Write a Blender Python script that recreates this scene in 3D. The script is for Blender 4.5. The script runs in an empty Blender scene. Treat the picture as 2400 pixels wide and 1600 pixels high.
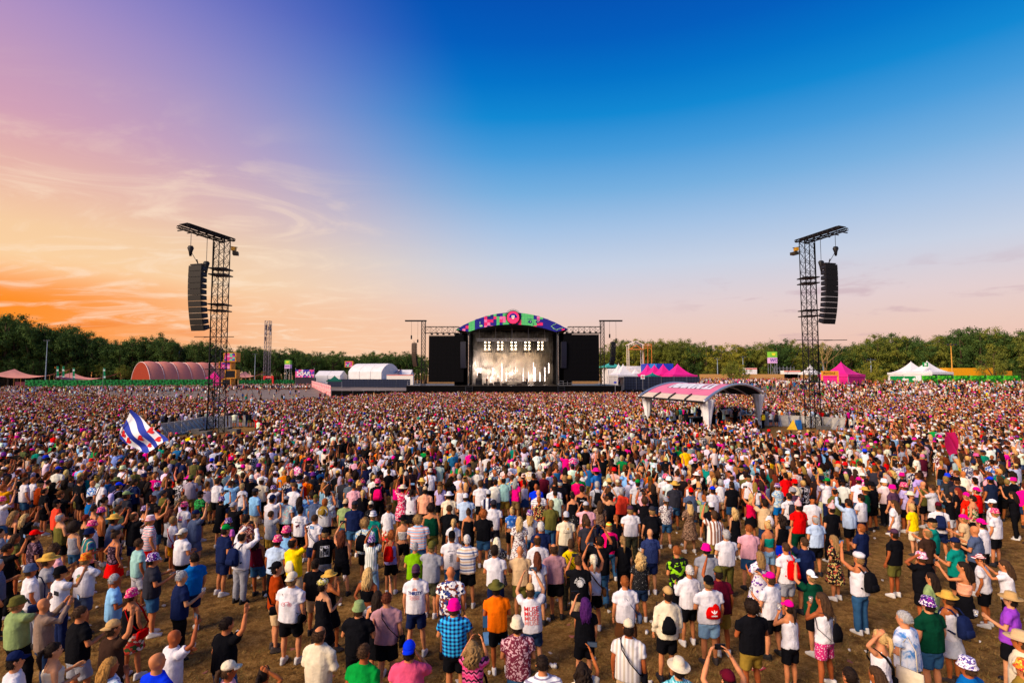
import bpy, bmesh, math, random
import numpy as np
from mathutils import Vector, Matrix, noise
from mathutils.bvhtree import BVHTree

R = math.radians
random.seed(7)
SC = bpy.context.scene
COL = SC.collection

# ---------------------------------------------------------------- camera
F_PX, CX, CY, CAM_Z, PITCH = 1250.0, 1200.0, 800.0, 5.75, math.atan(76 / 1250)
cam_data = bpy.data.cameras.new('camera')
cam_data.sensor_width = 36.0
cam_data.lens = F_PX / 2400 * 36
cam_data.clip_end = 3000
cam = bpy.data.objects.new('camera', cam_data)
cam.location = (0, 0, CAM_Z)
cam.rotation_euler = (math.pi / 2 + PITCH, 0, 0)
COL.objects.link(cam)
SC.camera = cam

# ---------------------------------------------------------------- colour helpers
def lin(h):
    h = h.lstrip('#')
    out = []
    for i in (0, 2, 4):
        c = int(h[i:i + 2], 16) / 255
        out.append(c / 12.92 if c <= 0.04045 else ((c + 0.055) / 1.055) ** 2.4)
    return tuple(out) + (1.0,)

def rich(h, k=1.3):
    c = lin(h); L = .2126 * c[0] + .7152 * c[1] + .0722 * c[2]; return tuple(min(.9, max(.0015, L + (x - L) * k)) for x in c[:3]) + (1.0,)
def hexof(c): return '#' + ''.join('%02x' % int(round(255 * (x * 12.92 if x <= .0031308 else 1.055 * x ** (1 / 2.4) - .055))) for x in c[:3])
class N:
    """tiny node-tree writer"""
    def __init__(s, tree): s.t = tree; s.n = tree.nodes; s.l = tree.links
    def new(s, typ, **kw):
        n = s.n.new(typ)
        for k, v in kw.items():
            if k[0] == '_': continue
            setattr(n, k, v)
        return n
    def link(s, a, b): s.l.new(a, b)
    def math(s, op, a, b=None, c=None, clamp=False):
        n = s.n.new('ShaderNodeMath'); n.operation = op; n.use_clamp = clamp
        for i, v in enumerate((a, b, c)):
            if v is None: continue
            if hasattr(v, 'is_linked'): s.l.new(v, n.inputs[i])
            else: n.inputs[i].default_value = v
        return n.outputs[0]
    def mix(s, f, a, b, mode='MIX'):
        n = s.n.new('ShaderNodeMix'); n.data_type = 'RGBA'; n.blend_type = mode
        for sock, v in ((n.inputs[0], f), (n.inputs[6], a), (n.inputs[7], b)):
            if hasattr(v, 'is_linked'): s.l.new(v, sock)
            else: sock.default_value = v
        return n.outputs[2]
    def ramp(s, f, stops, interp='LINEAR'):
        n = s.n.new('ShaderNodeValToRGB'); cr = n.color_ramp; cr.interpolation = interp
        while len(cr.elements) > 1: cr.elements.remove(cr.elements[-1])
        cr.elements[0].position = stops[0][0]; cr.elements[0].color = stops[0][1]
        for p, c in stops[1:]:
            e = cr.elements.new(p); e.color = c
        s.l.new(f, n.inputs[0])
        return n.outputs[0]
    def noise(s, vec, scale, detail=3, rough=.55, dist=0.0):
        n = s.n.new('ShaderNodeTexNoise')
        n.inputs['Scale'].default_value = scale; n.inputs['Detail'].default_value = detail
        n.inputs['Roughness'].default_value = rough; n.inputs['Distortion'].default_value = dist
        if vec is not None: s.l.new(vec, n.inputs['Vector'])
        return n.outputs[0]
    def maprange(s, v, a, b, c=0.0, d=1.0, smooth=True):
        n = s.n.new('ShaderNodeMapRange'); n.interpolation_type = 'SMOOTHSTEP' if smooth else 'LINEAR'
        s.l.new(v, n.inputs[0])
        for i, x in zip((1, 2, 3, 4), (a, b, c, d)): n.inputs[i].default_value = x
        return n.outputs[0]

# ---------------------------------------------------------------- sky
SUN_AZ, SUN_EL = -128.0, 33.0          # degrees; azimuth from the view direction, negative to the left
world = bpy.data.worlds.new('World'); SC.world = world; world.use_nodes = True
w = N(world.node_tree); w.n.clear()
tc = w.new('ShaderNodeTexCoord')
sep = w.new('ShaderNodeSeparateXYZ'); w.link(tc.outputs['Generated'], sep.inputs[0])
zz = w.math('MAXIMUM', sep.outputs[2], 0.0)
right_sky = w.ramp(zz, [(z_, lin(h)) for z_, h in ((0, '#f2b498'), (.035, '#f1c3b0'), (.08, '#eccbbf'), (.125, '#e4d0d1'), (.195, '#c9d2e4'), (.262, '#a6c3e5'), (.325, '#78b0e0'), (.385, '#489cdb'), (.44, '#1389d3'), (.49, '#0574c9'), (.54, '#045fbe'), (.60, '#0550b2'), (.75, '#0c48a6'), (1, '#2c5aa4'))])
left_sky = w.ramp(zz, [(z_, lin(h)) for z_, h in ((0, '#fbb47a'), (.09, '#fcbc84'), (.12, '#fdc792'), (.15, '#fdd3a2'), (.205, '#f8cea2'), (.26, '#eebca6'), (.31, '#e3acac'), (.35, '#d8a0b4'), (.40, '#d09cb8'), (.46, '#c496c0'), (.55, '#a68cca'), (.7, '#6f76c4'), (1, '#3c5cb0'))])
glow = w.new('ShaderNodeVectorMath', operation='DOT_PRODUCT')
w.link(tc.outputs['Generated'], glow.inputs[0]); glow.inputs[1].default_value = (-.94, .34, .035)
g2 = w.math('MULTIPLY_ADD', zz, -.35, w.math('ADD', glow.outputs['Value'], .15))
wl = w.maprange(g2, .34, 1.0)
sky_col = w.mix(wl, right_sky, left_sky)
# horizon haze glow between the two halves
hz = w.math('MULTIPLY', w.maprange(zz, .17, 0.0), w.maprange(glow.outputs['Value'], -.2, .65))
sky_col = w.mix(w.math('MULTIPLY', hz, .5), sky_col, lin('#ffd6b4'))
core = w.math('MULTIPLY', w.maprange(glow.outputs['Value'], .70, .91), w.maprange(zz, .17, .10))
sky_col = w.mix(w.math('MULTIPLY', core, 1.0), sky_col, lin('#ff9128'))
# thin cirrus towards the sunset, small cumulus low on the other side
den = w.math('ADD', zz, .10)
cv = w.new('ShaderNodeCombineXYZ')
w.link(w.math('DIVIDE', sep.outputs[0], den), cv.inputs[0]); w.link(w.math('DIVIDE', sep.outputs[1], den), cv.inputs[1])
mp = w.new('ShaderNodeMapping'); mp.inputs['Rotation'].default_value = (0, 0, R(62)); mp.inputs['Scale'].default_value = (.8, 1.5, 1)
w.link(cv.outputs[0], mp.inputs[0])
ci = w.noise(mp.outputs[0], 1.3, 9, .62, 2.2)
cirrus = w.math('MULTIPLY', w.maprange(ci, .46, .72), w.math('MULTIPLY', w.maprange(g2, .5, .84), w.maprange(zz, .44, .24)))
sky_col = w.mix(w.math('MULTIPLY', cirrus, .6), sky_col, lin('#ffe6cc'))
band = w.noise(mp.outputs[0], .8, 4, .5, .8)
bandm = w.math('MULTIPLY', w.maprange(band, .52, .66), w.math('MULTIPLY', w.maprange(g2, .75, 1.0), w.maprange(zz, .14, .05)))
sky_col = w.mix(w.math('MULTIPLY', bandm, .5), sky_col, lin('#f27c22'))
mp2 = w.new('ShaderNodeMapping'); mp2.inputs['Scale'].default_value = (9, 9, 44)
w.link(tc.outputs['Generated'], mp2.inputs[0])
cu = w.noise(mp2.outputs[0], 1.0, 5, .55, .3)
cum = w.math('MULTIPLY', w.maprange(cu, .55, .68), w.math('MULTIPLY', w.maprange(zz, .03, .06),
      w.math('MULTIPLY', w.maprange(zz, .2, .11), w.maprange(sep.outputs[0], .2, .5))))
sky_col = w.mix(w.math('MULTIPLY', cum, .45), sky_col, lin('#bd9aa8'))
bg = w.new('ShaderNodeBackground'); bg.inputs[1].default_value = .66
w.link(sky_col, bg.inputs[0])
wo = w.new('ShaderNodeOutputWorld'); w.link(bg.outputs[0], wo.inputs[0])

# ---------------------------------------------------------------- sun (already low, seen through a wide band of haze)
sun_d = bpy.data.lights.new('sun', 'SUN'); sun_d.energy = 3.8; sun_d.angle = R(32); sun_d.color = (1.0, .79, .58)
sun = bpy.data.objects.new('sun', sun_d); COL.objects.link(sun)
sd = Vector((math.sin(R(SUN_AZ)) * math.cos(R(SUN_EL)), math.cos(R(SUN_AZ)) * math.cos(R(SUN_EL)), math.sin(R(SUN_EL))))
sun.rotation_euler = (-sd).to_track_quat('-Z', 'Y').to_euler()

SC.view_settings.view_transform = 'Standard'
SC.view_settings.look = 'None'
SC.view_settings.exposure = .60
SC.view_settings.gamma = 1.0
SC.view_settings.use_curve_mapping = False
SC.cycles.max_bounces = 6
SC.cycles.transparent_max_bounces = 12
SC.cycles.volume_step_rate = 1.0

# ---------------------------------------------------------------- pixel <-> place
def ray(px, py):
    u = (px - CX) / F_PX; v = (CY - py) / F_PX
    return Vector((u, math.cos(PITCH) - v * math.sin(PITCH), math.sin(PITCH) + v * math.cos(PITCH)))
def on_plane(px, py, z):
    d = ray(px, py); t = (z - CAM_Z) / d.z
    return Vector((d.x * t, d.y * t, z))
def at(px, py, depth):
    d = ray(px, py); t = depth / d.y
    return Vector((d.x * t, depth, CAM_Z + d.z * t))
def gx(px, depth): return at(px, 876, depth).x
def gz(px, py, depth): return at(px, py, depth).z

# ---------------------------------------------------------------- mesh helpers
class MB:
    def __init__(s): s.v = []; s.f = []; s.m = []
    def add(s, vs, fs, m=0):
        o = len(s.v); s.v += [tuple(x) for x in vs]
        s.f += [tuple(i + o for i in f) for f in fs]; s.m += [m] * len(fs); return s
    def box(s, c, d, rz=0.0, m=0, taper=1.0):
        hx, hy, hz = d[0] / 2, d[1] / 2, d[2] / 2; cs, sn = math.cos(rz), math.sin(rz); vs = []
        for z in (-hz, hz):
            k = 1.0 if z < 0 else taper
            for x, y in ((-hx, -hy), (hx, -hy), (hx, hy), (-hx, hy)):
                x *= k; y *= k
                vs.append((c[0] + x * cs - y * sn, c[1] + x * sn + y * cs, c[2] + z))
        return s.add(vs, [(3, 2, 1, 0), (4, 5, 6, 7), (0, 1, 5, 4), (1, 2, 6, 5), (2, 3, 7, 6), (3, 0, 4, 7)], m)
    def tube(s, pts, rad, n=6, m=0, up=None, caps=True):
        pts = [Vector(p) for p in pts]; k = len(pts); vs = []; prev = None
        for i, p in enumerate(pts):
            t = (pts[min(i + 1, k - 1)] - pts[max(i - 1, 0)]).normalized()
            if prev is None:
                ref = Vector(up) if up is not None else (Vector((1, 0, 0)) if abs(t.z) > .8 else Vector((0, 0, 1)))
                a = (ref - t * ref.dot(t)).normalized()
            else:
                a = prev - t * prev.dot(t)
                a = a.normalized() if a.length > 1e-6 else prev
            prev = a; b = t.cross(a); r = rad[i] if isinstance(rad, (list, tuple)) else rad
            ra, rb = r if isinstance(r, (list, tuple)) else (r, r)
            for j in range(n):
                q = 2 * math.pi * (j + .5) / n
                vs.append(p + a * ra * math.cos(q) + b * rb * math.sin(q))
        fs = [(i * n + j, i * n + (j + 1) % n, (i + 1) * n + (j + 1) % n, (i + 1) * n + j) for i in range(k - 1) for j in range(n)]
        if caps: fs += [tuple(range(n))[::-1], tuple((k - 1) * n + j for j in range(n))]
        return s.add(vs, fs, m)
    def bar(s, p, q, r=.03, n=4, m=0): return s.tube([p, q], r, n, m)
    def rings(s, rs, n=16, m=0, pw=2.0):
        """rs: (cx, cy, z, rx, ry) horizontal rings, bottom to top"""
        vs = []
        for cx, cy, z, rx, ry in rs:
            for j in range(n):
                q = 2 * math.pi * j / n; c, d = math.cos(q), math.sin(q)
                vs.append((cx + rx * math.copysign(abs(c) ** (2 / pw), c), cy + ry * math.copysign(abs(d) ** (2 / pw), d), z))
        k = len(rs)
        fs = [(i * n + j, i * n + (j + 1) % n, (i + 1) * n + (j + 1) % n, (i + 1) * n + j) for i in range(k - 1) for j in range(n)]
        fs += [tuple(range(n))[::-1], tuple((k - 1) * n + j for j in range(n))]
        return s.add(vs, fs, m)
    def grid(s, fn, nu, nv, m=0, thick=0.0):
        vs = [fn(i / nu, j / nv) for i in range(nu + 1) for j in range(nv + 1)]
        fs = [(i * (nv + 1) + j, (i + 1) * (nv + 1) + j, (i + 1) * (nv + 1) + j + 1, i * (nv + 1) + j + 1) for i in range(nu) for j in range(nv)]
        return s.add(vs, fs, m)
    def prism(s, poly, o, ax, ay, depth, m=0):
        """poly 2-D outline in the plane o + a*ax + b*ay, extruded by vector depth"""
        o, ax, ay, dp = Vector(o), Vector(ax), Vector(ay), Vector(depth); n = len(poly)
        vs = [o + ax * a + ay * b for a, b in poly] + [o + ax * a + ay * b + dp for a, b in poly]
        fs = [tuple(range(n)), tuple(range(2 * n - 1, n - 1, -1))] + [(i, (i + 1) % n, n + (i + 1) % n, n + i) for i in range(n)]
        return s.add(vs, fs, m)
    def mesh(s, name, smooth=False):
        me = bpy.data.meshes.new(name); me.from_pydata(s.v, [], s.f)
        if any(s.m): me.polygons.foreach_set('material_index', s.m)
        if smooth: me.polygons.foreach_set('use_smooth', [True] * len(me.polygons))
        me.update(); return me
    def build(s, name, mats, parent=None, smooth=False, loc=None):
        me = s.mesh(name, smooth)
        for m_ in (mats if isinstance(mats, (list, tuple)) else [mats]): me.materials.append(m_)
        o = bpy.data.objects.new(name, me); COL.objects.link(o)
        if loc is not None: o.location = loc
        if parent is not None: o.parent = parent
        return o

def tag(o, label=None, cat=None, group=None, kind=None):
    if label: o['label'] = label
    if cat: o['category'] = cat
    if group: o['group'] = group
    if kind: o['kind'] = kind
    return o
def thing(name, label, cat, loc=(0, 0, 0), rz=0.0, group=None):
    o = bpy.data.objects.new(name, None); o.empty_display_size = .3; COL.objects.link(o)
    o.location = loc; o.rotation_euler = (0, 0, rz)
    return tag(o, label, cat, group)
def child(name, me, mat, parent):
    o = bpy.data.objects.new(name, me); COL.objects.link(o); o.parent = parent
    if mat is not None:
        if not me.materials: me.materials.append(None)
        o.material_slots[0].link = 'OBJECT'; o.material_slots[0].material = mat
    return o

# ---------------------------------------------------------------- materials
_M = {}
def mat(col, rough=.7, metal=0.0, var=.12, vscale=3.0, bump=0.0, bscale=60.0, spec=.3, emit=0.0, name=None, trans=0.0):
    key = (col, rough, metal, var, vscale, bump, bscale, spec, emit, trans)
    if key in _M: return _M[key]
    m = bpy.data.materials.new(name or 'paint'); m.use_nodes = True; t = N(m.node_tree)
    b = m.node_tree.nodes['Principled BSDF']
    b.inputs['Roughness'].default_value = rough; b.inputs['Metallic'].default_value = metal
    b.inputs['Specular IOR Level'].default_value = spec
    base = lin(col)
    if var or bump: tcn = t.new('ShaderNodeTexCoord')
    if var:
        nz = t.noise(tcn.outputs['Object'], vscale, 4, .6)
        c = t.mix(t.maprange(nz, .3, .7), tuple(x * (1 - var) for x in base[:3]) + (1,), tuple(min(1, x * (1 + var)) for x in base[:3]) + (1,))
        t.link(c, b.inputs['Base Color'])
    else: b.inputs['Base Color'].default_value = base
    if bump:
        bn = t.new('ShaderNodeBump'); bn.inputs['Strength'].default_value = bump; bn.inputs['Distance'].default_value = .02
        t.link(t.noise(tcn.outputs['Object'], bscale, 3), bn.inputs['Height']); t.link(bn.outputs[0], b.inputs['Normal'])
    if emit:
        b.inputs['Emission Color'].default_value = base; b.inputs['Emission Strength'].default_value = emit
    if trans: b.inputs['Transmission Weight'].default_value = trans
    _M[key] = m; return m

_P = {}
def pattern_mat(kind, cols, scale=1.0, rough=.85):
    """flat print on cloth: cols = list of hex, pattern follows the thing's own coordinates"""
    key = (kind, tuple(cols), scale)
    if key in _P: return _P[key]
    m = bpy.data.materials.new('printed_cloth'); m.use_nodes = True; t = N(m.node_tree)
    b = m.node_tree.nodes['Principled BSDF']; b.inputs['Roughness'].default_value = rough; b.inputs['Specular IOR Level'].default_value = .2
    tcn = t.new('ShaderNodeTexCoord'); ob = tcn.outputs['Object']
    sp = t.new('ShaderNodeSeparateXYZ'); t.link(ob, sp.inputs[0]); X, Y, Z = sp.outputs
    C = [lin(c) for c in cols]; k = len(C)
    def steps(f): return t.ramp(f, [(i / k, c) for i, c in enumerate(C)], 'CONSTANT')
    if kind in ('blob', 'floral'):
        v = t.new('ShaderNodeTexVoronoi'); v.inputs['Scale'].default_value = (22 if kind == 'blob' else 30) * scale
        d = t.new('ShaderNodeVectorMath', operation='ADD'); nn = t.new('ShaderNodeTexNoise'); nn.inputs['Scale'].default_value = 25
        t.link(ob, nn.inputs['Vector']); sc_ = t.new('ShaderNodeVectorMath', operation='SCALE'); sc_.inputs['Scale'].default_value = .05
        t.link(nn.outputs['Color'], sc_.inputs[0]); t.link(ob, d.inputs[0]); t.link(sc_.outputs[0], d.inputs[1]); t.link(d.outputs[0], v.inputs['Vector'])
        s2 = t.new('ShaderNodeSeparateColor'); t.link(v.outputs['Color'], s2.inputs[0]); col = steps(s2.outputs[0])
    elif kind == 'hstripe': col = steps(t.math('FRACT', t.math('MULTIPLY', Z, 9 * scale)))
    elif kind == 'vstripe': col = steps(t.math('FRACT', t.math('ADD', t.math('MULTIPLY', X, 14 * scale), 20.0)))
    elif kind == 'plaid':
        fx = t.math('GREATER_THAN', t.math('FRACT', t.math('ADD', t.math('MULTIPLY', X, 15 * scale), 20.0)), .5)
        fz = t.math('GREATER_THAN', t.math('FRACT', t.math('MULTIPLY', Z, 15 * scale)), .5)
        col = t.ramp(t.math('MULTIPLY', t.math('ADD', fx, fz), .5), [(0, C[0]), (.3, C[1]), (.8, C[-1])], 'CONSTANT')
    elif kind == 'zigzag':
        zz_ = t.math('ABSOLUTE', t.math('SUBTRACT', t.math('FRACT', t.math('ADD', t.math('MULTIPLY', X, 12), 20.0)), .5))
        col = steps(t.math('FRACT', t.math('MULTIPLY_ADD', zz_, .55, t.math('MULTIPLY', Z, 9 * scale))))
    elif kind == 'dots':
        v = t.new('ShaderNodeTexVoronoi'); v.inputs['Scale'].default_value = 26 * scale; v.inputs['Randomness'].default_value = .55; t.link(ob, v.inputs['Vector'])
        col = t.mix(t.math('LESS_THAN', v.outputs['Distance'], .32), C[0], C[1])
    else:  # tiedye / leopard: soft or hard noise
        nz = t.noise(ob, 9 * scale if kind == 'tiedye' else 38 * scale, 3, .6, .6)
        stops = [(.34 + .32 * i / max(1, k - 1), c) for i, c in enumerate(C)]
        col = t.ramp(nz, stops, 'LINEAR' if kind == 'tiedye' else 'CONSTANT')
    t.link(col, b.inputs['Base Color']); _P[key] = m; return m

def add_text(s, size, m, parent, loc, rot, name='lettering', extrude=.002, align='CENTER', shear=0.0, bold=0.0, sx=1.0):
    cu = bpy.data.curves.new(name, 'FONT'); cu.body = s; cu.size = size; cu.extrude = extrude; cu.align_x = align; cu.align_y = 'CENTER'; cu.shear = shear; cu.offset = bold
    cu.resolution_u = 3
    f = bpy.data.objects.new(name, cu); COL.objects.link(f); me = bpy.data.meshes.new_from_object(f.evaluated_get(bpy.context.evaluated_depsgraph_get())); bpy.data.objects.remove(f); bpy.data.curves.remove(cu)
    me.materials.clear(); me.materials.append(m); o = bpy.data.objects.new(name, me); COL.objects.link(o); o.location = loc; o.rotation_euler = rot; o.parent = parent; o.scale = (sx, 1, 1); return o
# ================================================================ SETTING
black = mat('#050507', .85, var=.2, spec=.08); black_cloth = mat('#050507', .95, var=.15, bump=.3, bscale=4, spec=.05); steel = mat('#3a3d45', .45, .6)
dark_steel = mat('#15161c', .5, .35); alu = mat('#b9bcc4', .35, .7); white_pvc = mat('#dcdadc', .6, var=.07, vscale=.5, bump=.5, bscale=.8); cream_pvc = mat('#d8c4ae', .6, var=.08)
pink_pvc = mat('#d81c84', .55, var=.12, vscale=.4, bump=.5, bscale=.8); blush_pvc = mat('#dc9482', .6, var=.12, vscale=.3, bump=.6, bscale=.7); wood = mat('#a9733a', .7, var=.25, vscale=6)

def ground_material():
    m = bpy.data.materials.new('dry_grass_ground'); m.use_nodes = True; t = N(m.node_tree); b = m.node_tree.nodes['Principled BSDF']
    b.inputs['Roughness'].default_value = .95; b.inputs['Specular IOR Level'].default_value = .1
    o = t.new('ShaderNodeTexCoord').outputs['Object']
    big = t.noise(o, .55, 5, .6, .4); mid = t.noise(o, 4.2, 8, .74); fine = t.noise(o, 24, 6, .8)
    c = t.ramp(mid, [(.30, lin('#4a3016')), (.43, lin('#8a6230')), (.54, lin('#b08446')), (.70, lin('#cfa265'))])
    c = t.mix(t.maprange(fine, .35, .68), t.mix(.6, c, lin('#3a2610')), c)
    c = t.mix(t.math('MULTIPLY', t.maprange(big, .5, .72), .55), c, lin('#7a5a2c'))
    c = t.mix(t.math('MULTIPLY', t.maprange(t.noise(o, 1.1, 4, .6), .56, .72), .18), c, lin('#5d5a2c'))
    t.link(c, b.inputs['Base Color'])
    bn = t.new('ShaderNodeBump'); bn.inputs['Strength'].default_value = .9; bn.inputs['Distance'].default_value = .05
    t.link(t.math('ADD', fine, mid), bn.inputs['Height']); t.link(bn.outputs[0], b.inputs['Normal']); return m
def ss(a, b, x): t_ = min(1, max(0, (x - a) / (b - a))); return t_ * t_ * (3 - 2 * t_)
def terrain(x, y): return 2.8 * ss(28, 58, x) * ss(72, 114, y)   # the field climbs gently towards the far right
GXS = [-1200, -600, -300, -200, -100, -50, 0] + list(range(20, 181, 4)) + [220, 300, 600, 1200]; GYS = [-200, -60, 0, 20, 40] + list(range(60, 261, 4)) + [320, 500, 900, 1800]
def sheet(xs, ys, dz):
    mb = MB(); ny = len(ys); mb.add([(x, y, terrain(x, y) + dz) for x in xs for y in ys], [(i * ny + j, (i + 1) * ny + j, (i + 1) * ny + j + 1, i * ny + j + 1) for i in range(len(xs) - 1) for j in range(ny - 1)]); return mb
tag(sheet(GXS, GYS, 0).build('ground', ground_material(), None, True), kind='structure')
asph = mat('#776a62', .9, var=.22, vscale=.25, bump=.3, bscale=8)
pl = MB(); pl.add([(-300, 92, .004), (-27, 108, .004), (-24, 300, .004), (-300, 300, .004)], [(0, 1, 2, 3)])
tag(pl.build('plaza', asph), kind='structure')
tag(sheet([x for x in GXS if 36 <= x <= 180], [y for y in GYS if 108 <= y <= 260], .004).build('plaza', asph, None, True), kind='structure')

def span(px0, px1, py0, py1, depth, thick, m, name, parent=None):
    """a slab that fills a stretch of the view at its real distance"""
    a = at(px0, py1, depth); b_ = at(px1, py0, depth)
    o = MB().box(((a.x + b_.x) / 2, depth + thick / 2, (a.z + b_.z) / 2), (b_.x - a.x, thick, b_.z - a.z)).build(name, m)
    if parent is not None: o.parent = parent
    return o

def lattice(mb, p, q, wdt, step, r=.035, rd=.018, up=(0, 0, 1), m=0, kind='x'):
    """square lattice beam from p to q"""
    p, q = Vector(p), Vector(q); d = (q - p); L = d.length; d.normalize()
    a = Vector(up) if abs(d.dot(Vector(up))) < .9 else Vector((1, 0, 0)); a = (a - d * a.dot(d)).normalized(); b = d.cross(a)
    cs = [(a * s + b * t_) * wdt / 2 for s, t_ in ((-1, -1), (1, -1), (1, 1), (-1, 1))]
    for c in cs: mb.bar(p + c, q + c, r, 4, m)
    k = max(1, int(round(L / step)))
    for i in range(k + 1):
        P = p + d * (L * i / k)
        for j in range(4): mb.bar(P + cs[j], P + cs[(j + 1) % 4], rd, 3, m)
        if i < k:
            Q = p + d * (L * (i + 1) / k)
            for j in range(4):
                if kind == 'x':
                    mb.bar(P + cs[j], Q + cs[(j + 1) % 4], rd, 3, m); mb.bar(P + cs[(j + 1) % 4], Q + cs[j], rd, 3, m)
                elif (i + j) % 2: mb.bar(P + cs[j], Q + cs[(j + 1) % 4], rd, 3, m)
                else: mb.bar(P + cs[(j + 1) % 4], Q + cs[j], rd, 3, m)
    return mb

# ---------------------------------------------------------------- the stage
YS = 125.0
stage = thing('concert_stage', 'big black concert stage under an arched roof with colourful banner', 'stage', (.3, YS, 0))
def S(mb, name, m, parent=stage, smooth=False):
    o = mb.build(name, m, parent, smooth); o.location = (-.3, -YS, 0); return o
S(MB().box((.4, YS + 10, 1.45), (50.2, 20, 2.9)), 'deck_base', black)
S(MB().box((.4, YS + 10, 2.98), (50.4, 20.2, .15)), 'deck', mat('#2a2624', .4, var=.2))
def zu(x): return 20.2 - 4.0 * (x / 13.2) ** 2
def zl(x):
    ax = abs(x)
    return 17.4 - 1.75 * (ax / 10.2) ** 2 if ax <= 10.2 else 15.65 + (ax - 10.2) / 3.0 * .55
bx = [(-13.15 + 26.3 * i / 60) for i in range(61)]
# roof skin, closed barrel behind the banner
rf = MB()
prof = [(x, zu(x) - .12) for x in bx] + [(x, zl(x) + .1) for x in bx[::-1]]
nf = len(bx)
vs = [(x, YS + y, z) for y in (.45, 19.5) for x, z in prof]
rf.add(vs, [(i, i + 1, 2 * nf + i + 1, 2 * nf + i) for i in range(2 * nf - 1)])
S(rf, 'roof', black, smooth=True)
bn = MB(); n1 = len(bx)
bn.add([(x, YS + .3, z(x)) for z in (zl, zu) for x in bx], [(i, i + 1, n1 + i + 1, n1 + i) for i in range(n1 - 1)])
bn.add([(x, YS + .44, z(x)) for z in (zl, zu) for x in bx], [(n1 + i, n1 + i + 1, i + 1, i) for i in range(n1 - 1)])
banner = S(bn, 'banner', mat('#1b1c8e', .5, var=.05))
TC = {c: mat(c, .5, var=.06) for c in ('#20208f', '#58c878', '#8ee08a', '#ea2a74', '#f07ab4', '#161878')}
art = {}
for i in range(36): # colour layout read off the photograph: mural stretches first
    for j in range(-2, 8):
        art[(i, j)] = random.choice(['#20208f', '#20208f', '#20208f', '#161878', '#161878', '#58c878', '#58c878', '#ea2a74', '#ea2a74', '#f07ab4'])
for i in range(4, 6): [art.__setitem__((i, j), '#58c878') for j in range(-2, 8)]
for i in range(6, 9): [art.__setitem__((i, j), '#20208f') for j in range(0, 8)]
for i in range(21, 25): [art.__setitem__((i, j), '#58c878') for j in range(1, 8)]
for i in range(29, 34): [art.__setitem__((i, j), '#20208f') for j in range(-2, 8)]
cw = 26.3 / 36
for i in range(36):
    xa, xb = -13.15 + i * cw + .012, -13.15 + (i + 1) * cw - .012
    for j in range(-2, 8):
        z0, z1 = 15.65 + j * .73 + .012, 15.65 + (j + 1) * .73 - .012
        za, zb = max(z0, zl(xa)), max(z0, zl(xb)); ya, yb = min(z1, zu(xa)), min(z1, zu(xb))
        if ya - za < .06 and yb - zb < .06: continue
        ya, yb = max(ya, za + .01), max(yb, zb + .01)
        t_ = MB().prism([(xa, za), (xb, zb), (xb, yb), (xa, ya)], (0, YS + .24, 0), (1, 0, 0), (0, 0, 1), (0, .05, 0))
        o = t_.build('tile', TC[art[(i, j)]], banner)
def blob(cx, cz, rx, rz, m, name, n=14, y=.19, poly=None):
    pts = poly or [(cx + rx * math.cos(2 * math.pi * k / n), cz + rz * math.sin(2 * math.pi * k / n)) for k in range(n)]
    return MB().prism(pts, (0, YS + y, 0), (1, 0, 0), (0, 0, 1), (0, .045, 0)).build(name, m, banner)
for ex in (4.25, 6.05):   # painted eyes, lips and hand of the banner
    blob(ex, 18.0, .48, .32, TC['#161878'], 'painted_eye'); blob(ex + .08, 18.03, .12, .1, mat('#e8f0e8'), 'painted_glint', y=.14)
    blob(ex, 18.6, .6, .07, TC['#161878'], 'painted_brow')
blob(5.0, 17.45, .05, .25, TC['#161878'], 'painted_nose')
blob(-7.3, 17.05, .4, .22, mat('#a8f0a0'), 'painted_lips'); blob(-7.55, 17.75, .06, .35, mat('#a8f0a0'), 'painted_nose')
for k in range(5):
    MB().tube([(9.3 + .22 * k, YS + .17, 16.9 - .16 * k), (9.8 + .22 * k, YS + .17, 16.35 - .1 * k)], .05, 4).build('painted_finger', mat('#a8f0a0'), banner)
MB().tube([(9.2, YS + .17, 16.9), (9.7, YS + .17, 17.3), (10.4, YS + .17, 17.5)], .05, 4).build('painted_hand_line', mat('#a8f0a0'), banner)
MB().tube([(10.3, YS + .17, 16.1), (11.4, YS + .17, 16.45), (12.0, YS + .17, 16.6)], .05, 4).build('painted_hand_line', mat('#a8f0a0'), banner)
# the round emblem
ec = Vector((.25, YS - .1, 19.0))
def disc(r, y, m, name, n=32, c=ec, th=.12, half=False):
    pts = [(r * math.cos(2 * math.pi * k / n), r * math.sin(2 * math.pi * k / n)) for k in range(n)]
    if half: pts = [(a, max(b_, -.15)) for a, b_ in pts]
    o = MB().prism(pts, (c.x, y, c.z), (1, 0, 0), (0, 0, 1), (0, th, 0)).build(name, m, stage); o.location = (-.3, -YS, 0); return o
disc(1.62, YS - .02, mat('#1a1420', .5), 'emblem_rim', th=.4)
disc(1.42, YS - .12, mat('#ff2a5c', .5, emit=.55, var=0), 'emblem_disc')
disc(.98, YS - .18, mat('#1f1c96', .5), 'emblem_arch', half=True)
em = MB().prism([(-.3, -.25), (-.22, -.42), (0, -.5), (.22, -.42), (.3, -.25), (.38, .2), (.3, .45), (.15, .3), (0, .42), (-.15, .3), (-.3, .45), (-.38, .2)],
                (ec.x, YS - .24, ec.z + .1), (1, 0, 0), (0, 0, 1), (0, .05, 0)); S(em, 'emblem_face', mat('#f4ecdc'))
for k in (-1, 1): disc(.07, YS - .29, mat('#26206a'), 'emblem_eye', 8, Vector((ec.x + .14 * k, 0, ec.z + .12)), .04)
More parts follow.
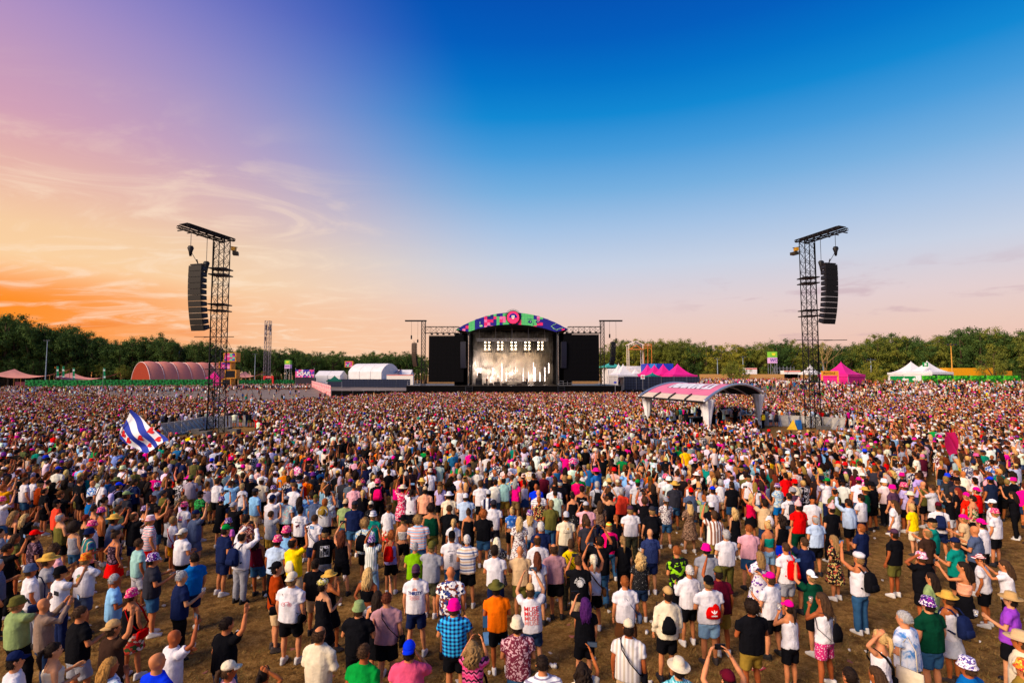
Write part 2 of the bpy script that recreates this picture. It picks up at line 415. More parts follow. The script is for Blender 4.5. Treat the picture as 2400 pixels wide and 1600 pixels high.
cr = MB(); cr.tube([(ec.x + 1.75 * math.cos(a), YS + .1, ec.z + 1.75 * math.sin(a)) for a in np.linspace(-.3, math.pi + .3, 22)], .035, 4)
cr.tube([(ec.x + 1.95 * math.cos(a), YS + .1, ec.z + 1.95 * math.sin(a)) for a in np.linspace(.2, math.pi - .2, 18)], .035, 4)
for a in np.linspace(.2, math.pi - .2, 9): cr.bar((ec.x + 1.6 * math.cos(a), YS + .1, ec.z + 1.6 * math.sin(a)), (ec.x + 2.0 * math.cos(a), YS + .1, ec.z + 2.0 * math.sin(a)), .03)
S(cr, 'emblem_crest', dark_steel)
# back and side drapes
dr = MB(); dr.grid(lambda u, v: (-10.4 + 21.2 * u, YS + 16 + .16 * math.sin(u * 190), 3.05 + v * 14.2), 200, 1); S(dr, 'back_curtain', black_cloth, smooth=True)
for sx_, xx in ((-1, -10.2), (1, 10.8)):
    dr = MB(); dr.grid(lambda u, v: (xx + .12 * math.sin(u * 90), YS + 1.2 + u * 15, 3.05 + v * 13), 90, 1); S(dr, 'side_curtain', black_cloth, smooth=True)
    wx = xx + sx_ * 1.5
    S(MB().box((wx + sx_ * .4, YS + 2.5, 9.2), (3.2, 1.0, 12.4)), 'side_wing', black_cloth)
    tw = MB(); lattice(tw, (xx, YS + .8, 3.05), (xx, YS + .8, 16.2), .5, .8); lattice(tw, (xx, YS + 14.5, 3.05), (xx, YS + 14.5, 15.5), .5, .8); S(tw, 'roof_tower', steel)
# lighting truss, catwalk bits
tr = MB(); lattice(tr, (-8.8, YS + 5, 14.1), (8.8, YS + 5, 14.1), .55, .7, .04, .025); lattice(tr, (-8.8, YS + 10, 14.3), (8.8, YS + 10, 14.3), .55, .7, .04, .025)
for x in (-8, -4, 0, 4, 8): tr.bar((x, YS + 5, 14.3), (x, YS + 5, 17), .03)
S(tr, 'lighting_truss', alu)
# wing trusses that carry the screens
for nm, xo, xi in (('l', -20.6, -12.5), ('r', 21.0, 13.2)):
    tr = MB(); lattice(tr, (xo, YS + .6, 16.1), (xi, YS + .6, 16.1), 1.5, 1.4, .06, .04, kind='z'); S(tr, 'wing_truss', dark_steel)
    tr = MB(); lattice(tr, (xo - (.3 if xo < 0 else -.3), YS + .6, .05), (xo - (.3 if xo < 0 else -.3), YS + .6, 18.2), .9, .9, .05, .03); S(tr, 'wing_tower', dark_steel)
for xa, xb in ((-24.5, -10.5), (11, 25.5)):
    st_ = MB()
    for y in (0, .5, 1.0): st_.bar((xa, YS + .3, 3.1 + y), (xa + 3, YS + .3, 3.1 + y), .03)
    for x in range(4): st_.bar((xa + x, YS + .3, 3.0), (xa + x, YS + .3, 4.1), .03)
    S(st_, 'handrail', alu)
for xs in (-10, 11.5):
    stp = MB()
    for k in range(5): stp.box((xs, YS - .3 - .25 * k, 2.6 - .52 * k), (1.6, .3, .06))
    stp.bar((xs - .8, YS, 2.9), (xs - .8, YS - 1.4, .2), .05); stp.bar((xs + .8, YS, 2.9), (xs + .8, YS - 1.4, .2), .05)
    S(stp, 'stairs', steel)

def screen(px0, px1, py0, py1, side):
    a = at(px0, py1, YS); b_ = at(px1, py0, YS)
    t = thing('video_screen', f'tall black video screen switched off, {side} of the stage opening', 'video screen', ((a.x + b_.x) / 2, YS, a.z), group='video screens beside the stage')
    w_, h_ = b_.x - a.x, b_.z - a.z
    MB().box((0, .35, h_ / 2), (w_, .25, h_)).build('back_panel', black, t)
    nx, nz = 8, 10; g = mat('#030306', .6, var=.3, vscale=.3, spec=.08)
    pm = MB().box((0, 0, 0), (w_ / nx - .015, .08, h_ / nz - .015)).mesh('led_panel')
    for i in range(nx):
        for j in range(nz):
            o = child('led_panel', pm, g, t); o.location = (-w_ / 2 + (i + .5) * w_ / nx, .17, (j + .5) * h_ / nz)
    mb = MB()
    for i in range(6): mb.box((-w_ / 2 + (i + .5) * w_ / 6, .1, h_ + .5), (.5, .5, .45)); mb.bar((-w_ / 2 + (i + .5) * w_ / 6, .1, h_ + .6), (-w_ / 2 + (i + .5) * w_ / 6, .5, h_ + 1.3), .04)
    mb.box((0, .2, h_ + .12), (w_, .2, .12)); mb.build('flood_lamps', dark_steel, t)
screen(1004, 1087, 787, 895, 'left'); screen(1322, 1404, 784, 893, 'right')

# ---------------------------------------------------------------- line arrays
array_box = MB(); array_box.prism([(-.3, -.24), (.3, -.17), (.3, .17), (-.3, .24)], (-.67, 0, 0), (0, 1, 0), (0, 0, 1), (1.34, 0, 0))
array_me = array_box.mesh('speaker_box')
grille_me = MB().box((0, -.315, 0), (1.3, .02, .44)).mesh('grille')
plate_me = [MB().box((sx_ * .685, -.02, 0), (.03, .34, .12)).mesh('rigging_plate') for sx_ in (-1, 1)]
grille_m = mat('#2c2522', .6, var=.15); box_m = mat('#0c0e16', .55); plate_m = mat('#2a3242', .5, .4)
def line_array(label, top, yaw, n=12, s=1.0, curve=2.2, grille=grille_m, group=None):
    t = thing('line_array', label, 'speaker', top, yaw, group)
    y, z, ang = 0.0, 0.0, R(-3)
    bp = MB().box((0, 0, .12), (1.2 * s, .5 * s, .1)); bp.bar((0, 0, .1), (0, -.2, .6), .05); bp.build('bumper', dark_steel, t)
    for i in range(n):
        ang += R(curve) * (.4 + 1.2 * i / n)
        h = .49 * s; y += math.sin(ang) * h * .9; z -= math.cos(ang) * h
        for nm, me, m_ in (('speaker_box', array_me, box_m), ('grille', grille_me, grille), ('rigging_plate', plate_me[0], plate_m), ('rigging_plate', plate_me[1], plate_m)):
            o = child(nm, me, m_, t); o.location = (0, y, z + h / 2); o.rotation_euler = (ang, 0, 0); o.scale = (s, s, s)
    return t, Vector((0, y, z))
for sg, x0, lb in ((-1, -10.9, 'left'), (1, 11.6, 'right')):
    line_array(f'black main line array hanging at the {lb} edge of the stage opening', (x0 + sg * .5, YS - .2, 13.2), R(10 * sg), 13, .95, 1.0, mat('#14162a', .6), 'main line arrays')
# outer stage hangs on cantilevers
for sg, pxa, pxb, pya, pyb, lb in ((-1, 962, 981, 805, 862, 'left'), (1, 1426, 1447, 802, 858, 'right')):
    c = at((pxa + pxb) / 2, pya, YS + .2)
    line_array(f'black line array hung from the outer {lb} wing tower of the stage', (c.x, YS + .1, c.z), R(-30 * sg * -1), 12, .92, 2.0, mat('#3a2a22' if sg < 0 else '#14141c', .6), 'outer line arrays')
    b_ = MB(); xt = -20.9 if sg < 0 else 21.3
    b_.box(((c.x + xt) / 2 + sg * .8, YS + .4, 18.25), (abs(xt - c.x) + 3.0, .7, .3))
    for dx in (-.5, .5): b_.bar((c.x + dx * 1.5, YS + .2, 18.1), (c.x + dx * 1.5, YS + .2, c.z + (1.2 if dx < 0 else .3)), .03)
    b_.box((c.x - .75, YS + .2, c.z + 1.5), (.3, .3, .9)); b_.box((c.x + .75, YS + .2, c.z + .6), (.3, .3, .7))
    S(b_, 'cantilever', dark_steel)

ORD = ['first', 'second', 'third', 'fourth', 'fifth', 'sixth', 'seventh', 'eighth', 'ninth', 'tenth', 'eleventh', 'twelfth', 'thirteenth', 'fourteenth', 'fifteenth', 'sixteenth', 'seventeenth', 'eighteenth', 'nineteenth', 'twentieth']
# ---------------------------------------------------------------- stage lamps, tubes, band
lamp_on = mat('#ffe2b4', emit=14, var=0)
house = mat('#15130f', .5)
halfs = MB().tube([(0, .12, 0), (0, 0, 0), (0, -.06, 0)], [.16, .30, .30], 12); par_me = halfs.mesh('reflector')
bulb_me = MB().tube([(0, -.05, 0), (0, -.09, 0)], [.19, .15], 12).mesh('bulb')
pod_x = [1141.9, 1172.2, 1203.9, 1235.9, 1266.2]
for k, px in enumerate(pod_x):
    c = at(px, 810, YS + 5)
    t = thing('blinder_rig', f'rig of six glaring blinder lamps, {["leftmost", "second from left", "middle", "second from right", "rightmost"][k]} of five above the stage', 'stage lamp', (c.x, YS + 5, c.z), group='blinder lamp rigs')
    fr = MB()
    for x in (-1.05, 1.05): fr.bar((x, .1, -1.3), (x, .1, 1.25), .04)
    for z in (-1.25, -.45, .4, 1.2): fr.bar((-1.05, .1, z), (1.05, .1, z), .03)
    fr.bar((-.6, .1, 1.2), (-.9, .1, 2.6), .02); fr.bar((.6, .1, 1.2), (.9, .1, 2.6), .02)
    fr.box((0, .1, -1.45), (2.3, .7, .22)); fr.build('frame', dark_steel, t)
    for i in (-1, 1):
        for j in (-1, 0, 1):
            o = child('reflector', par_me, house, t); o.location = (i * .48, 0, j * .78)
            o2 = child('bulb', bulb_me, lamp_on, o)
    ld = bpy.data.lights.new('blinder_light', 'SPOT'); ld.energy = 1500; ld.color = (1, .66, .36); ld.spot_size = R(120); ld.spot_blend = .8; ld.shadow_soft_size = 1.0
    lo = bpy.data.objects.new('blinder_light', ld); COL.objects.link(lo); lo.parent = t; lo.location = (0, .8, -.4); lo.rotation_euler = (R(10), 0, 0)
tube_on = mat('#ffe9e0', emit=7, var=0)
tubes = [(782, 650, 712), (810, 650, 768), (866, 688, 766), (893, 718, 768), (910, 650, 760), (951, 690, 762), (984, 613, 756), (1021, 690, 760), (1100, 610, 706), (1163, 650, 760), (1208, 685, 762), (1249, 605, 758), (1260, 645, 762), (1302, 685, 762), (1343, 645, 760), (1376, 610, 692)]
for k, (zx, z0, z1) in enumerate(tubes):
    px, pa, pb = 900 + zx / 3.564, 680 + z0 / 3.564, 680 + z1 / 3.564; dp = YS + 7 + 2.2 * (k % 3)
    a, b_ = at(px, pb, dp), at(px, pa, dp)
    t = thing('light_tube', f'upright glowing white light tube on stage, {ORD[k]} from the left', 'light tube', (a.x, dp, 3.06), group='upright light tubes on stage')
    o = MB().tube([(0, 0, a.z - 3.06), (0, 0, b_.z - 3.06)], .06, 8).build('tube', tube_on, t)
    MB().bar((0, .12, 0), (0, .12, b_.z - 3.06), .03).box((0, .1, .03), (.5, .5, .05)).build('stand', dark_steel, t)
for x, y, z, e in ((-5, 8, 5.2, 900), (0, 9, 5.8, 1150), (4.5, 8, 5.2, 480), (-8.5, 7, 7.5, 950)):
    ld = bpy.data.lights.new('tube_glow', 'POINT'); ld.energy = e; ld.color = (1, .82, .73); ld.shadow_soft_size = .8
    lo = bpy.data.objects.new('tube_glow', ld); COL.objects.link(lo); lo.location = (x, YS + y, z)
    lo.parent = stage; lo.location = (x - .3, y, z)
# theatrical smoke
sm = bpy.data.materials.new('stage_smoke'); sm.use_nodes = True; t = N(sm.node_tree); t.n.clear()
vo = t.new('ShaderNodeVolumePrincipled'); vo.inputs['Color'].default_value = (.95, .84, .72, 1); vo.inputs['Anisotropy'].default_value = .1
o_ = t.new('ShaderNodeTexCoord').outputs['Object']; sp = t.new('ShaderNodeSeparateXYZ'); t.link(o_, sp.inputs[0])
nz = t.noise(o_, .30, 5, .62, 1.2)
msk = t.math('MULTIPLY', t.maprange(sp.outputs[2], 14.5, 3.5), t.maprange(sp.outputs[0], 8.0, 3.0))
den_ = t.math('MULTIPLY', t.maprange(nz, .42, .66), t.math('ADD', t.math('MULTIPLY', msk, .9), .05))
t.link(den_, vo.inputs['Density'])
oo = t.new('ShaderNodeOutputMaterial'); t.link(vo.outputs[0], oo.inputs['Volume'])
smoke = MB().box((.2, YS + 9, 9.6), (19.6, 12.5, 12.8)).build('smoke', sm)
tag(smoke, 'warm lit theatrical smoke drifting across the back of the stage', 'smoke', kind='stuff')
# backline
t = thing('drum_kit', 'drum kit on a riser at the centre of the stage', 'drum kit', (.3, YS + 6.5, 3.06))
MB().box((0, .6, .4), (4.4, 3, .8)).build('riser', black, t)
MB().tube([(0, -.6, 1.25), (0, -.1, 1.25)], .42, 16).build('bass_drum', mat('#3a2a50', .4), t)
for x, z, r in ((-.6, 1.5, .25), (.6, 1.5, .25), (-1.1, 1.3, .3), (1.1, 1.2, .32)): MB().tube([(x, 0, z - .2), (x, 0, z + .2)], r, 12).build('drum', mat('#4a3a70', .4), t)
for x, z in ((-1.4, 2.2), (-.8, 2.6), (.9, 2.6), (1.5, 2.2)): MB().tube([(x, .2, z), (x, .2, z + .04)], [.4, .05], 14).bar((x, .2, z), (x, .3, .8), .02).build('cymbal', mat('#a08a50', .3, .8), t)
for k, (x, y, w_, h_) in enumerate(((-8.0, 4, 1.6, 1.7), (-7.8, 4.3, 1.0, 2.9), (-3.6, 3, 1.5, .8), (3.0, 4, 1.5, .9), (6.3, 4.5, 2.4, .9), (-6.2, 1.0, 1.0, .5), (-4.9, 1.0, 1.0, .5), (-1.8, .8, 1.2, .55), (1.7, .8, 1.2, .55))):
    t = thing('amplifier' if k < 5 else 'floor_monitor', f'black {"amplifier stack" if k < 5 else "wedge monitor"} on the stage, {["far left", "tall one far left", "left of the drums", "right of the drums", "wide one at right", "leftmost wedge", "second wedge from left", "wedge just left of centre", "wedge just right of centre"][k]}', 'amplifier' if k < 5 else 'monitor', (x, YS + y, 3.06))
    MB().box((0, 0, h_ / 2), (w_, .7, h_), taper=.92).build('cabinet', black, t); MB().box((0, -.36, h_ / 2), (w_ * .86, .04, h_ * .8)).build('grille', grille_m, t)
for k, x in enumerate((.3, -5.4)):
    t = thing('microphone_stand', f'thin microphone stand at the {"centre" if k == 0 else "left"} front of the stage', 'mic stand', (x, YS + 1.4, 3.06))
    MB().bar((0, 0, 0), (0, 0, 1.5), .025).box((0, 0, .02), (.4, .4, .04)).build('pole', alu, t); MB().tube([(0, 0, 1.5), (0, -.1, 1.62)], [.03, .05], 8).build('microphone', black, t)

# ---------------------------------------------------------------- delay towers
def delay_tower(sg, bpx, bpy_, lb, H):
    base = on_plane(bpx, bpy_, 0); D = base.y
    t = thing('delay_tower', f'tall black lattice delay tower with cantilever top, {lb} of the field', 'tower', base)
    tw = MB(); lattice(tw, (0, 0, .05), (0, 0, H), 1.08, 1.1, .05, .024, up=(0, 1, 0)); tw.build('mast', dark_steel, t)
    for z in (11.9, 12.5, 15.4, 16.0, 6.2, 4.9): MB().box((0, 0, z), (1.6, 1.6, .1)).build('collar', dark_steel, t)
    out = Vector((sg * 1.55, -3.3, 0)); o0 = Vector((-sg * .3, .75, H + .1))
    side = Vector((out.y, -out.x, 0)).normalized() * .75
    tp = MB(); dirv = out.normalized(); e = o0 + dirv * 4.7
    for s_ in (-1, 1): lattice(tp, o0 + side * s_, e + side * s_ + Vector((0, 0, .35)), .24, .5, .04, .025)
    for k in range(6): tp.bar(o0 + dirv * k * .92 + side * -1.2, o0 + dirv * k * .92 + side * 1.2, .06)
    tp.build('cantilever', dark_steel, t)
    sk = MB(); q = [o0 + side * -.8 + Vector((0, 0, .2)), o0 + side * .8 + Vector((0, 0, .2)), e + side * .8 + Vector((0, 0, .54)), e - side * .8 + Vector((0, 0, .54))]
    sk.add(q + [v_ + Vector((0, 0, .04)) for v_ in q], [(0, 1, 2, 3), (7, 6, 5, 4), (0, 4, 5, 1), (1, 5, 6, 2), (2, 6, 7, 3), (3, 7, 4, 0)]); sk.build('rain_cover', mat('#26303e', .5), t)
    pa = o0 + dirv * 3.9; pb = o0 + dirv * 2.3
    hang_z = H - 3.0
    yaw = math.atan2(out.x, -out.y) * .62
    la_top = Vector((pa.x + pb.x, pa.y + pb.y, 0)) / 2
    line_array(f'black line array hung high on the {lb} delay tower', base + Vector((la_top.x, la_top.y, hang_z)), yaw, 11, 1.13, 1.7, mat('#1c1816', .7) if sg < 0 else mat('#08080c', .8), 'delay tower line arrays')
    ch = MB(); ch.bar(pa, (pa.x, pa.y, hang_z + 1.6), .025).bar(pb, (pb.x, pb.y, hang_z + .6), .025)
    ch.bar((pa.x, pa.y, hang_z + 1.3), (la_top.x, la_top.y, hang_z + .15), .025)
    ch.build('hoist_chain', steel, t)
    MB().rings([(pa.x, pa.y, hang_z + .8, .1, .1), (pa.x, pa.y, hang_z + 1.2, .16, .16), (pa.x, pa.y, hang_z + 1.55, .3, .22), (pa.x, pa.y, hang_z + 1.75, .2, .15)], 10).build('hoist_motor', box_m, t, True)
    MB().rings([(pb.x, pb.y, hang_z - .5, .1, .1), (pb.x, pb.y, hang_z, .18, .16), (pb.x, pb.y, hang_z + .45, .32, .22), (pb.x, pb.y, hang_z + .6, .2, .15)], 10).build('hoist_motor', box_m, t, True)
    MB().bar((sg * -.7, 0, H - .6), (sg * -1.7, -.3, H - .8), .05).box((sg * -1.55, -.3, H - 1.4), (.5, .7, .3), R(20)).build('follow_spot', mat('#2a2416', .5), t)
    MB().box((sg * -1.35, -.3, H - .95), (.35, .4, .35)).build('yellow_lamp_body', mat('#b8860f', .5), t)
    MB().bar((sg * .9, -.9, 9.25), (sg * 1.2 + 1.6, -1.8, 9.25), .05).bar((-1.9, -.8, 9.3), (1.9, -.8, 9.3), .045).build('crossbar', dark_steel, t)
    MB().tube([(.45 * sg, -.5, H - .3), (.5 * sg, -.62, H * .6), (.42 * sg, -.6, 6), (.5 * sg, -.7, .3)], .05, 5).build('cable_bundle', black, t)
    gy = MB().bar((sg * -.6, .5, 9.3), (sg * 5.2 * -1 * -1, 3.5, .1), .016); gy.bar((-.6 * sg, -.5, 10), (-4.5 * sg, 2, .1), .016); gy.build('guy_wire', steel, t)
    for dx, dy in ((1.8, 0), (-1.8, 0), (0, 1.8), (0, -1.8)): MB().box((dx, dy, .22), (.9, .9, .44)).build('ballast_block', mat('#5a5652', .9, var=.2, bump=.4, bscale=9), t)
    return base
TW_L = delay_tower(-1, 505, 1016, 'left', 18.9); TW_R = delay_tower(1, 1906, 1004, 'right', 20.0)

# ---------------------------------------------------------------- crowd barriers
bar_panel = MB().box((0, 0, .62), (.98, .03, 1.06)).box((0, 0, 1.18), (1.0, .1, .07)).box((0, -.3, .03), (.98, .62, .05)).mesh('panel')
bar_brace = MB()
for x in (-.42, .42): bar_brace.bar((x, 0, 1.12), (x, .95, .06), .03).bar((x, 0, .06), (x, .95, .06), .025).bar((x, .02, .6), (x, .5, .06), .02)
bar_brace = bar_brace.mesh('brace')
panel_m = mat('#b2aeaa', .5, .2, var=.2)
BARS = []
def barrier_line(pts, grp, lab, flip=False):
    cnt = 0
    for (xa, ya), (xb, yb) in zip(pts, pts[1:]):
        L = math.hypot(xb - xa, yb - ya); k = max(1, round(L)); a = math.atan2(yb - ya, xb - xa) + (math.pi if flip else 0)
        for i in range(k):
            u = (i + .5) / k
            cnt += 1; t = thing('crowd_barrier', f'{lab}, {ORD[min(cnt, 20) - 1]} from left', 'barrier', (xa + (xb - xa) * u, ya + (yb - ya) * u, 0), a, grp)
            child('panel', bar_panel, panel_m, t); child('brace', bar_brace, alu, t)
            BARS.append((xa + (xb - xa) * u, ya + (yb - ya) * u))
def gp(px, py): v_ = on_plane(px, py, 0); return (v_.x, v_.y)
barrier_line([gp(372, 1024), gp(440, 1012), gp(476, 1003), gp(560, 999), gp(668, 997)], 'barrier panels round the left tower', 'grey steel crowd barrier panel behind the left delay tower', True)
barrier_line([gp(1778, 997), gp(1850, 999), gp(1930, 1003), gp(2010, 1012), gp(2090, 1024)], 'barrier panels round the right tower', 'grey steel crowd barrier panel beside the right delay tower', True)

# ---------------------------------------------------------------- mixing tent
Cc, Lc, Rc = Vector((16.2, 44.6, 0)), Vector((13.3, 55.0, 0)), Vector((27.4, 58.4, 0))
EV = 3.62; AX = Lc - Cc; SP = Rc - Cc; SPN = SP.normalized(); AXN = AX.normalized()
tent = thing('mixing_tent', 'pink barrel roofed sound mixing tent with white draped columns', 'tent', Cc)
def rp(u, v_, dz=0): # u across the span 0..1, v along the axis 0..1
    p = Cc + SP * u + AX * v_; return Vector((p.x, p.y, EV + 4 * 1.12 * u * (1 - u) + dz)) - Cc
def roof_patch(u0, u1, v0, v1, m, name, dz=0, th=.06, nu=10, nv=4):
    mb = MB(); mb.grid(lambda a, b_: rp(u0 + (u1 - u0) * a, v0 + (v1 - v0) * b_, dz), nu, nv); mb.grid(lambda a, b_: rp(u0 + (u1 - u0) * a, v0 + (v1 - v0) * (1 - b_), dz - th), nu, nv)
    return mb.build(name, m, tent, True)
pinkroof = mat('#e8718f', .45, var=.08, vscale=.6)
roof_patch(.065, .935, 0.02, .98, pinkroof, 'roof_skin', nu=24)
for k in range(4): roof_patch(-.03, .065, .02 + .24 * k + .01, .02 + .24 * (k + 1) - .01, cream_pvc, 'eave_panel', -.01); roof_patch(.935, 1.03, .02 + .24 * k + .01, .02 + .24 * (k + 1) - .01, cream_pvc, 'eave_panel', -.01)
roof_patch(-.02, 1.02, .03, .97, mat('#0d0c10', .9), 'ceiling_lining', -.1, .04, 20)
for v_ in (0.0, .25, .5, .75, 1.0):
    mb = MB(); mb.tube([rp(u, v_, .02 if v_ in (0.0, 1.0) else -.22) for u in np.linspace(-.035, 1.035, 26)], .13 if v_ in (0.0, 1.0) else .09, 6); mb.build('arch_truss', alu, tent, True)
for k in range(1, 4):
    mb = MB().tube([rp(u, .02 + .24 * k, .06) for u in np.linspace(-.03, .065, 6)], .07, 4); mb.build('eave_rib', dark_steel, tent)
mb = MB().tube([rp(-.03, v_, -.06) for v_ in np.linspace(0, 1, 8)], .09, 5); mb.build('eave_beam', dark_steel, tent)
drape_m = mat('#e2dfe2', .8, var=.08, vscale=1.5, bump=.4, bscale=3)
def drape(p, seed):
    rnd = random.Random(seed); ph = rnd.uniform(0, 6)
    mb = MB(); hh = [(0, .62), (.3, .52), (.8, .42), (1.1, .3), (1.3, .36), (2.0, .5), (2.7, .68), (EV - .05, .95)]; n = 28
    vs = []
    for z, r in hh:
        for j in range(n):
            q = 2 * math.pi * j / n; rr = r * (1 + .2 * math.sin(7 * q + ph + z)) * .62
            vs.append((p.x + rr * math.cos(q), p.y + rr * math.sin(q), z))
    mb.add(vs, [(i * n + j, i * n + (j + 1) % n, (i + 1) * n + (j + 1) % n, (i + 1) * n + j) for i in range(len(hh) - 1) for j in range(n)])
    return mb.build('draped_column', drape_m, tent, True)
four = Lc + SP
for k, p in enumerate((Cc + SP * .04 + AX * .03, Lc + SP * .04 - AX * .05, Rc - SP * .06 + AX * .03, four - SP * .06 - AX * .05)): drape(p - Cc, k)
# white letters with dark shadow on the roof skin: bars of slanted capitals seen from behind
def slab(u0, u1, v0, v1, sh, m, dz, name='lettering'):
    mb = MB(); mb.grid(lambda a, b_: rp(u0 + (u1 - u0) * a, v0 + (v1 - v0) * b_ + sh * (a - .5), dz), 6, 1)
    mb.grid(lambda a, b_: rp(u0 + (u1 - u0) * a, v0 + (v1 - v0) * (1 - b_) + sh * (a - .5), dz - .012), 6, 1); return mb.build(name, m, tent)
wl_, dl_ = mat('#ecebf0', .5), mat('#3c3a55', .5)
for k, (v0, kind) in enumerate(((.16, 'D'), (.32, 'N'), (.45, 'N'), (.57, 'N'), (.69, 'X'))):
    for dv, mm, dz in ((.018, dl_, .012), (0, wl_, .03)):
        slab(.2, .42, v0 + dv, v0 + dv + .045, .05, mm, dz); slab(.2, .42, v0 + dv + .075, v0 + dv + .115, .05, mm, dz)
        if kind == 'D':
            slab(.2, .24, v0 + dv, v0 + dv + .115, .0, mm, dz + .004); slab(.38, .42, v0 + dv + .02, v0 + dv + .13, .0, mm, dz + .004)
        else: slab(.23, .39, v0 + dv + .03, v0 + dv + .07, .06, mm, dz + .004)
# equipment under the roof
def desk(x, y, w_, d_, h_, rz, lab):
    t = thing('mixing_desk', lab, 'desk', (x, y, 0), rz)
    MB().box((0, 0, h_ * .45), (w_, d_, h_ * .9)).build('case', black, t); MB().box((0, -.1, h_ * .95), (w_ * .96, d_ * .9, .12)).build('control_surface', mat('#2c3038', .4), t)
    for x_ in (-w_ / 2, w_ / 2): MB().bar((x_, -d_ / 2 - .01, 0), (x_, -d_ / 2 - .01, h_ * .9), .035).build('edge_strip', alu, t)
    MB().box((w_ * .2, .2, h_ + .25), (.5, .05, .35), .2).build('monitor', mat('#6a86a8', .3, emit=.3), t)
FX = random.Random(5)
for k, (u, v_, w_, h_, lab) in enumerate(((.28, .12, 2.2, 1.1, 'black mixing desk beside the middle draped column'), (.5, .2, 2.4, 1.15, 'black mixing desk at the centre of the mixing tent'),
        (.66, .08, 1.5, 1.0, 'black flight case rack near the front arch of the tent'), (.80, .1, 2.2, 1.5, 'tall black flight case beside the right draped column'),
        (.14, .35, 1.8, 1.1, 'black control desk on the side of the mixing tent, nearer the middle column'), (.14, .68, 1.8, 1.2, 'black control desk next to the far left draped column'), (.45, .62, 2.6, 1.2, 'long black control desk at the back of the mixing tent'))):
    p = Cc + SP * u + AX * v_; desk(p.x, p.y, w_, .8, h_, math.atan2(SP.y, SP.x) + FX.uniform(-.1, .1), lab)
deckp = MB(); deckp.prism([(0, 0), (1, 0), (1, 1), (0, 1)], Cc + Vector((0, 0, .03)), SP, AX, (0, 0, .25)); tag(deckp.build('floor_platform', mat('#3a3836', .8)), 'dark raised platform floor under the mixing tent', 'platform')
# folded yellow and blue umbrella cover by the right tower
t = thing('parasol_cover', 'small yellow and blue tent cover beside the right tower barrier', 'cover', on_plane(1862, 1006, 0))
MB().add([(-.8, 0, 0), (.1, -.4, 0), (.1, .4, 0), (-.1, 0, 1.05)], [(0, 1, 3), (0, 3, 2), (0, 2, 1), (1, 2, 3)]).build('yellow_side', mat('#d6a915', .6), t)
MB().box((.42, 0, .5), (.5, .5, .95), .1, taper=.8).build('blue_side', mat('#1e5fa8', .6), t)
# ================================================================ BACKGROUND
def pagoda(px, py_peak, py_eave, half_px, depth, m, label, wall=None, rz=.25, group=None, valance=.5, open_front=True):
    c = at(px, py_eave, depth); pk = at(px, py_peak, depth).z; ev = c.z; hw = half_px * depth / F_PX
    t = thing('pagoda_tent', label, 'tent', (c.x, depth, 0), rz, group)
    n = 10
    mb = MB()
    for q in range(4):
        a0 = q * math.pi / 2 + math.pi / 4
        d0 = Vector((math.cos(a0), math.sin(a0), 0)) * hw * 1.414; d1 = Vector((math.cos(a0 + math.pi / 2), math.sin(a0 + math.pi / 2), 0)) * hw * 1.414
        def f(u, v, d0=d0, d1=d1):
            r = 1 - v; p = (d0 * (1 - u) + d1 * u) * (r * .985 + .015); return (p.x, p.y, ev + (pk - ev) * (v ** 1.9) * (1 - .06 * math.sin(math.pi * u) * r))
        mb.grid(f, 6, n)
        vs = [tuple(d0 * .995 + Vector((0, 0, ev + .02))), tuple(d1 * .995 + Vector((0, 0, ev + .02))), tuple(d1 * .995 + Vector((0, 0, ev - valance))), tuple(d0 * .995 + Vector((0, 0, ev - valance)))]
        mb.add(vs, [(0, 1, 2, 3)])
    mb.build('canopy', m, t, True)
    for q in range(4):
        a0 = q * math.pi / 2 + math.pi / 4; p = Vector((math.cos(a0), math.sin(a0), 0)) * hw * 1.38
        MB().bar((p.x, p.y, 0), (p.x, p.y, ev), .06).build('pole', alu, t)
    if wall is not None:
        for q in range(1 if open_front else 0, 4):
            a0 = q * math.pi / 2 + math.pi / 4 - math.pi; p0 = Vector((math.cos(a0), math.sin(a0), 0)) * hw * 1.36; p1 = Vector((math.cos(a0 + math.pi / 2), math.sin(a0 + math.pi / 2), 0)) * hw * 1.36
            MB().add([(p0.x, p0.y, .02), (p1.x, p1.y, .02), (p1.x, p1.y, ev - .1), (p0.x, p0.y, ev - .1)], [(0, 1, 2, 3)]).build('side_wall', wall, t)
    MB().tube([(0, 0, pk - .3), (0, 0, pk + .25)], [.12, .03], 6).build('finial', m, t)
    return t

# white and pink pagodas right of the stage
pagoda(1450, 853, 878, 20, 158, white_pvc, 'white pointed pagoda tent behind the right stage wing, left of the larger one', white_pvc, group='pagoda tents by the stage')
pagoda(1460.5, 854, 879, 25, 152, white_pvc, 'large white pointed pagoda tent just right of the stage', white_pvc, group='pagoda tents by the stage')
pagoda(1489, 864, 876, 11, 165, white_pvc, 'small white pagoda tent between the large white and the pink tents', white_pvc)
pinkw = mat('#c81478', .6, var=.08)
for k, (px, pk, ev, hw, dp, lb) in enumerate(((1517, 855, 876, 17, 168, 'back left'), (1518.6, 855, 876, 18, 160, 'leftmost'), (1534, 855, 877, 22, 155, 'second from left'), (1554.5, 853.5, 877.5, 22, 152, 'third from left'), (1588, 853, 878.5, 32, 148, 'rightmost and largest'))):
    pagoda(px, pk, ev, hw, dp, pink_pvc, f'bright pink pagoda tent, {lb} in the row right of the stage', pinkw, group='pink pagoda tents right of the stage')
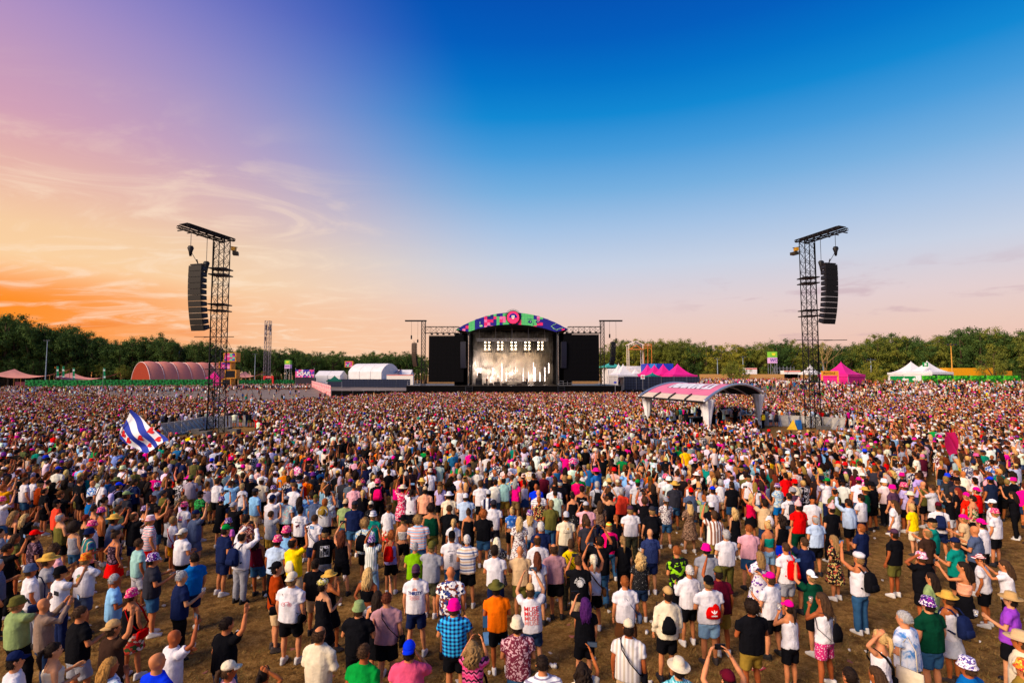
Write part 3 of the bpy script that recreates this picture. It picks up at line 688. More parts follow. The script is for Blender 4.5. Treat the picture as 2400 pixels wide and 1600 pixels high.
for k, (px, pk, hw) in enumerate(((1652, 860, 7), (1664, 859, 8), (1670, 859, 12), (1677, 859.5, 8), (1688, 860, 7), (1693, 860, 7))):
    pagoda(px, pk, 874, hw, 195 + (k % 2) * 5, pink_pvc, f'small distant pink pagoda tent, {["first", "second", "third and widest", "fourth", "fifth", "sixth"][k]} from left in the far cluster', pinkw, group='far pink pagoda tents')
pagoda(1899, 855, 873.5, 18, 150, white_pvc, 'white pagoda tent seen through the right delay tower', None)
pagoda(1972, 849, 877, 35, 118, pink_pvc, 'large pink pagoda tent with pink walls at the right field edge', pinkw, rz=.5, open_front=False)
pagoda(2136, 848, 873, 33, 138, white_pvc, 'left one of two white pagoda tents behind the green hoarding', white_pvc, rz=.1)
pagoda(2174, 847, 872, 34, 130, white_pvc, 'right one of two white pagoda tents, with a green sign on its peak', white_pvc, rz=.3)
pagoda(784, 880, 891, 17, 222, mat('#0f5a48', .6), 'dark green canopy tent behind the backstage fence left of the stage', None)
pagoda(1529, 873, 880, 13, 146, mat('#0f7a70', .6), 'teal canopy tent in front of the pink pagodas', None)
for px in (1432, ): pagoda(px, 848, 858, 22, 190, mat('#3fa6a0', .6), 'pale turquoise tent roof far behind the right outer line array', None)
o = span(2163, 2175, 849, 859, 127, .1, mat('#129a4c', .6), 'hanging_sign'); tag(o, 'green square sign in front of the right white pagoda tent', 'sign')
span(2167, 2171.5, 850.5, 857, 126.9, .06, mat('#e8f0e8'), 'pictogram', o)

# white halls
def hall(px0, px1, py_top, py_eave, depth, length, label, m=white_pvc, curved=True, rz=0.0):
    a = at(px0, py_eave, depth); b_ = at(px1, py_eave, depth); zt = at(px0, py_top, depth).z; W = b_.x - a.x
    t = thing('marquee', label, 'tent', ((a.x + b_.x) / 2, depth, 0), rz)
    nseg = max(2, int(W / 5)); ev = a.z
    prof = [(s, ev + (zt - ev) * (math.sin(math.pi * min(1, max(0, s))) ** .75 if curved else 1 - abs(2 * s - 1))) for s in np.linspace(0, 1, 13)]
    for k in range(nseg):
        x0, x1 = -W / 2 + W * k / nseg + .04, -W / 2 + W * (k + 1) / nseg - .04
        mb = MB(); mb.grid(lambda u, v: (x0 + (x1 - x0) * u, prof[int(round(v * 12))][0] * length, prof[int(round(v * 12))][1]), 1, 12); mb.build('roof_bay', m, t, True)
        MB().box(((x0 + x1) / 2, .04, ev / 2), (x1 - x0, .08, ev)).build('front_panel', m, t)
    for k in range(nseg + 1): MB().bar((-W / 2 + W * k / nseg, -.05, 0), (-W / 2 + W * k / nseg, -.05, ev), .07).build('post', alu, t)
    for s in (-1, 1):
        pg = [(0, 0)] + [(p[0] * length, p[1]) for p in prof] + [(length, 0)]
        MB().prism(pg, (s * W / 2, 0, 0), (0, 1, 0), (0, 0, 1), (s * .06, 0, 0)).build('gable', m, t)
    return t
hall(812, 898, 851, 871, 250, 18, 'large white curved marquee with grey posts left of the stage', curved=True, rz=R(-14))
hall(738, 797, 868.5, 880, 248, 11, 'low white gabled marquee beside the bar sign', curved=False)
hall(1425, 1512, 857, 866, 185, 12, 'long white hall behind the pagoda tents right of the stage', curved=False)
hall(905, 962, 866, 878, 262, 9, 'white backstage tent left of the outer line array', curved=False)
hall(1602, 1645, 861, 873, 196, 10, 'cream canvas tent near the far pink tents', cream_pvc, curved=False)
hall(1636, 1660, 861, 872, 204, 8, 'brown and cream canvas tent behind the pink cluster', mat('#8a6a4c', .8), curved=False)
# blue hall
o = span(1516, 1578, 852, 874, 176, 8, mat('#1a35b4', .5), 'blue_hall'); tag(o, 'blue painted hall wall behind the pink pagoda tents', 'building'); span(1523, 1539, 852.2, 863, 175.9, .1, mat('#2f86d8', .5), 'light_blue_panel', o)
# open timber house frame and orange deck
t = thing('house_frame', 'white and orange open gabled house frame above the white hall', 'structure', at(1491, 876, 182))
c0 = at(1491, 876, 182); zb, zm, zt = at(0, 858, 182).z, at(0, 846, 182).z, at(0, 838.5, 182).z
for dx in (-2.4, 2.4):
    for dy in (0, 3): MB().bar((dx, dy, 0), (dx, dy, zm), .16).build('post', mat('#e8d8c8', .6), t)
for dy in (0, 3): MB().bar((-2.9, dy, zm - .3), (0, dy, zt), .18).bar((0, dy, zt), (2.9, dy, zm - .3), .18).build('gable_beam', mat('#e8dcd4', .6), t)
MB().add([(-2.8, .2, zm - .2), (0, .2, zt - .1), (0, 2.8, zt - .1), (-2.8, 2.8, zm - .2)], [(0, 1, 2, 3)]).build('roof_pitch', mat('#25308c', .5), t); MB().add([(2.8, .2, zm - .2), (0, .2, zt - .1), (0, 2.8, zt - .1), (2.8, 2.8, zm - .2)], [(0, 1, 2, 3)]).build('roof_pitch', mat('#25308c', .5), t)
MB().bar((-1.9, -.3, zm - 1.6), (0, -.3, zm - .3), .14).bar((0, -.3, zm - .3), (1.9, -.3, zm - 1.6), .14).build('inner_gable', mat('#d8602c', .6), t)
MB().box((0, 0, zb), (5, 3, .3)).build('floor', mat('#c07a3c'), t)
t = thing('orange_deck', 'orange timber deck with railings right of the house frame', 'structure', at(1519, 876, 182))
for dx in (-1.3, 0, 1.3): MB().bar((dx, 0, 0), (dx, 0, at(0, 845, 182).z), .12).build('post', mat('#d2702a'), t)
for py in (846, 850, 855): MB().bar((-1.4, 0, at(0, py, 182).z), (1.4, 0, at(0, py, 182).z), .12).build('rail', mat('#d2702a'), t)

# stretch tents
def stretch(px0, px1, py_hi, py_lo, depth, label, seed):
    a = at(px0, py_lo, depth); b_ = at(px1, py_lo, depth); zh = at(px0, py_hi, depth).z; zlo = a.z; W = b_.x - a.x; Dp = 9.0
    t = thing('stretch_tent', label, 'tent', ((a.x + b_.x) / 2, depth, 0))
    def f(u, v):
        peak = abs(2 * u - 1) ** 2.2
        z = zlo + (zh - zlo) * (.25 + .75 * peak) * (.35 + .65 * v) - .9 * math.sin(math.pi * u) * (1 - v) * .3
        return (-W / 2 + W * u, Dp * v - Dp * .2, z)
    mb = MB(); mb.grid(f, 24, 10); mb.grid(lambda u, v: (f(u, 1 - v)[0], f(u, 1 - v)[1], f(u, 1 - v)[2] - .06), 24, 10); mb.build('canopy', blush_pvc, t, True)
    for u, v in ((0, 1), (1, 1), (0, 0), (1, 0), (.5, 0), (.5, 1)):
        p = f(u, v); MB().bar((p[0], p[1], 0), (p[0], p[1], p[2] - .05), .07).build('pole', wood, t)
    MB().box((-W * .3, Dp * .8, 1.3), (W * .35, .2, 2.6)).build('bar_front', mat('#5a1030', .7), t); MB().box((W * .15, Dp * .8, 1.2), (W * .3, .2, 2.4)).build('bar_front', mat('#3a2c24', .8), t)
    return t
stretch(-8, 126, 864, 886, 205, 'blush pink stretch tent at the far left edge of the field', 1)
stretch(134, 250, 872, 891, 212, 'blush pink stretch tent left of the ribbed dome tent', 2)
stretch(556, 604, 870, 884, 236, 'small blush stretch tent right of the stacked cube signs', 3)
stretch(909, 935, 862, 874, 262, 'small pink stretch tent behind the white marquee', 4)
# ribbed dome tent
dm = thing('dome_tent', 'ribbed pink barrel dome tent with shaded dark red end wall', 'tent', at(330, 876, 216)); dm.location.z = 0
rad = 43 * 216 / F_PX; hgt = at(0, 846, 216).z
axis = Vector((.47, .88, 0)).normalized(); nrm = Vector((axis.y, -axis.x, 0))   # nrm points to the camera side
def dome_pt(s, th, k=1.0): return Vector((0, 0, 0)) + axis * s + nrm * (rad * k * math.cos(th)) * 1.0 + Vector((0, 0, hgt * k * math.sin(th)))
seg = 5.6
dome_m = mat('#d8846e', .5, var=.06, vscale=.3)
for k in range(6):
    mb = MB(); mb.grid(lambda u, v: dome_pt(k * seg + .06 + (seg - .12) * u, math.pi * v, .95 + .05 * math.sin(math.pi * u) ** .6), 8, 22); mb.build('canopy_bay', dome_m, dm, True)
    mb = MB(); mb.tube([dome_pt(k * seg, a, .97) for a in np.linspace(0, math.pi, 20)], .14, 5); mb.build('rib', mat('#e2c0bc', .5), dm, True)
mb = MB(); pts = [dome_pt(-.02, a, .95) for a in np.linspace(0, math.pi, 24)]; mb.add(pts, [tuple(range(24))]); mb.build('end_wall', mat('#8c2c12', .6, var=.15), dm)  # shade of the dome front is put into this deep red
# turned so that the end wall faces half towards the camera


# hoardings
leaf_print = pattern_mat('blob', ['#0d4a22', '#1a7a36', '#2f9a4a', '#0a3a1a'], .12)
def hoarding(pts, py_h, n, m, name, label, cat, group, post=alu, t_=.06, names=None):
    """pts: two ground points, h: height in metres; n panels"""
    (xa, ya), (xb, yb) = pts; a = math.atan2(yb - ya, xb - xa); L = math.hypot(xb - xa, yb - ya) / n
    me = MB().box((0, 0, py_h / 2 + .05), (L - .05, t_, py_h)).mesh('sheet'); pm = MB().bar((-L / 2, .05, 0), (-L / 2, .05, py_h + .15), .06).mesh('post')
    for i in range(n):
        u = (i + .5) / n
        t = thing(name, label if names is None else names(i, n), cat, (xa + (xb - xa) * u, ya + (yb - ya) * u, 0), a, group)
        child('sheet', me, m, t); child('post', pm, post, t)
ordn = ['first', 'second', 'third', 'fourth', 'fifth', 'sixth', 'seventh', 'eighth', 'ninth', 'tenth', 'eleventh', 'twelfth', 'thirteenth', 'fourteenth', 'fifteenth', 'sixteenth']
def dp(px, d): return (gx(px, d), d)
hoarding([dp(60, 188), dp(500, 209)], 3.6, 14, leaf_print, 'hoarding_panel', '', 'hoarding', 'green leaf print hoarding on the left', names=lambda i, n: f'green leaf print hoarding panel, {ordn[i]} from left in the left hoarding')
hoarding([dp(560, 226), dp(690, 236)], 3.2, 5, leaf_print, 'hoarding_panel', '', 'hoarding', 'far green hoarding', names=lambda i, n: f'far green leaf print hoarding panel, {ordn[i]} from left behind the plaza')
hoarding([dp(2160, 122), dp(2392, 116)], 5.35, 6, pattern_mat('blob', ['#0f5a10', '#2a8a18', '#48b020', '#0a4a10'], .14), 'hoarding_panel', '', 'hoarding', 'green leaf print hoarding on the right', names=lambda i, n: f'green leaf print hoarding panel, {ordn[i]} from left in the right hoarding')
grn = mat('#149448', .6)
for k, (a, b_, arrow) in enumerate(((2088, 2112, 0), (2112, 2136, 1), (2136, 2160, 1), (2018, 2045, 0), (2045, 2078, 0))):
    d_ = 122 if k < 3 else 128
    o = span(a, b_ - .5, 881, 902, d_, .12, grn, 'direction_panel'); tag(o, f'plain green hoarding panel, {["left of the white arrows", "with small white arrow", "with white arrow and poster", "just right of the large pink tent", "behind the walkers right of the pink tent"][k]}', 'sign')
    if arrow:
        mx = (a + b_) / 2; mb = MB(); p = at(mx - 3, 889, d_ - .05)
        mb.prism([(-.7, 0), (-.1, .5), (-.1, .2), (.8, .2), (.8, -.2), (-.1, -.2), (-.1, -.5)], (p.x, d_ - .08, p.z), (1, 0, 0), (0, 0, 1), (0, .05, 0)); mb.build('arrow', mat('#e8f4ea'), o)
    if k == 2: span(2147, 2159, 879.5, 893, d_ - .06, .05, mat('#f0f0f0'), 'poster', o)
navy_fence = pattern_mat('plaid', ['#141a2c', '#1c2338', '#262e48'], .09)
hoarding([dp(768, 236), dp(962, 225)], 3.45, 6, navy_fence, 'fence_panel', '', 'fence', 'dark backstage fence left of the stage', names=lambda i, n: f'dark navy fence panel, {ordn[i]} from left, backstage left of the stage')
hoarding([dp(1462, 143), dp(1640, 139)], 5.0, 6, navy_fence, 'fence_panel', '', 'fence', 'dark fence right of the stage', names=lambda i, n: f'dark printed fence panel, {ordn[i]} from left, right of the stage')
patch = pattern_mat('blob', ['#e8348a', '#f4c8b0', '#f08a3c', '#f0e0d8', '#b0306a', '#7a4a9a'], .16)
hoarding([dp(731, 240), dp(776, 138)], 2.7, 14, patch, 'hoarding_panel', '', 'hoarding', 'colourful hoarding beside the plaza', names=lambda i, n: f'pink patchwork hoarding panel, {ordn[i]} from the bar sign along the plaza edge')
hoarding([dp(777, 128), dp(955, 127)], 1.7, 7, black, 'barrier_panel', '', 'barrier', 'black barrier left of the stage', names=lambda i, n: f'low black barrier panel, {ordn[i]} from left, beside the stage on the left')
hoarding([dp(1458, 127), dp(1610, 127)], 1.9, 6, black, 'barrier_panel', '', 'barrier', 'black barrier right of the stage', names=lambda i, n: f'low black barrier panel, {ordn[i]} from left, beside the stage on the right')
o = span(1640, 1960, 876.5, 888, 172, .2, mat('#b98a52', .7), 'timber_rail'); tag(o, 'long pale timber board fence behind the far crowd on the right', 'fence')

# sign towers and billboards
def wc_tower(px0, px1, py0, py1, depth, lb):
    a = at(px0, py1, depth); b_ = at(px1, py0, depth); w_ = b_.x - a.x; h_ = b_.z - a.z
    t = thing('toilet_sign_tower', f'scaffold tower with green and lilac WC sign, {lb}', 'sign', ((a.x + b_.x) / 2, depth, 0))
    MB().box((0, 0, a.z + h_ * .75), (w_, w_ * .8, h_ * .49)).build('green_box', mat('#7cc23c', .6), t); MB().box((0, 0, a.z + h_ * .25), (w_, w_ * .8, h_ * .49)).build('lilac_box', mat('#d6a8dc', .6), t)
    MB().prism([(-.45 * w_ * .6, .2 * h_ / 2), (.45 * w_ * .6, .2 * h_ / 2), (.3 * w_ * .6, -.2 * h_ / 2), (-.3 * w_ * .6, -.2 * h_ / 2)], (0, -w_ * .4 - .06, a.z + h_ * .77), (1, 0, 0), (0, 0, 1), (0, .05, 0)).build('pictogram', mat('#e8e030'), t)
    add_text('WC', h_ * .36, mat('#4a2090'), t, (0, -w_ * .4 - .03, a.z + h_ * .25), (R(90), 0, 0), bold=.02)
    mb = MB()
    for x in (-w_ * .45, w_ * .45):
        for y in (-w_ * .35, w_ * .35): mb.bar((x, y, 0), (x, y, a.z), .07)
    for z0, z1 in ((.3, a.z * .5), (a.z * .5, a.z)):
        mb.bar((-w_ * .45, -w_ * .35, z0), (w_ * .45, -w_ * .35, z1), .04); mb.bar((w_ * .45, -w_ * .35, z0), (-w_ * .45, -w_ * .35, z1), .04); mb.bar((-w_ * .45, -w_ * .35, z1), (w_ * .45, -w_ * .35, z1), .05)
    mb.build('scaffold', alu, t)
wc_tower(669, 682.5, 844, 863.5, 246, 'behind the plaza left of the stage'); wc_tower(1802, 1818, 824, 851, 175, 'left of the right delay tower')
t = thing('bar_sign', 'patchwork billboard reading BAR above the crowd at the plaza bar', 'sign', at(714, 876, 243)); t.location.z = 0
a, b_ = at(692, 884, 243), at(736, 866, 243); w_ = b_.x - a.x; h_ = b_.z - a.z
MB().box((0, .2, a.z + h_ / 2), (w_, .3, h_)).build('board', mat('#3a2a9c', .5), t)
RS = random.Random(3)
for i in range(12):
    for j in range(5):
        if 2 < i < 9 and 0 < j < 4 and RS.random() < .8: continue
        if RS.random() < .75: MB().box((-w_ / 2 + (i + .5) * w_ / 12, .03, a.z + (j + .5) * h_ / 5), (w_ / 12 - .02, .06, h_ / 5 - .02)).build('tile', mat(RS.choice(['#d83a8e', '#f0a0c8', '#6a3ab8', '#40b078', '#e85a9a', '#e8e0e8'])), t)
add_text('BAR', h_ * .72, mat('#f0eef4', .5), t, (.1, -.02, a.z + h_ * .48), (R(90), 0, 0), shear=.2, bold=.03); add_text('Cola', h_ * .3, mat('#f0eef4'), t, (-w_ * .3, -.02, a.z + h_ * .48), (R(90), 0, 0), shear=.4)
for x in (-w_ / 2, w_ / 2): MB().bar((x, .35, 0), (x, .35, b_.z + .8), .09).build('post', alu, t)
MB().box((0, 1.5, a.z / 2), (w_, 2.5, a.z * .9)).build('bar_counter', mat('#2a2430', .8), t)
# stacked cube signs
def cube_sign(px0, px1, py0, py1, depth, lab, blank=False, seed=0):
    a, b_ = at(px0, py1, depth), at(px1, py0, depth); w_, h_ = b_.x - a.x, b_.z - a.z; r_ = random.Random(seed)
    t = thing('cube_sign', lab, 'sign', ((a.x + b_.x) / 2, depth, a.z), R(8), 'stacked cube signs beside the left tower')
    MB().box((0, w_ / 2, h_ / 2), (w_, w_, h_)).build('cube', mat('#d08a2c', .6), t)
    if blank: MB().box((0, -.02, h_ / 2), (w_ * .78, .06, h_ * .78)).build('screen', mat('#14141a', .3), t)
    else:
        for i in range(4):
            for j in range(4): MB().box(((-1.5 + i) * w_ * .2, -.02, h_ * (.2 + .2 * j)), (w_ * .2 - .03, .06, h_ * .2 - .03)).build('tile', mat(r_.choice(['#d8348a', '#2a2aa0', '#e890c0', '#70c8a0', '#d84aa0', '#4838b0', '#d8348a'])), t)
    return t
cube_sign(524, 553, 826, 847.5, 211, 'ochre cube sign with patchwork face, topmost of the stack', seed=1); cube_sign(513, 541, 847.6, 866, 211.5, 'ochre cube sign with pink and blue patchwork, second from top of the stack', seed=2)
cube_sign(527, 553, 866.1, 886.5, 211, 'ochre cube sign with blank dark screen, below the patchwork cubes', True); cube_sign(519, 541, 886.6, 909.5, 211, 'plain ochre cube sign with dark panel at the foot of the stack', True)
o = span(487, 516, 886, 908, 218, 5, mat('#b81478', .6), 'pink_kiosk'); tag(o, 'magenta kiosk behind the left delay tower', 'kiosk'); 
pagoda(503, 869, 884, 15, 224, pink_pvc, 'magenta kiosk roof tent behind the left delay tower', None)
t = thing('red_gate', 'red gate arch behind the plaza crowd', 'gate', at(630, 876, 232)); t.location.z = 0
a, b_ = at(620, 895, 232), at(641, 881, 232)
for s in (-1, 1): MB().box((s * (b_.x - a.x) / 2, 0, b_.z / 2), (.6, .6, b_.z)).build('post', mat('#c8181c', .5), t)
MB().box((0, 0, b_.z - .4), (b_.x - a.x + .6, .64, .9)).build('lintel', mat('#c8181c', .5), t); add_text('WELKOM', .5, mat('#f0eeee'), t, (0, -.34, b_.z - .4), (R(90), 0, 0))
o = cube_sign(808, 827, 846, 860.5, 264, 'small patchwork cube sign above the white marquee', seed=4); o['group'] = ''
del o['group']
MB().bar((0, .6, -at(0, 860.5, 264).z), (0, .6, 0), .12).build('post', steel, o)
t = thing('token_booth_sign', 'yellow wooden arch sign reading MUNTSALE in front of the pink tent', 'sign', at(1945, 876, 112)); t.location.z = 0
a, b_ = at(1926, 880, 112), at(1965, 869, 112); w_ = b_.x - a.x; h_ = b_.z - a.z
MB().box((0, 0, a.z + h_ / 2), (w_, .25, h_)).build('board', mat('#e0932c', .6, var=.15), t)
add_text('MUNTSALE', h_ * .62, mat('#5a1c08'), t, (-w_ * .06, -.14, a.z + h_ / 2), (R(90), 0, 0), bold=.01, sx=.82)
for s in (-1, 1): MB().box((s * (w_ / 2 - .1), 0, a.z / 2), (.22, .22, a.z)).build('post', mat('#e0a040', .6), t)
o = span(1502, 1511, 878, 888, 131, .08, mat('#f0eef0', .5), 'red_cross_sign'); tag(o, 'white square sign with red cross on a pole right of the stage', 'sign')
span(1505.8, 1507.2, 879.6, 886.4, 130.95, .06, mat('#c8241c'), 'cross_bar', o); span(1503.2, 1509.8, 882.3, 883.7, 130.93, .05, mat('#c8241c'), 'cross_bar', o); q = at(1506.5, 888, 131); MB().bar((q.x, 131.05, 0), (q.x, 131.05, q.z), .05).build('pole', alu, o)
t = thing('sign_pole', 'thin pole with blue box right in front of the stage corner', 'pole', at(1441.5, 876, 122)); t.location.z = 0
MB().bar((0, 0, 0), (0, 0, at(0, 880, 122).z), .05).build('pole', alu, t); MB().box((0, 0, at(0, 896, 122).z), (.6, .3, .4)).build('box', mat('#2a3ab0'), t)
# feather flags
for k, (px, p0) in enumerate(((132, 858), (145.5, 858), (170, 862), (241.5, 862))):
    t = thing('feather_flag', f'green and white feather flag, {ordn[k]} from left at the stretch tents', 'flag', at(px, 876, 195), R(20), 'feather flags'); t.location.z = 0
    zt_ = at(0, p0, 195).z; MB().bar((0, 0, 0), (0, 0, zt_), .04).build('pole', alu, t)
    mb = MB(); mb.grid(lambda u, v: (.05 + u * (.75 - .25 * v), .08 * math.sin(6 * v + u), zt_ - 4.0 + 4 * v), 3, 10); mb.build('banner', pattern_mat('hstripe', ['#128a5a', '#128a5a', '#128a5a', '#d8ece0'], .045), t, True)
# light masts
def light_mast(px, py_top, depth, label, m, heads=3):
    t = thing('light_mast', label, 'light mast', at(px, 876, depth)); t.location.z = 0; z = at(px, py_top, depth).z
    MB().tube([(0, 0, 0), (0, 0, z)], [.2, .09], 8).build('pole', m, t); MB().bar((-1.0, 0, z - .4), (1.0, 0, z - .4), .06).build('crossarm', m, t)
    for k in range(heads): MB().box((-.9 + 1.8 * k / max(1, heads - 1), -.25, z - .25), (.4, .3, .35)).build('floodlight', steel, t)
pale = mat('#8fa0b0', .5, .3); tan = mat('#c98f38', .7)
for px, py, d_, lb, m_ in ((107, 796, 196, 'grey light mast at the left stretch tent', pale), (418, 820, 250, 'grey light mast behind the dome tent', pale), (597, 828, 245, 'grey light mast right of the cube signs', pale), (1682, 838, 178, 'pale light mast behind the far pink tents', pale), (1742, 834, 180, 'pale light mast in front of the right forest', pale),
        (2232, 805, 128, 'tall yellowish light mast beside the yellow trailer', tan), (1930, 846, 135, 'thin lamp mast left of the pink tent', pale), (2042, 840, 138, 'lamp mast behind the yellow green bush', pale)): light_mast(px, py, d_, lb, m_)
# telecom mast
t = thing('telecom_mast', 'tall lattice telecom mast with antennas behind the plaza', 'mast', at(625.5, 876, 250)); t.location.z = 0
z = at(0, 752, 250).z; mb = MB(); lattice(mb, (0, 0, 0), (0, 0, z), 2.2, 2.0, .12, .06, up=(0, 1, 0)); mb.build('lattice', mat('#6c6672', .5, .3), t)
for k in range(14):
    a_ = RS.uniform(0, 6.28); zz_ = z - RS.uniform(.3, 9); MB().box((1.1 * math.cos(a_), 1.1 * math.sin(a_), zz_), (.4, .3, RS.choice([.6, 1.6, 2.0])), a_).build('antenna', RS.choice([mat('#c8c0bc'), mat('#3a3650')]), t)
# vehicles
def truck(px0, px1, py0, py1, depth, m, label, stripe=None, cab=None, name='truck', base=None):
    a, b_ = at(px0, py1, depth), at(px1, py0, depth); L = b_.x - a.x; t = thing(name, label, 'truck' if name == 'truck' else name.split('_')[-1], ((a.x + b_.x) / 2, depth, 0)); H = b_.z; z0 = .7
    MB().box((0, 1.2, (z0 + H) / 2), (L, 2.4, H - z0)).build('body', m, t)
    if stripe: MB().box((0, -.02, H - .25), (L, .06, .3)).build('stripe', stripe, t)
    if cab: MB().box((L / 2 + .9, 1.2, z0 + 1.1), (1.8, 2.3, 2.2), taper=.86).build('cab', cab, t); MB().box((L / 2 + 1.1, .06, z0 + 1.6), (.9, .05, .7)).build('side_window', mat('#202a36', .15), t)
    n = max(2, int(L / 4))
    for i in range(n):
        x = -L / 2 + L * (i + .5) / n; w_ = MB().tube([(x, -.05, .45), (x, .3, .45)], .45, 14).build('wheel', mat('#121214', .9), t); MB().tube([(x, -.07, .45), (x, -.04, .45)], .22, 10).build('rim', alu, w_)
    return t
truck(906, 968, 877.5, 890, 242, mat('#e4ded6', .4), 'long white trailer with red stripe left of the stage', mat('#c83020'))
truck(1748, 1774, 862, 877, 178, mat('#e6e4e6', .4), 'white and red truck in front of the right forest', mat('#d83a20'), mat('#c8301c'))
truck(1838, 1876, 868, 877, 172, mat('#e6e2e0', .4), 'low white trailer with orange stripe near the right tower', mat('#e2582a'))
yel = mat('#e09a10', .5)
t = truck(2222, 2308, 862, 886, 132, yel, 'long yellow trailer with small window behind the right hoarding', None, None, 'site_trailer'); 
MB().box((-2.6, -.03, 4.1), (.9, .06, .9)).build('window_frame', mat('#f0e8e0'), t); MB().box((-2.6, -.07, 4.1), (.6, .04, .6)).build('pane', mat('#3a3066', .2), t)
t = truck(2310, 2330, 862, 886, 134, yel, 'short yellow trailer with white top at the far right', None, None, 'site_trailer')
truck(2334, 2372, 869, 886, 136, mat('#b87c14', .5), 'yellow van at the far right behind the hoarding', None, mat('#b87c14'))
# scaffold stand
t = thing('scaffold_stand', 'grey scaffold viewing stand beside the right WC sign', 'scaffold', at(1840, 876, 176)); t.location.z = 0
mb = MB()
for i in range(6):
    for j in range(2): mb.bar((-3 + i * 1.2, j * 2, 0), (-3 + i * 1.2, j * 2, at(0, 858, 176).z), .06)
for z_ in (2.2, 4.4, 6.4, 7.6):
    for j in range(2): mb.bar((-3, j * 2, z_), (3, j * 2, z_), .06)
    if z_ < 7: mb.box((0, 1, z_), (6, 2, .12))
mb.build('frame', alu, t)
# equipment by the stage edges
for k, (px, py, d_) in enumerate(((870, 908, 138), (905, 906, 138), (1500, 898, 133), (1580, 898, 133))):
    t = thing('equipment_cart', f'low dark equipment cart beside the stage, {["far left of the stage", "left of the stage corner", "right of the stage corner", "behind the mixing tent roof"][k]}', 'cart', at(px, 876, d_)); t.location.z = 0
    MB().box((0, 0, 1.0), (4.2, 1.6, .9), taper=.8).build('body', black, t); MB().bar((-2, -.8, 1.6), (2, -.8, 1.9), .05).bar((-2, -.8, .2), (-2, -.8, 1.6), .05).bar((2, -.8, .2), (2, -.8, 1.9), .05).build('frame', alu, t)

# ---------------------------------------------------------------- trees
def leaf_mat(c0, c1, c2):
    m = bpy.data.materials.new('foliage'); m.use_nodes = True; t = N(m.node_tree); b = m.node_tree.nodes['Principled BSDF']; b.inputs['Roughness'].default_value = .7; b.inputs['Specular IOR Level'].default_value = .15
    o = t.new('ShaderNodeTexCoord').outputs['Object']; oi = t.new('ShaderNodeObjectInfo')
    c = t.ramp(t.noise(o, 5, 3, .6), [(.3, lin(c0)), (.5, lin(c1)), (.7, lin(c2))])
    c = t.mix(t.maprange(oi.outputs['Random'], 0, 1, 0, .45, False), c, lin(c2))
    t.link(c, b.inputs['Base Color'])
    tr_ = t.new('ShaderNodeBsdfTranslucent'); t.link(c, tr_.inputs[0]); ms = t.new('ShaderNodeMixShader'); ms.inputs[0].default_value = .22
    t.link(b.outputs[0], ms.inputs[1]); t.link(tr_.outputs[0], ms.inputs[2]); t.link(ms.outputs[0], m.node_tree.nodes['Material Output'].inputs[0]); return m
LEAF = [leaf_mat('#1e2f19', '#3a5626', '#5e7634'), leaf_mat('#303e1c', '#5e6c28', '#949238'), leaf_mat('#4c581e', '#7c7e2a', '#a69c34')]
bark = mat('#4a3a2a', .9, var=.3, vscale=4, bump=.5, bscale=8)
def make_tree(seed, h=1.0, nclump=95, per=34, wide=.36, low=.25):
    """unit-height tree; returns (trunk mesh, crown mesh)"""
    r = random.Random(seed); tk = MB(); lean = (r.uniform(-.03, .03), r.uniform(-.03, .03))
    tk.tube([(0, 0, 0), (lean[0] * .4, lean[1] * .4, .3), (lean[0], lean[1], .62), (lean[0] * 1.3, lean[1] * 1.3, .88)], [.028, .022, .014, .004], 7)
    cl = []
    lobes = [(lean[0] + r.uniform(-.17, .17), lean[1] + r.uniform(-.17, .17), r.uniform(.45, .82), r.uniform(.13, .21)) for _ in range(9)] + [(lean[0], lean[1], .84, .15), (lean[0], lean[1], .6, .24)]
    for lx, ly, lz, lr in lobes[:7]: tk.tube([(lean[0] * lz, lean[1] * lz, max(.25, lz - .24)), (lx * .6, ly * .6, lz - .08), (lx, ly, lz)], [.012, .008, .003], 5)
    cw_ = MB()
    for i in range(nclump):
        lx, ly, lz, lr = r.choice(lobes); v = Vector((r.gauss(0, 1), r.gauss(0, 1), r.gauss(0, 1))).normalized() * lr * r.uniform(.55, 1.08)
        c = Vector((lx + v.x, ly + v.y, max(low, lz + v.z * .9))); c.z = min(c.z, .985)
        cs = r.uniform(.028, .06)
        for _ in range(per):
            d = Vector((r.gauss(0, .6), r.gauss(0, .6), r.gauss(0, .5))) * cs; p = c + d
            if p.z > 1.0: continue
            nrm = (d.normalized() + Vector((r.uniform(-.7, .7), r.uniform(-.7, .7), r.uniform(-.2, .9)))).normalized(); a = nrm.orthogonal().normalized(); b2 = nrm.cross(a); s_ = r.uniform(.0065, .0135)
            ang = r.uniform(0, 3.14); a, b2 = a * math.cos(ang) + b2 * math.sin(ang), b2 * math.cos(ang) - a * math.sin(ang)
            cw_.add([p - a * s_, p + b2 * s_ * .62, p + a * s_, p - b2 * s_ * .62], [(0, 1, 2, 3)])
    return tk.mesh('trunk', True), cw_.mesh('crown')
TREES = [make_tree(s, nclump=r_n, per=66) for s, r_n in enumerate((95, 62, 80, 52, 100, 70, 58))]
prof_l = [(-60, 722), (0, 733), (45, 740), (98, 760), (149, 759), (190, 769), (214, 781), (240, 790), (268, 793), (288, 783), (327, 781), (381, 776), (417, 793), (464, 790), (485, 799), (535, 809), (607, 809), (692, 816), (747, 818), (795, 822), (828, 831), (840, 826), (897, 818), (953, 822), (1010, 824)]
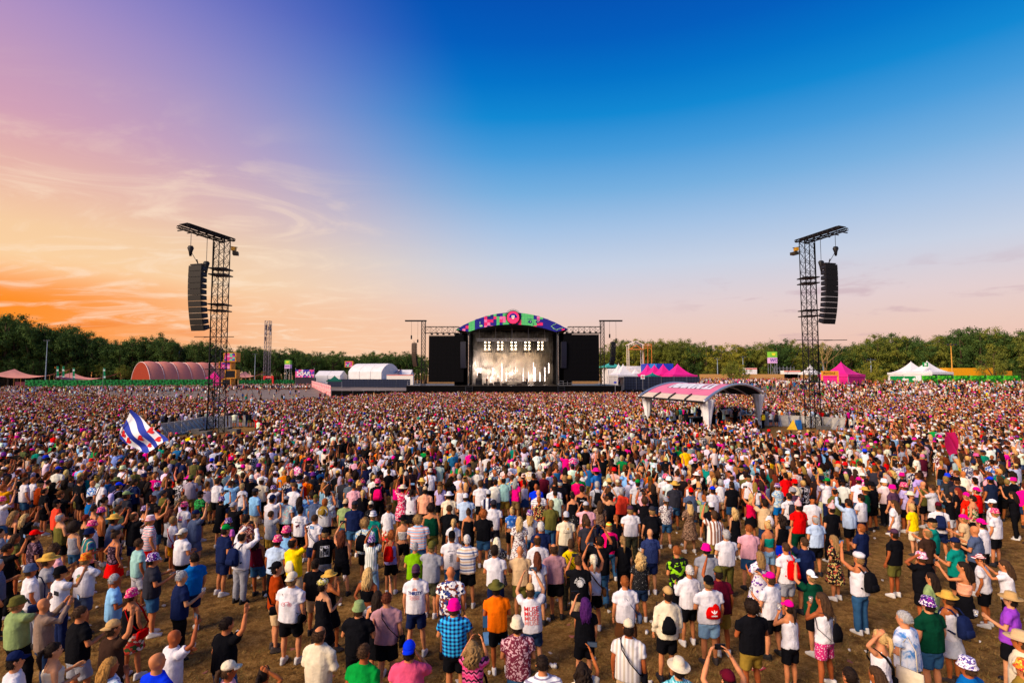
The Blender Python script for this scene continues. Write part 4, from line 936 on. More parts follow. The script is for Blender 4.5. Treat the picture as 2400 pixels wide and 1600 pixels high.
prof_r = [(1400, 800), (1419, 797), (1482, 786), (1513, 799), (1535, 791), (1576, 793), (1648, 787), (1680, 801), (1713, 804), (1752, 796), (1830, 793), (1900, 800), (1968, 797), (2027, 788), (2078, 782), (2140, 784), (2191, 779), (2250, 764), (2283, 761), (2330, 768), (2400, 776), (2470, 770)]
def interp(pr, x): return float(np.interp(x, [p[0] for p in pr], [p[1] for p in pr]))
FOREST = []
def plant(px, depth, ztop, label, group, k, r, leafm, wide=1.0):
    t = thing('broadleaf_tree', label, 'tree', (gx(px, depth), depth, 0), r.uniform(0, 6.28), group); tk, cw_ = TREES[k % len(TREES)]; s = ztop
    wd = s * wide
    for nm, me, m_ in (('trunk', tk, bark), ('crown', cw_, leafm)): o = child(nm, me, m_, t); o.scale = (wd, wd, s)
r = random.Random(11)
def ordinal(n):
    ones = ['', 'first', 'second', 'third', 'fourth', 'fifth', 'sixth', 'seventh', 'eighth', 'ninth', 'tenth', 'eleventh', 'twelfth', 'thirteenth', 'fourteenth', 'fifteenth', 'sixteenth', 'seventeenth', 'eighteenth', 'nineteenth']
    tens = {20: 'twentieth', 30: 'thirtieth', 40: 'fortieth', 50: 'fiftieth', 60: 'sixtieth', 70: 'seventieth', 80: 'eightieth'}
    if n < 20: return ones[n]
    if n % 10 == 0: return tens[n]
    return {2: 'twenty', 3: 'thirty', 4: 'forty', 5: 'fifty', 6: 'sixty', 7: 'seventy', 8: 'eighty'}[n // 10] + '-' + ones[n % 10]
for side, pr, x0, x1, dl, dr_, grp in (('left', prof_l, -40, 1005, 226, 286, 'trees along the left forest edge'), ('right', prof_r, 1418, 2450, 206, 146, 'trees along the right forest edge')):
    px = x0; n = 0
    while px < x1:
        u = (px - x0) / (x1 - x0); dep = dl + (dr_ - dl) * u + r.uniform(-4, 4); n += 1
        zt_ = at(px, interp(pr, px) + r.choice((-3, 0, 2, 5, 9, 14)), dep).z
        lm = LEAF[0] if side == 'left' else r.choice([LEAF[1], LEAF[1], LEAF[1], LEAF[0], LEAF[2]] if px < 2000 else [LEAF[1], LEAF[0]])  # shade is put into the darker left leaf colour, sunlight into the warmer right ones
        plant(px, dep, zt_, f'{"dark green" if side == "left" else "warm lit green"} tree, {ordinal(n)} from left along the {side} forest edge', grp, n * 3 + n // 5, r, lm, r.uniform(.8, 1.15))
        FOREST += [(gx(px + r.uniform(-12, 12), dep + 9 + 8 * q), dep + 9 + 8 * q, zt_ * r.uniform(.86, 1.0), r.randrange(7)) for q in range(3)]
        FOREST.append((gx(px + 6, dep - 4), dep - 3.5 + r.uniform(-1, 1), zt_ * r.uniform(.34, .5), r.randrange(7)))
        px += r.uniform(13, 20)
for side in (-1, 1):   # the wood goes on past both edges of the view
    for k in range(90):
        u = k / 90; X0, Y0, X1, Y1 = (gx(-40, 226), 226, -330, 60) if side < 0 else (gx(2450, 146), 146, 300, 20)
        FOREST += [(X0 + (X1 - X0) * u + side * q * 8 + r.uniform(-3, 3), Y0 + (Y1 - Y0) * u + r.uniform(-3, 3), r.uniform(19, 29) if side < 0 else r.uniform(15, 21), r.randrange(7)) for q in range(3)]
# bushes and the bare birch
for k, (px, pt, dep, wd, lab, lm) in enumerate(((2042, 846, 126, 1.25, 'rounded yellow green bush right of the large pink tent', LEAF[2]), (2020, 855, 124, 1.1, 'smaller yellow green bush beside the large pink tent', LEAF[2]), (1712, 846, 165, 1.25, 'dark round bush left of the white and red truck', LEAF[1]), (1735, 852, 162, 1.2, 'low green bush at the right of the round bush', LEAF[1]), (2330, 815, 128, .95, 'olive tree standing in front of the right forest', LEAF[1]))):
    t = thing('bush' if k < 4 else 'olive_tree', lab, 'bush' if k < 4 else 'tree', (gx(px, dep), dep, 0)); s = at(px, pt, dep).z * 1.0
    for nm, me, m_ in (('trunk', TREES[k][0], bark), ('crown', TREES[k][1], lm)): o = child(nm, me, m_, t); o.scale = (s * wd, s * wd, s * 1.35); o.location = (0, 0, -s * .32)
t = thing('bare_tree', 'pale nearly bare tree behind the right delay tower', 'tree', (gx(1932, 134), 134, 0)); z = at(1932, 778, 134).z; mb = MB(); rr = random.Random(4)
def twig(p, d, L, r0, lv):
    q = p + d * L; mb.tube([p, (p + q) / 2 + Vector((rr.uniform(-.1, .1), rr.uniform(-.1, .1), 0)) * L, q], [r0, r0 * .8, r0 * .55], 5)
    if lv:
        for _ in range(3): twig(p + d * L * rr.uniform(.5, 1), (d + Vector((rr.uniform(-.8, .8), rr.uniform(-.8, .8), rr.uniform(-.1, .5)))).normalized(), L * rr.uniform(.5, .7), r0 * .5, lv - 1)
twig(Vector((0, 0, 0)), Vector((.03, 0, 1)).normalized(), z * .45, .22, 4); mb.build('branches', mat('#b09060', .8), t)
fm = bpy.data.meshes.new('forest'); fm.from_pydata([(a, b_, 0) for a, b_, c, d in FOREST], [], [])
# ---------------------------------------------------------------- scattered instances for what nobody could count
def scatter(name, base_mesh, protos, kind_label, cat):
    pc = bpy.data.collections.new(name + '_sources')
    for i, p in enumerate(protos): p.name = f'{name}_source_{i:03d}'; pc.objects.link(p)
    g = bpy.data.node_groups.new(name, 'GeometryNodeTree')
    g.interface.new_socket('Geometry', in_out='INPUT', socket_type='NodeSocketGeometry'); g.interface.new_socket('Geometry', in_out='OUTPUT', socket_type='NodeSocketGeometry')
    gi, go = g.nodes.new('NodeGroupInput'), g.nodes.new('NodeGroupOutput')
    iop = g.nodes.new('GeometryNodeInstanceOnPoints'); ci = g.nodes.new('GeometryNodeCollectionInfo')
    ci.inputs['Collection'].default_value = pc; ci.inputs['Separate Children'].default_value = True; ci.inputs['Reset Children'].default_value = True
    def attr(nm, typ): n = g.nodes.new('GeometryNodeInputNamedAttribute'); n.data_type = typ; n.inputs['Name'].default_value = nm; return n.outputs['Attribute']
    g.links.new(gi.outputs[0], iop.inputs['Points']); g.links.new(ci.outputs[0], iop.inputs['Instance']); iop.inputs['Pick Instance'].default_value = True
    g.links.new(attr('idx', 'INT'), iop.inputs['Instance Index']); g.links.new(attr('rot', 'FLOAT_VECTOR'), iop.inputs['Rotation']); g.links.new(attr('scl', 'FLOAT_VECTOR'), iop.inputs['Scale'])
    g.links.new(iop.outputs[0], go.inputs[0])
    o = bpy.data.objects.new(name, base_mesh); COL.objects.link(o); md = o.modifiers.new('scatter', 'NODES'); md.node_group = g
    return tag(o, kind_label, cat, kind='stuff')
def set_attr(me, nm, typ, arr):
    a = me.attributes.new(nm, typ, 'POINT'); arr = np.asarray(arr)
    a.data.foreach_set('value' if typ in ('INT', 'FLOAT') else ('color' if typ == 'FLOAT_COLOR' else 'vector'), arr.ravel().astype(np.int32 if typ == 'INT' else np.float32))
rf_ = random.Random(2)
set_attr(fm, 'idx', 'INT', [f[3] for f in FOREST]); set_attr(fm, 'rot', 'FLOAT_VECTOR', [(0, 0, rf_.uniform(0, 6.28)) for f in FOREST]); set_attr(fm, 'scl', 'FLOAT_VECTOR', [(f[2] * 1.15, f[2] * 1.15, f[2]) for f in FOREST])
protos = []
for tk, cw_ in TREES:
    m_ = MB(); vs = []
    me = bpy.data.meshes.new('tree_mass'); a = np.zeros(len(cw_.vertices) * 3, np.float32); cw_.vertices.foreach_get('co', a)
    b_ = np.zeros(len(tk.vertices) * 3, np.float32); tk.vertices.foreach_get('co', b_)
    V = np.concatenate([a.reshape(-1, 3), b_.reshape(-1, 3)]); n0 = len(cw_.vertices)
    Fc = [tuple(p.vertices) for p in cw_.polygons] + [tuple(i + n0 for i in p.vertices) for p in tk.polygons]
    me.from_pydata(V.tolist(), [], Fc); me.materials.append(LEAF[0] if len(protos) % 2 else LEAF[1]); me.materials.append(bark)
    me.polygons.foreach_set('material_index', [0] * len(cw_.polygons) + [1] * len(tk.polygons)); protos.append(bpy.data.objects.new('tree_mass', me))
scatter('forest', fm, protos, 'deep mass of dark green trees filling the forest behind its edge', 'forest')

# ================================================================ PEOPLE
ARM = {  # elbow, wrist for the +x arm, person facing +y
    'i': ((.245, -.035, 1.14), (.255, .05, .90)), 'f': ((.265, .0, 1.15), (.07, .215, 1.14)), 'c': ((.27, .02, 1.15), (.20, .27, 1.24)),
    'd': ((.29, .16, 1.27), (.10, .185, 1.49)), 'u': ((.30, .08, 1.63), (.27, .13, 1.89)), 'p': ((.27, .20, 1.36), (.13, .37, 1.58)),
    'P': ((.28, .17, 1.58), (.15, .27, 1.84)), 'h': ((.37, -.10, 1.19), (.185, .03, 1.05)), 'b': ((.27, -.11, 1.16), (.05, -.165, 1.02)), 'k': ((.33, .06, 1.55), (.10, -.02, 1.73))}
VOX = .019
BAKE, MESHES = {}, {}
def dims(sex): return dict(sh=.185 if sex == 'm' else .160, ch=1.0 if sex == 'm' else .88, wa=1.0 if sex == 'm' else .84, hi=1.0 if sex == 'm' else 1.07)
def arm_pts(sex, code, s):
    D = dims(sex); e, w_ = ARM[code]; k = D['sh'] / .185
    return Vector((s * D['sh'], 0, 1.422)), Vector((s * e[0] * k, e[1], e[2])), Vector((s * w_[0] * k, w_[1], w_[2]))
LEG = {'a': ((.10, .01, .49), (.11, 0, .08), (.10, .01, .49), (.11, 0, .08)), 'b': ((.13, .01, .49), (.17, 0, .08), (.13, .01, .49), (.17, 0, .08)), 'c': ((.10, .0, .49), (.10, 0, .08), (.13, .09, .50), (.16, .05, .09))}
def leg_pts(code, s):
    L = LEG[code]; k, a = (L[2], L[3]) if s > 0 else (L[0], L[1])
    return Vector((s * .085, 0, .88)), Vector((s * k[0], k[1], k[2])), Vector((s * a[0], a[1], a[2]))
def torso(mb, sex, g=0.0, z0=.80, z1=1.56, boxy=0.0):
    D = dims(sex)
    prof = [(.78, .12 * D['hi'], .095), (.86, .165 * D['hi'], .118), (.94, .168 * D['hi'], .118), (1.04, .148 * D['wa'] + .004, .105), (1.12, .14 * D['wa'], .10), (1.24, .158 * D['ch'], .112), (1.35, .172 * D['ch'], .112), (1.43, .168 * D['ch'], .092), (1.475, .115 * D['ch'], .075), (1.505, .066, .062), (1.56, .054, .058)]
    zs = sorted({z0, z1} | {p[0] for p in prof if z0 < p[0] < z1}); rs = []
    for z in zs:
        rx = float(np.interp(z, [p[0] for p in prof], [p[1] for p in prof])) + g; ry = float(np.interp(z, [p[0] for p in prof], [p[2] for p in prof])) + g
        if boxy: rx = max(rx, min(boxy, .215)) if z < 1.3 else rx; ry = max(ry, boxy * .73) if z < 1.3 else ry
        rs.append((0, -.008, z, rx, ry))
    mb.rings(rs, 18, pw=2.3)
def body_solid(sex, al, ar, leg):
    mb = MB(); torso(mb, sex)
    for s, c in ((-1, al), (1, ar)):
        S_, E, W_ = arm_pts(sex, c, s); th = .88 if sex == 'f' else 1.0
        mb.tube([S_ + Vector((-s * .05, 0, .0)), S_ + (E - S_) * .15, S_ + (E - S_) * .5, E, E + (W_ - E) * .35, W_], [.05 * th, .054 * th, .047 * th, .039 * th, .040 * th, .026 * th], 10)
    for s in (-1, 1):
        H_, K, A = leg_pts(leg, s)
        mb.tube([H_ + Vector((0, 0, .04)), H_ + (K - H_) * .3, K, K + (A - K) * .32 + Vector((0, -.012, 0)), A + Vector((0, 0, .05)), A - Vector((0, 0, .04))], [.084, .083, .052, .056, .036, .036], 10)
        mb.tube([A + Vector((0, -.05, -.045)), A + Vector((0, .03, -.045)), A + Vector((s * .015, .14, -.055))], [(.034, .03), (.04, .036), (.022, .035)], 8)
    mb.rings([(0, .024, 1.535, .036, .04), (0, .02, 1.56, .056, .07), (0, .012, 1.60, .068, .086), (0, .004, 1.65, .075, .096), (0, 0, 1.70, .076, .098), (0, -.002, 1.74, .066, .086), (0, -.004, 1.768, .04, .055), (0, -.004, 1.782, .015, .02)], 16)
    mb.tube([(0, .09, 1.655), (0, .112, 1.63), (0, .095, 1.618)], [.008, .016, .012], 6)
    for s in (-1, 1): mb.tube([(s * .074, -.005, 1.675), (s * .087, -.012, 1.65), (s * .074, -.003, 1.625)], [.012, .018, .01], 6)
    return mb
def hands(sex, al, ar):
    mb = MB()
    for s, c in ((-1, al), (1, ar)):
        S_, E, W_ = arm_pts(sex, c, s); d = (W_ - E).normalized()
        ref = Vector((-s, 0, 0)) if abs(d.x) < .8 else Vector((0, 0, 1)); nrm = (ref - d * ref.dot(d)).normalized(); wd = d.cross(nrm) * s
        k = .9 if sex == 'f' else 1.0
        mb.tube([W_ - d * .02, W_ + d * .02, W_ + d * .06 * k, W_ + d * .09 * k], [(.018, .026), (.017, .034), (.015, .04), (.012, .038)], 8, up=nrm)
        curl = .5 if c in 'pPcd' else .22
        for j in range(4):
            o = (j - 1.5) * .019 * k; L = (.062, .076, .07, .055)[j] * k; b0 = W_ + d * .085 * k + wd * o
            p1 = b0 + d * L * .5 + nrm * L * curl * .35; p2 = p1 + d * L * .45 + nrm * L * curl * .8; mb.tube([b0 - d * .01, p1, p2], [.0095, .009, .0065], 5)
        b0 = W_ + d * .03 - wd * .034; p1 = b0 - wd * .026 + d * .028 + nrm * .012; p2 = p1 + d * .03 + nrm * .012; mb.tube([b0, p1, p2], [.011, .0105, .008], 5)
    return mb
def top_solid(sex, kind, al, ar):
    mb = MB(); g = .016
    if kind in ('t', 'L', 'c'):
        torso(mb, sex, g + .004, .86 if kind != 'c' else 1.08, 1.512, .208 if sex == 'm' else .178)
        for s, c in ((-1, al), (1, ar)):
            S_, E, W_ = arm_pts(sex, c, s); k = .62 if kind != 'L' else 1.0; Q = S_ + (E - S_) * k; th = .92 if sex == 'f' else 1.0
            if kind == 'L': mb.tube([S_ - Vector((s * .06, 0, 0)), S_ + (E - S_) * .15, E, E + (W_ - E) * .9], [.066 * th, .072 * th, .058 * th, .046 * th], 10)
            else: mb.tube([S_ - Vector((s * .06, 0, -.01)), S_ + (E - S_) * .12, Q], [.066 * th, .076 * th, .075 * th], 10)
    elif kind in ('v', 'd'):
        torso(mb, sex, g, .86 if kind == 'v' else .92, 1.37, .205 if sex == 'm' else .17)
        for s in (-1, 1): mb.tube([(s * .075, .07, 1.35), (s * .085, .045, 1.44), (s * .085, -.05, 1.445), (s * .075, -.085, 1.35)], [(.022, .03)] * 4, 6)
        mb.tube([(0, -.085, 1.30), (0, -.075, 1.42)], [(.10, .03), (.085, .025)], 8, up=(1, 0, 0))
    elif kind == 'b': torso(mb, sex, g, 1.06, 1.31)
    if kind in ('d', 'D'):
        if kind == 'D':
            torso(mb, sex, g + .004, .92, 1.505)
            for s, c in ((-1, al), (1, ar)): S_, E, W_ = arm_pts(sex, c, s); mb.tube([S_ - Vector((s * .06, 0, 0)), S_ + (E - S_) * .12, S_ + (E - S_) * .7], [.064, .074, .08], 10)
        mb.rings([(0, 0, .48, .27, .24), (0, 0, .62, .245, .21), (0, -.005, .80, .215, .17), (0, -.008, .96, .185, .136), (0, -.008, 1.08, .148, .118)], 20)
    return mb
def bot_solid(sex, kind, leg):
    mb = MB(); hi = dims(sex)['hi']
    if kind == 'k': mb.rings([(0, 0, .56, .245, .21), (0, 0, .72, .225, .18), (0, -.005, .88, .195 * hi, .142), (0, -.008, 1.0, .165, .124), (0, -.008, 1.03, .158, .12)], 20); return mb
    mb.rings([(0, -.005, .76, .13, .10), (0, -.008, .83, .178 * hi, .132), (0, -.008, .91, .176 * hi, .126), (0, -.008, .98, .150, .108)], 18, pw=2.3)
    for s in (-1, 1):
        H_, K, A = leg_pts(leg, s)
        if kind == 's': mb.tube([H_ + Vector((0, 0, .03)), H_ + (K - H_) * .35, H_ + (K - H_) * .84], [.098, .108, .10], 12)
        else: mb.tube([H_ + Vector((0, 0, .03)), H_ + (K - H_) * .3, K, K + (A - K) * .4, A + Vector((0, 0, -.01))], [.096, .104, .078, .076, .068], 12)
    return mb
def lumps(mb, amp, sc, seed=0):
    for i, v in enumerate(mb.v):
        p = Vector(v) * sc + Vector((seed, 0, 0)); d = noise.noise_vector(p) * amp; mb.v[i] = (v[0] + d.x, v[1] + d.y, v[2] + d.z)
    return mb
HEADZ = Vector((0, 0, 1.66))
def strands(mb):
    for i, v in enumerate(mb.v):
        q = noise.noise(Vector((v[0] * 60, v[1] * 60, v[2] * 4))) * .012 + noise.noise(Vector((v[0] * 14, v[1] * 14, v[2] * 9))) * .016
        c = Vector((v[0], v[1] + .03, 0)); c = c.normalized() if c.length > 1e-4 else Vector((0, -1, 0)); mb.v[i] = (v[0] + c.x * q, v[1] + c.y * q, v[2] + (.03 * noise.noise(Vector((v[0] * 40, 3, v[1] * 40))) if v[2] < 1.45 else 0))
    return mb
def hair_solid(kind):
    mb = MB()
    base = [(0, -.045, 1.585, .052, .045), (0, -.034, 1.615, .073, .07), (0, -.022, 1.66, .084, .09), (0, -.014, 1.70, .086, .098), (0, -.006, 1.74, .078, .094), (0, -.004, 1.772, .056, .068), (0, -.004, 1.793, .022, .03)]
    if kind == 'x': return None
    if kind[0] == 's' and len(kind) > 1:
        v_ = kind[1]; b2 = [list(q) for q in base]
        if v_ == '1': b2 = [[c, y, z, rx * .975, ry * .97] for c, y, z, rx, ry in b2[1:]]
        if v_ == '2': b2 = [[c, y, z + (.018 if z > 1.7 else 0), rx * 1.06, ry * 1.06] for c, y, z, rx, ry in b2]
        if v_ == '3': b2 = [[c, y - .012, z - .012, rx * 1.0, ry * .93] for c, y, z, rx, ry in b2[:5]] + [[0, -.045, 1.745, .05, .05]]
        mb.rings([tuple(q) for q in b2], 26); n0 = len(mb.v); lumps(mb, (.006, .006, .022, .008)[int(v_)], 34, int(v_) * 5); return mb
    if kind in ('s', 'p', 'b', 'o'): mb.rings(base, 22); lumps(mb, .014, 30)
    if kind == 'p': lumps(mb.tube([(0, -.10, 1.70), (0, -.15, 1.69), (0, -.165, 1.58), (0, -.14, 1.40)], [.03, .036, .034, .012], 8), .006, 20)
    if kind == 'b': mb.rings([(0, -.07, 1.755, .03, .03), (0, -.075, 1.785, .052, .052), (0, -.075, 1.82, .045, .045), (0, -.075, 1.845, .015, .015)], 10); lumps(mb, .004, 30)
    if kind in 'lC':
        r_ = random.Random(5 if kind == 'l' else 8); mb.rings(base, 22); lumps(mb, .012, 30); nl = 13 if kind == 'l' else 17
        for i in range(nl):
            a_ = math.pi * (i + .5) / nl; sx_, k_ = math.cos(a_), (1.0 if kind == 'l' else 1.25); L = r_.uniform(.30, .40) if kind == 'l' else r_.uniform(.26, .34); am = .008 if kind == 'l' else .03; ph = r_.uniform(0, 6)
            p0 = Vector((sx_ * .07, -.02 - .07 * math.sin(a_), 1.72)); pts = [p0]
            for q in range(1, 7):
                u = q / 6; z = 1.72 - L * u * 1.05; pts.append(Vector((sx_ * (.07 + .022 * math.sin(u * 2.4)) * k_ + am * math.sin(ph + u * 13), -.03 - .065 * math.sin(a_) - .075 * min(1, u * 1.5) * (.45 + .55 * math.sin(a_)) + am * math.cos(ph + u * 11), z)))
            w_ = r_.uniform(.02, .028) * (1.1 if kind == 'C' else 1.0); mb.tube(pts, [w_, w_ * 1.1, w_ * 1.05, w_, w_ * .85, w_ * .6, .004], 7)
    if kind == 'c': mb.rings([(0, -.03, 1.57, .06, .05), (0, -.03, 1.61, .095, .09), (0, -.025, 1.66, .112, .112), (0, -.012, 1.71, .115, .12), (0, -.005, 1.76, .10, .105), (0, 0, 1.80, .07, .075), (0, 0, 1.825, .02, .03)], 20); lumps(mb, .03, 24)
    if kind == 'C':
        mb.rings(base, 16); mb.tube([(0, -.05, 1.74), (0, -.08, 1.62), (0, -.105, 1.52), (0, -.125, 1.43), (0, -.13, 1.37)], [(.09, .06), (.105, .06), (.11, .05), (.10, .04), (.05, .02)], 24, up=(1, 0, 0)); strands(mb); lumps(mb, .022, 26)
    if kind == 'a': mb.rings([(0, -.03, 1.52, .08, .07), (0, -.03, 1.58, .15, .14), (0, -.025, 1.66, .19, .18), (0, -.012, 1.74, .19, .185), (0, -.005, 1.82, .15, .15), (0, 0, 1.88, .08, .08), (0, 0, 1.90, .02, .03)], 22); lumps(mb, .03, 22)
    return mb
def hat_solid(kind):
    mb = MB(); dome = [(0, -.004, 1.705, .088, .106), (0, -.006, 1.74, .086, .104), (0, -.008, 1.775, .072, .088), (0, -.008, 1.80, .046, .058), (0, -.008, 1.812, .015, .02)]
    if kind in ('k', 'kb'):
        mb.rings(dome, 18); sg = 1 if kind == 'k' else -1
        vs, n = [], 9
        for dz in (0, -.008):
            for j in range(n):
                q = math.pi * (j / (n - 1)); x, y = math.cos(q), math.sin(q); vs.append((x * .075, sg * (.06 + .02 * y), 1.716 + dz)); vs.append((x * .078, sg * (.07 + .115 * y), 1.704 + dz - .02 * x * x))
        f = []
        for j in range(n - 1): f += [(2 * j, 2 * j + 2, 2 * j + 3, 2 * j + 1), (2 * n + 2 * j, 2 * n + 2 * j + 1, 2 * n + 2 * j + 3, 2 * n + 2 * j + 2), (2 * j + 1, 2 * j + 3, 2 * n + 2 * j + 3, 2 * n + 2 * j + 1)]
        mb.add(vs, f); mb.rings([(0, -.008, 1.81, .01, .01), (0, -.008, 1.82, .008, .008)], 6)
    if kind == 'u': mb.rings([(0, 0, 1.662, .118, .133), (0, 0, 1.668, .120, .135), (0, 0, 1.70, .094, .110), (0, 0, 1.712, .094, .110), (0, -.002, 1.785, .080, .095), (0, -.002, 1.80, .062, .075)], 20); lumps(mb, .006, 18)
    if kind == 'f': mb.rings([(0, 0, 1.70, .165, .185), (0, 0, 1.712, .178, .198), (0, 0, 1.718, .165, .185), (0, 0, 1.712, .096, .112), (0, 0, 1.76, .090, .105), (0, 0, 1.81, .078, .092), (0, 0, 1.825, .05, .06)], 22)
    if kind == 'w': mb.rings([(0, -.004, 1.69, .092, .11), (0, -.006, 1.72, .094, .112), (0, -.01, 1.78, .08, .095), (0, -.02, 1.84, .05, .06), (0, -.035, 1.90, .022, .025), (0, -.05, 1.92, .028, .028), (0, -.05, 1.95, .024, .024), (0, -.05, 1.965, .008, .008)], 16); lumps(mb, .005, 18)
    if kind == 'r': mb.rings([(0, -.01, 1.69, .088, .106), (0, -.015, 1.73, .105, .125), (0, -.02, 1.77, .10, .12), (0, -.01, 1.80, .06, .075), (0, -.01, 1.805, .02, .02)], 18); lumps(mb, .008, 14)
    return mb
def shoe_mesh():
    if 'shoe' not in MESHES:
        mb = MB().rings([(0, .045, 0, .044, .135), (0, .045, .025, .047, .138), (0, .04, .05, .045, .128), (0, .01, .075, .042, .095), (0, -.02, .115, .042, .058), (0, -.02, .125, .036, .05)], 14, pw=2.6)
        MESHES['shoe'] = mb.mesh('shoe', True)
    return MESHES['shoe']
def fold_noise(me, amp, seed):
    n = len(me.vertices); co = np.zeros(n * 3, np.float32); me.vertices.foreach_get('co', co); co = co.reshape(-1, 3); nm = np.zeros(n * 3, np.float32); me.vertices.foreach_get('normal', nm); nm = nm.reshape(-1, 3)
    x, y, z = co.T; ph = seed * 1.7
    d = (np.sin(z * 26 + 9 * x + 5 * np.sin(11 * y + ph) + ph) * .5 + np.sin(z * 11 - 21 * x + 4 * np.sin(z * 9 + ph)) * .5 + np.sin(38 * x + 17 * y + 13 * z + ph) * .3)
    rg = (1 - np.abs(np.sin(z * 15 + 13 * np.abs(x) - 6 * y + 2.5 * np.sin(8 * x + ph)))) ** 4 + (1 - np.abs(np.sin(z * 9 - 17 * np.abs(x) + ph + 3 * np.sin(6 * z)))) ** 4
    d = d * .7 + rg * .7
    co += nm * (d * amp)[:, None]; me.vertices.foreach_set('co', co.ravel().astype(np.float32)); me.update()
def want(key):
    if key not in BAKE: BAKE[key] = None
    return key
def bake():
    tmp = []
    for i, key in enumerate(BAKE):
        k = key[0]
        mb = body_solid(*key[1:]) if k == 'body' else (top_solid(*key[1:]) if k == 'top' else bot_solid(*key[1:]))
        me = mb.mesh(k); o = bpy.data.objects.new('tmp', me); COL.objects.link(o)
        rm = o.modifiers.new('r', 'REMESH'); rm.mode = 'VOXEL'; rm.voxel_size = VOX; rm.use_smooth_shade = True
        if k != 'body': sm_ = o.modifiers.new('s', 'SMOOTH'); sm_.factor = .5; sm_.iterations = 2
        dc = o.modifiers.new('d', 'DECIMATE'); dc.ratio = .34 if k == 'body' else .5
        tmp.append((key, o))
    dg = bpy.context.evaluated_depsgraph_get(); dg.update()
    for i, (key, o) in enumerate(tmp):
        me = bpy.data.meshes.new_from_object(o.evaluated_get(dg)); nm = {'body': 'person', 'top': {'t': 't_shirt', 'L': 'shirt', 'c': 'crop_top', 'v': 'tank_top', 'd': 'dress', 'D': 'dress', 'b': 'strapless_top'}.get(key[2], 'top'), 'bot': {'s': 'shorts', 'j': 'trousers', 'k': 'skirt'}.get(key[2], 'bottom')}[key[0]]
        me.name = nm
        if key[0] == 'body':
            h = hands(key[1], key[2], key[3]); n = len(me.vertices); co = np.zeros(n * 3, np.float32); me.vertices.foreach_get('co', co)
            fs = [tuple(p.vertices) for p in me.polygons] + [tuple(j + n for j in f) for f in h.f]; vs = co.reshape(-1, 3).tolist() + h.v
            me2 = bpy.data.meshes.new('person'); me2.from_pydata(vs, [], fs); bpy.data.meshes.remove(me); me = me2
        else: fold_noise(me, .012 if key[0] == 'top' else .009, i)
        me.polygons.foreach_set('use_smooth', [True] * len(me.polygons)); me.materials.clear(); me.materials.append(None); BAKE[key] = me
    for key, o in tmp: d = o.data; bpy.data.objects.remove(o); bpy.data.meshes.remove(d)

# ---------------------------------------------------------------- colours of clothes: key -> (words, hex) or (words, kind, hexes, scale)
PAL = dict(white=('white', '#d6d3d8'), cream=('cream', '#d9cdb8'), black=('black', '#0e0e12'), charcoal=('charcoal', '#2c2c34'), grey=('grey', '#8f9098'), lgrey=('light grey', '#b9bac0'), slate=('slate blue', '#4c566e'), navy=('navy', '#18203f'), blue=('blue', '#2c5f9a'),
    royal=('royal blue', '#2038c8'), sky=('light blue', '#8fb6da'), pale=('pale blue', '#b6c6dc'), teal=('teal', '#177a70'), ptl=('pale teal', '#9fc0bc'), green=('green', '#16864a'), lime=('lime green', '#7fa848'), dgreen=('dark green', '#12382a'), olive=('olive', '#5d5a38'), sage=('sage green', '#8a9a72'),
    khaki=('khaki', '#8a7446'), beige=('beige', '#c3aa8c'), tan=('tan', '#b79a74'), brown=('brown', '#5a3c2a'), dbrown=('dark brown', '#33251f'), rust=('rust', '#8a3c1a'), orange=('orange', '#d8741a'), rorange=('red orange', '#d8401c'), mustard=('mustard', '#c8921e'), yellow=('yellow', '#e6c80e'),
    red=('red', '#c41824'), coral=('coral', '#e0584c'), maroon=('maroon', '#521624'), rose=('rose', '#c05a74'), pink=('pale pink', '#d8a8b0'), hpink=('hot pink', '#f0208c'), magenta=('magenta', '#d81c6a'), orchid=('orchid pink', '#c870b0'), peach=('peach', '#e0a890'), purple=('purple', '#8a4ab0'), lilac=('lilac', '#b8acd0'), lav=('lavender', '#8d86b8'), plum=('plum', '#4a3446'), taupe=('taupe', '#7c6c62'), denim=('denim', '#3a5676'), ldenim=('light denim', '#8aa6c0'), ddenim=('dark denim', '#24324c'), dusty=('dusty rose', '#a8848a'), mint=('pale mint', '#c4d6c4'), silver=('silver', '#a8a6a6'),
    gold=('golden blond', '#a8793c'), blond=('blond', '#c8a46a'), plat=('platinum blond', '#e0d4b8'), dblond=('dark blond', '#8f6e44'), ginger=('ginger', '#9a5426'), auburn=('auburn', '#5c2c1a'), dhair=('dark brown', '#241812'), hair=('brown', '#46301f'), redh=('red', '#7a2418'), vio=('dark purple', '#45175a'), whiteh=('white', '#d4cec8'), straw=('straw', '#c8a468'), turq=('turquoise', '#5cc0c0'), crimson=('crimson', '#b8164a'), scarlet=('bright red', '#d8181c'))
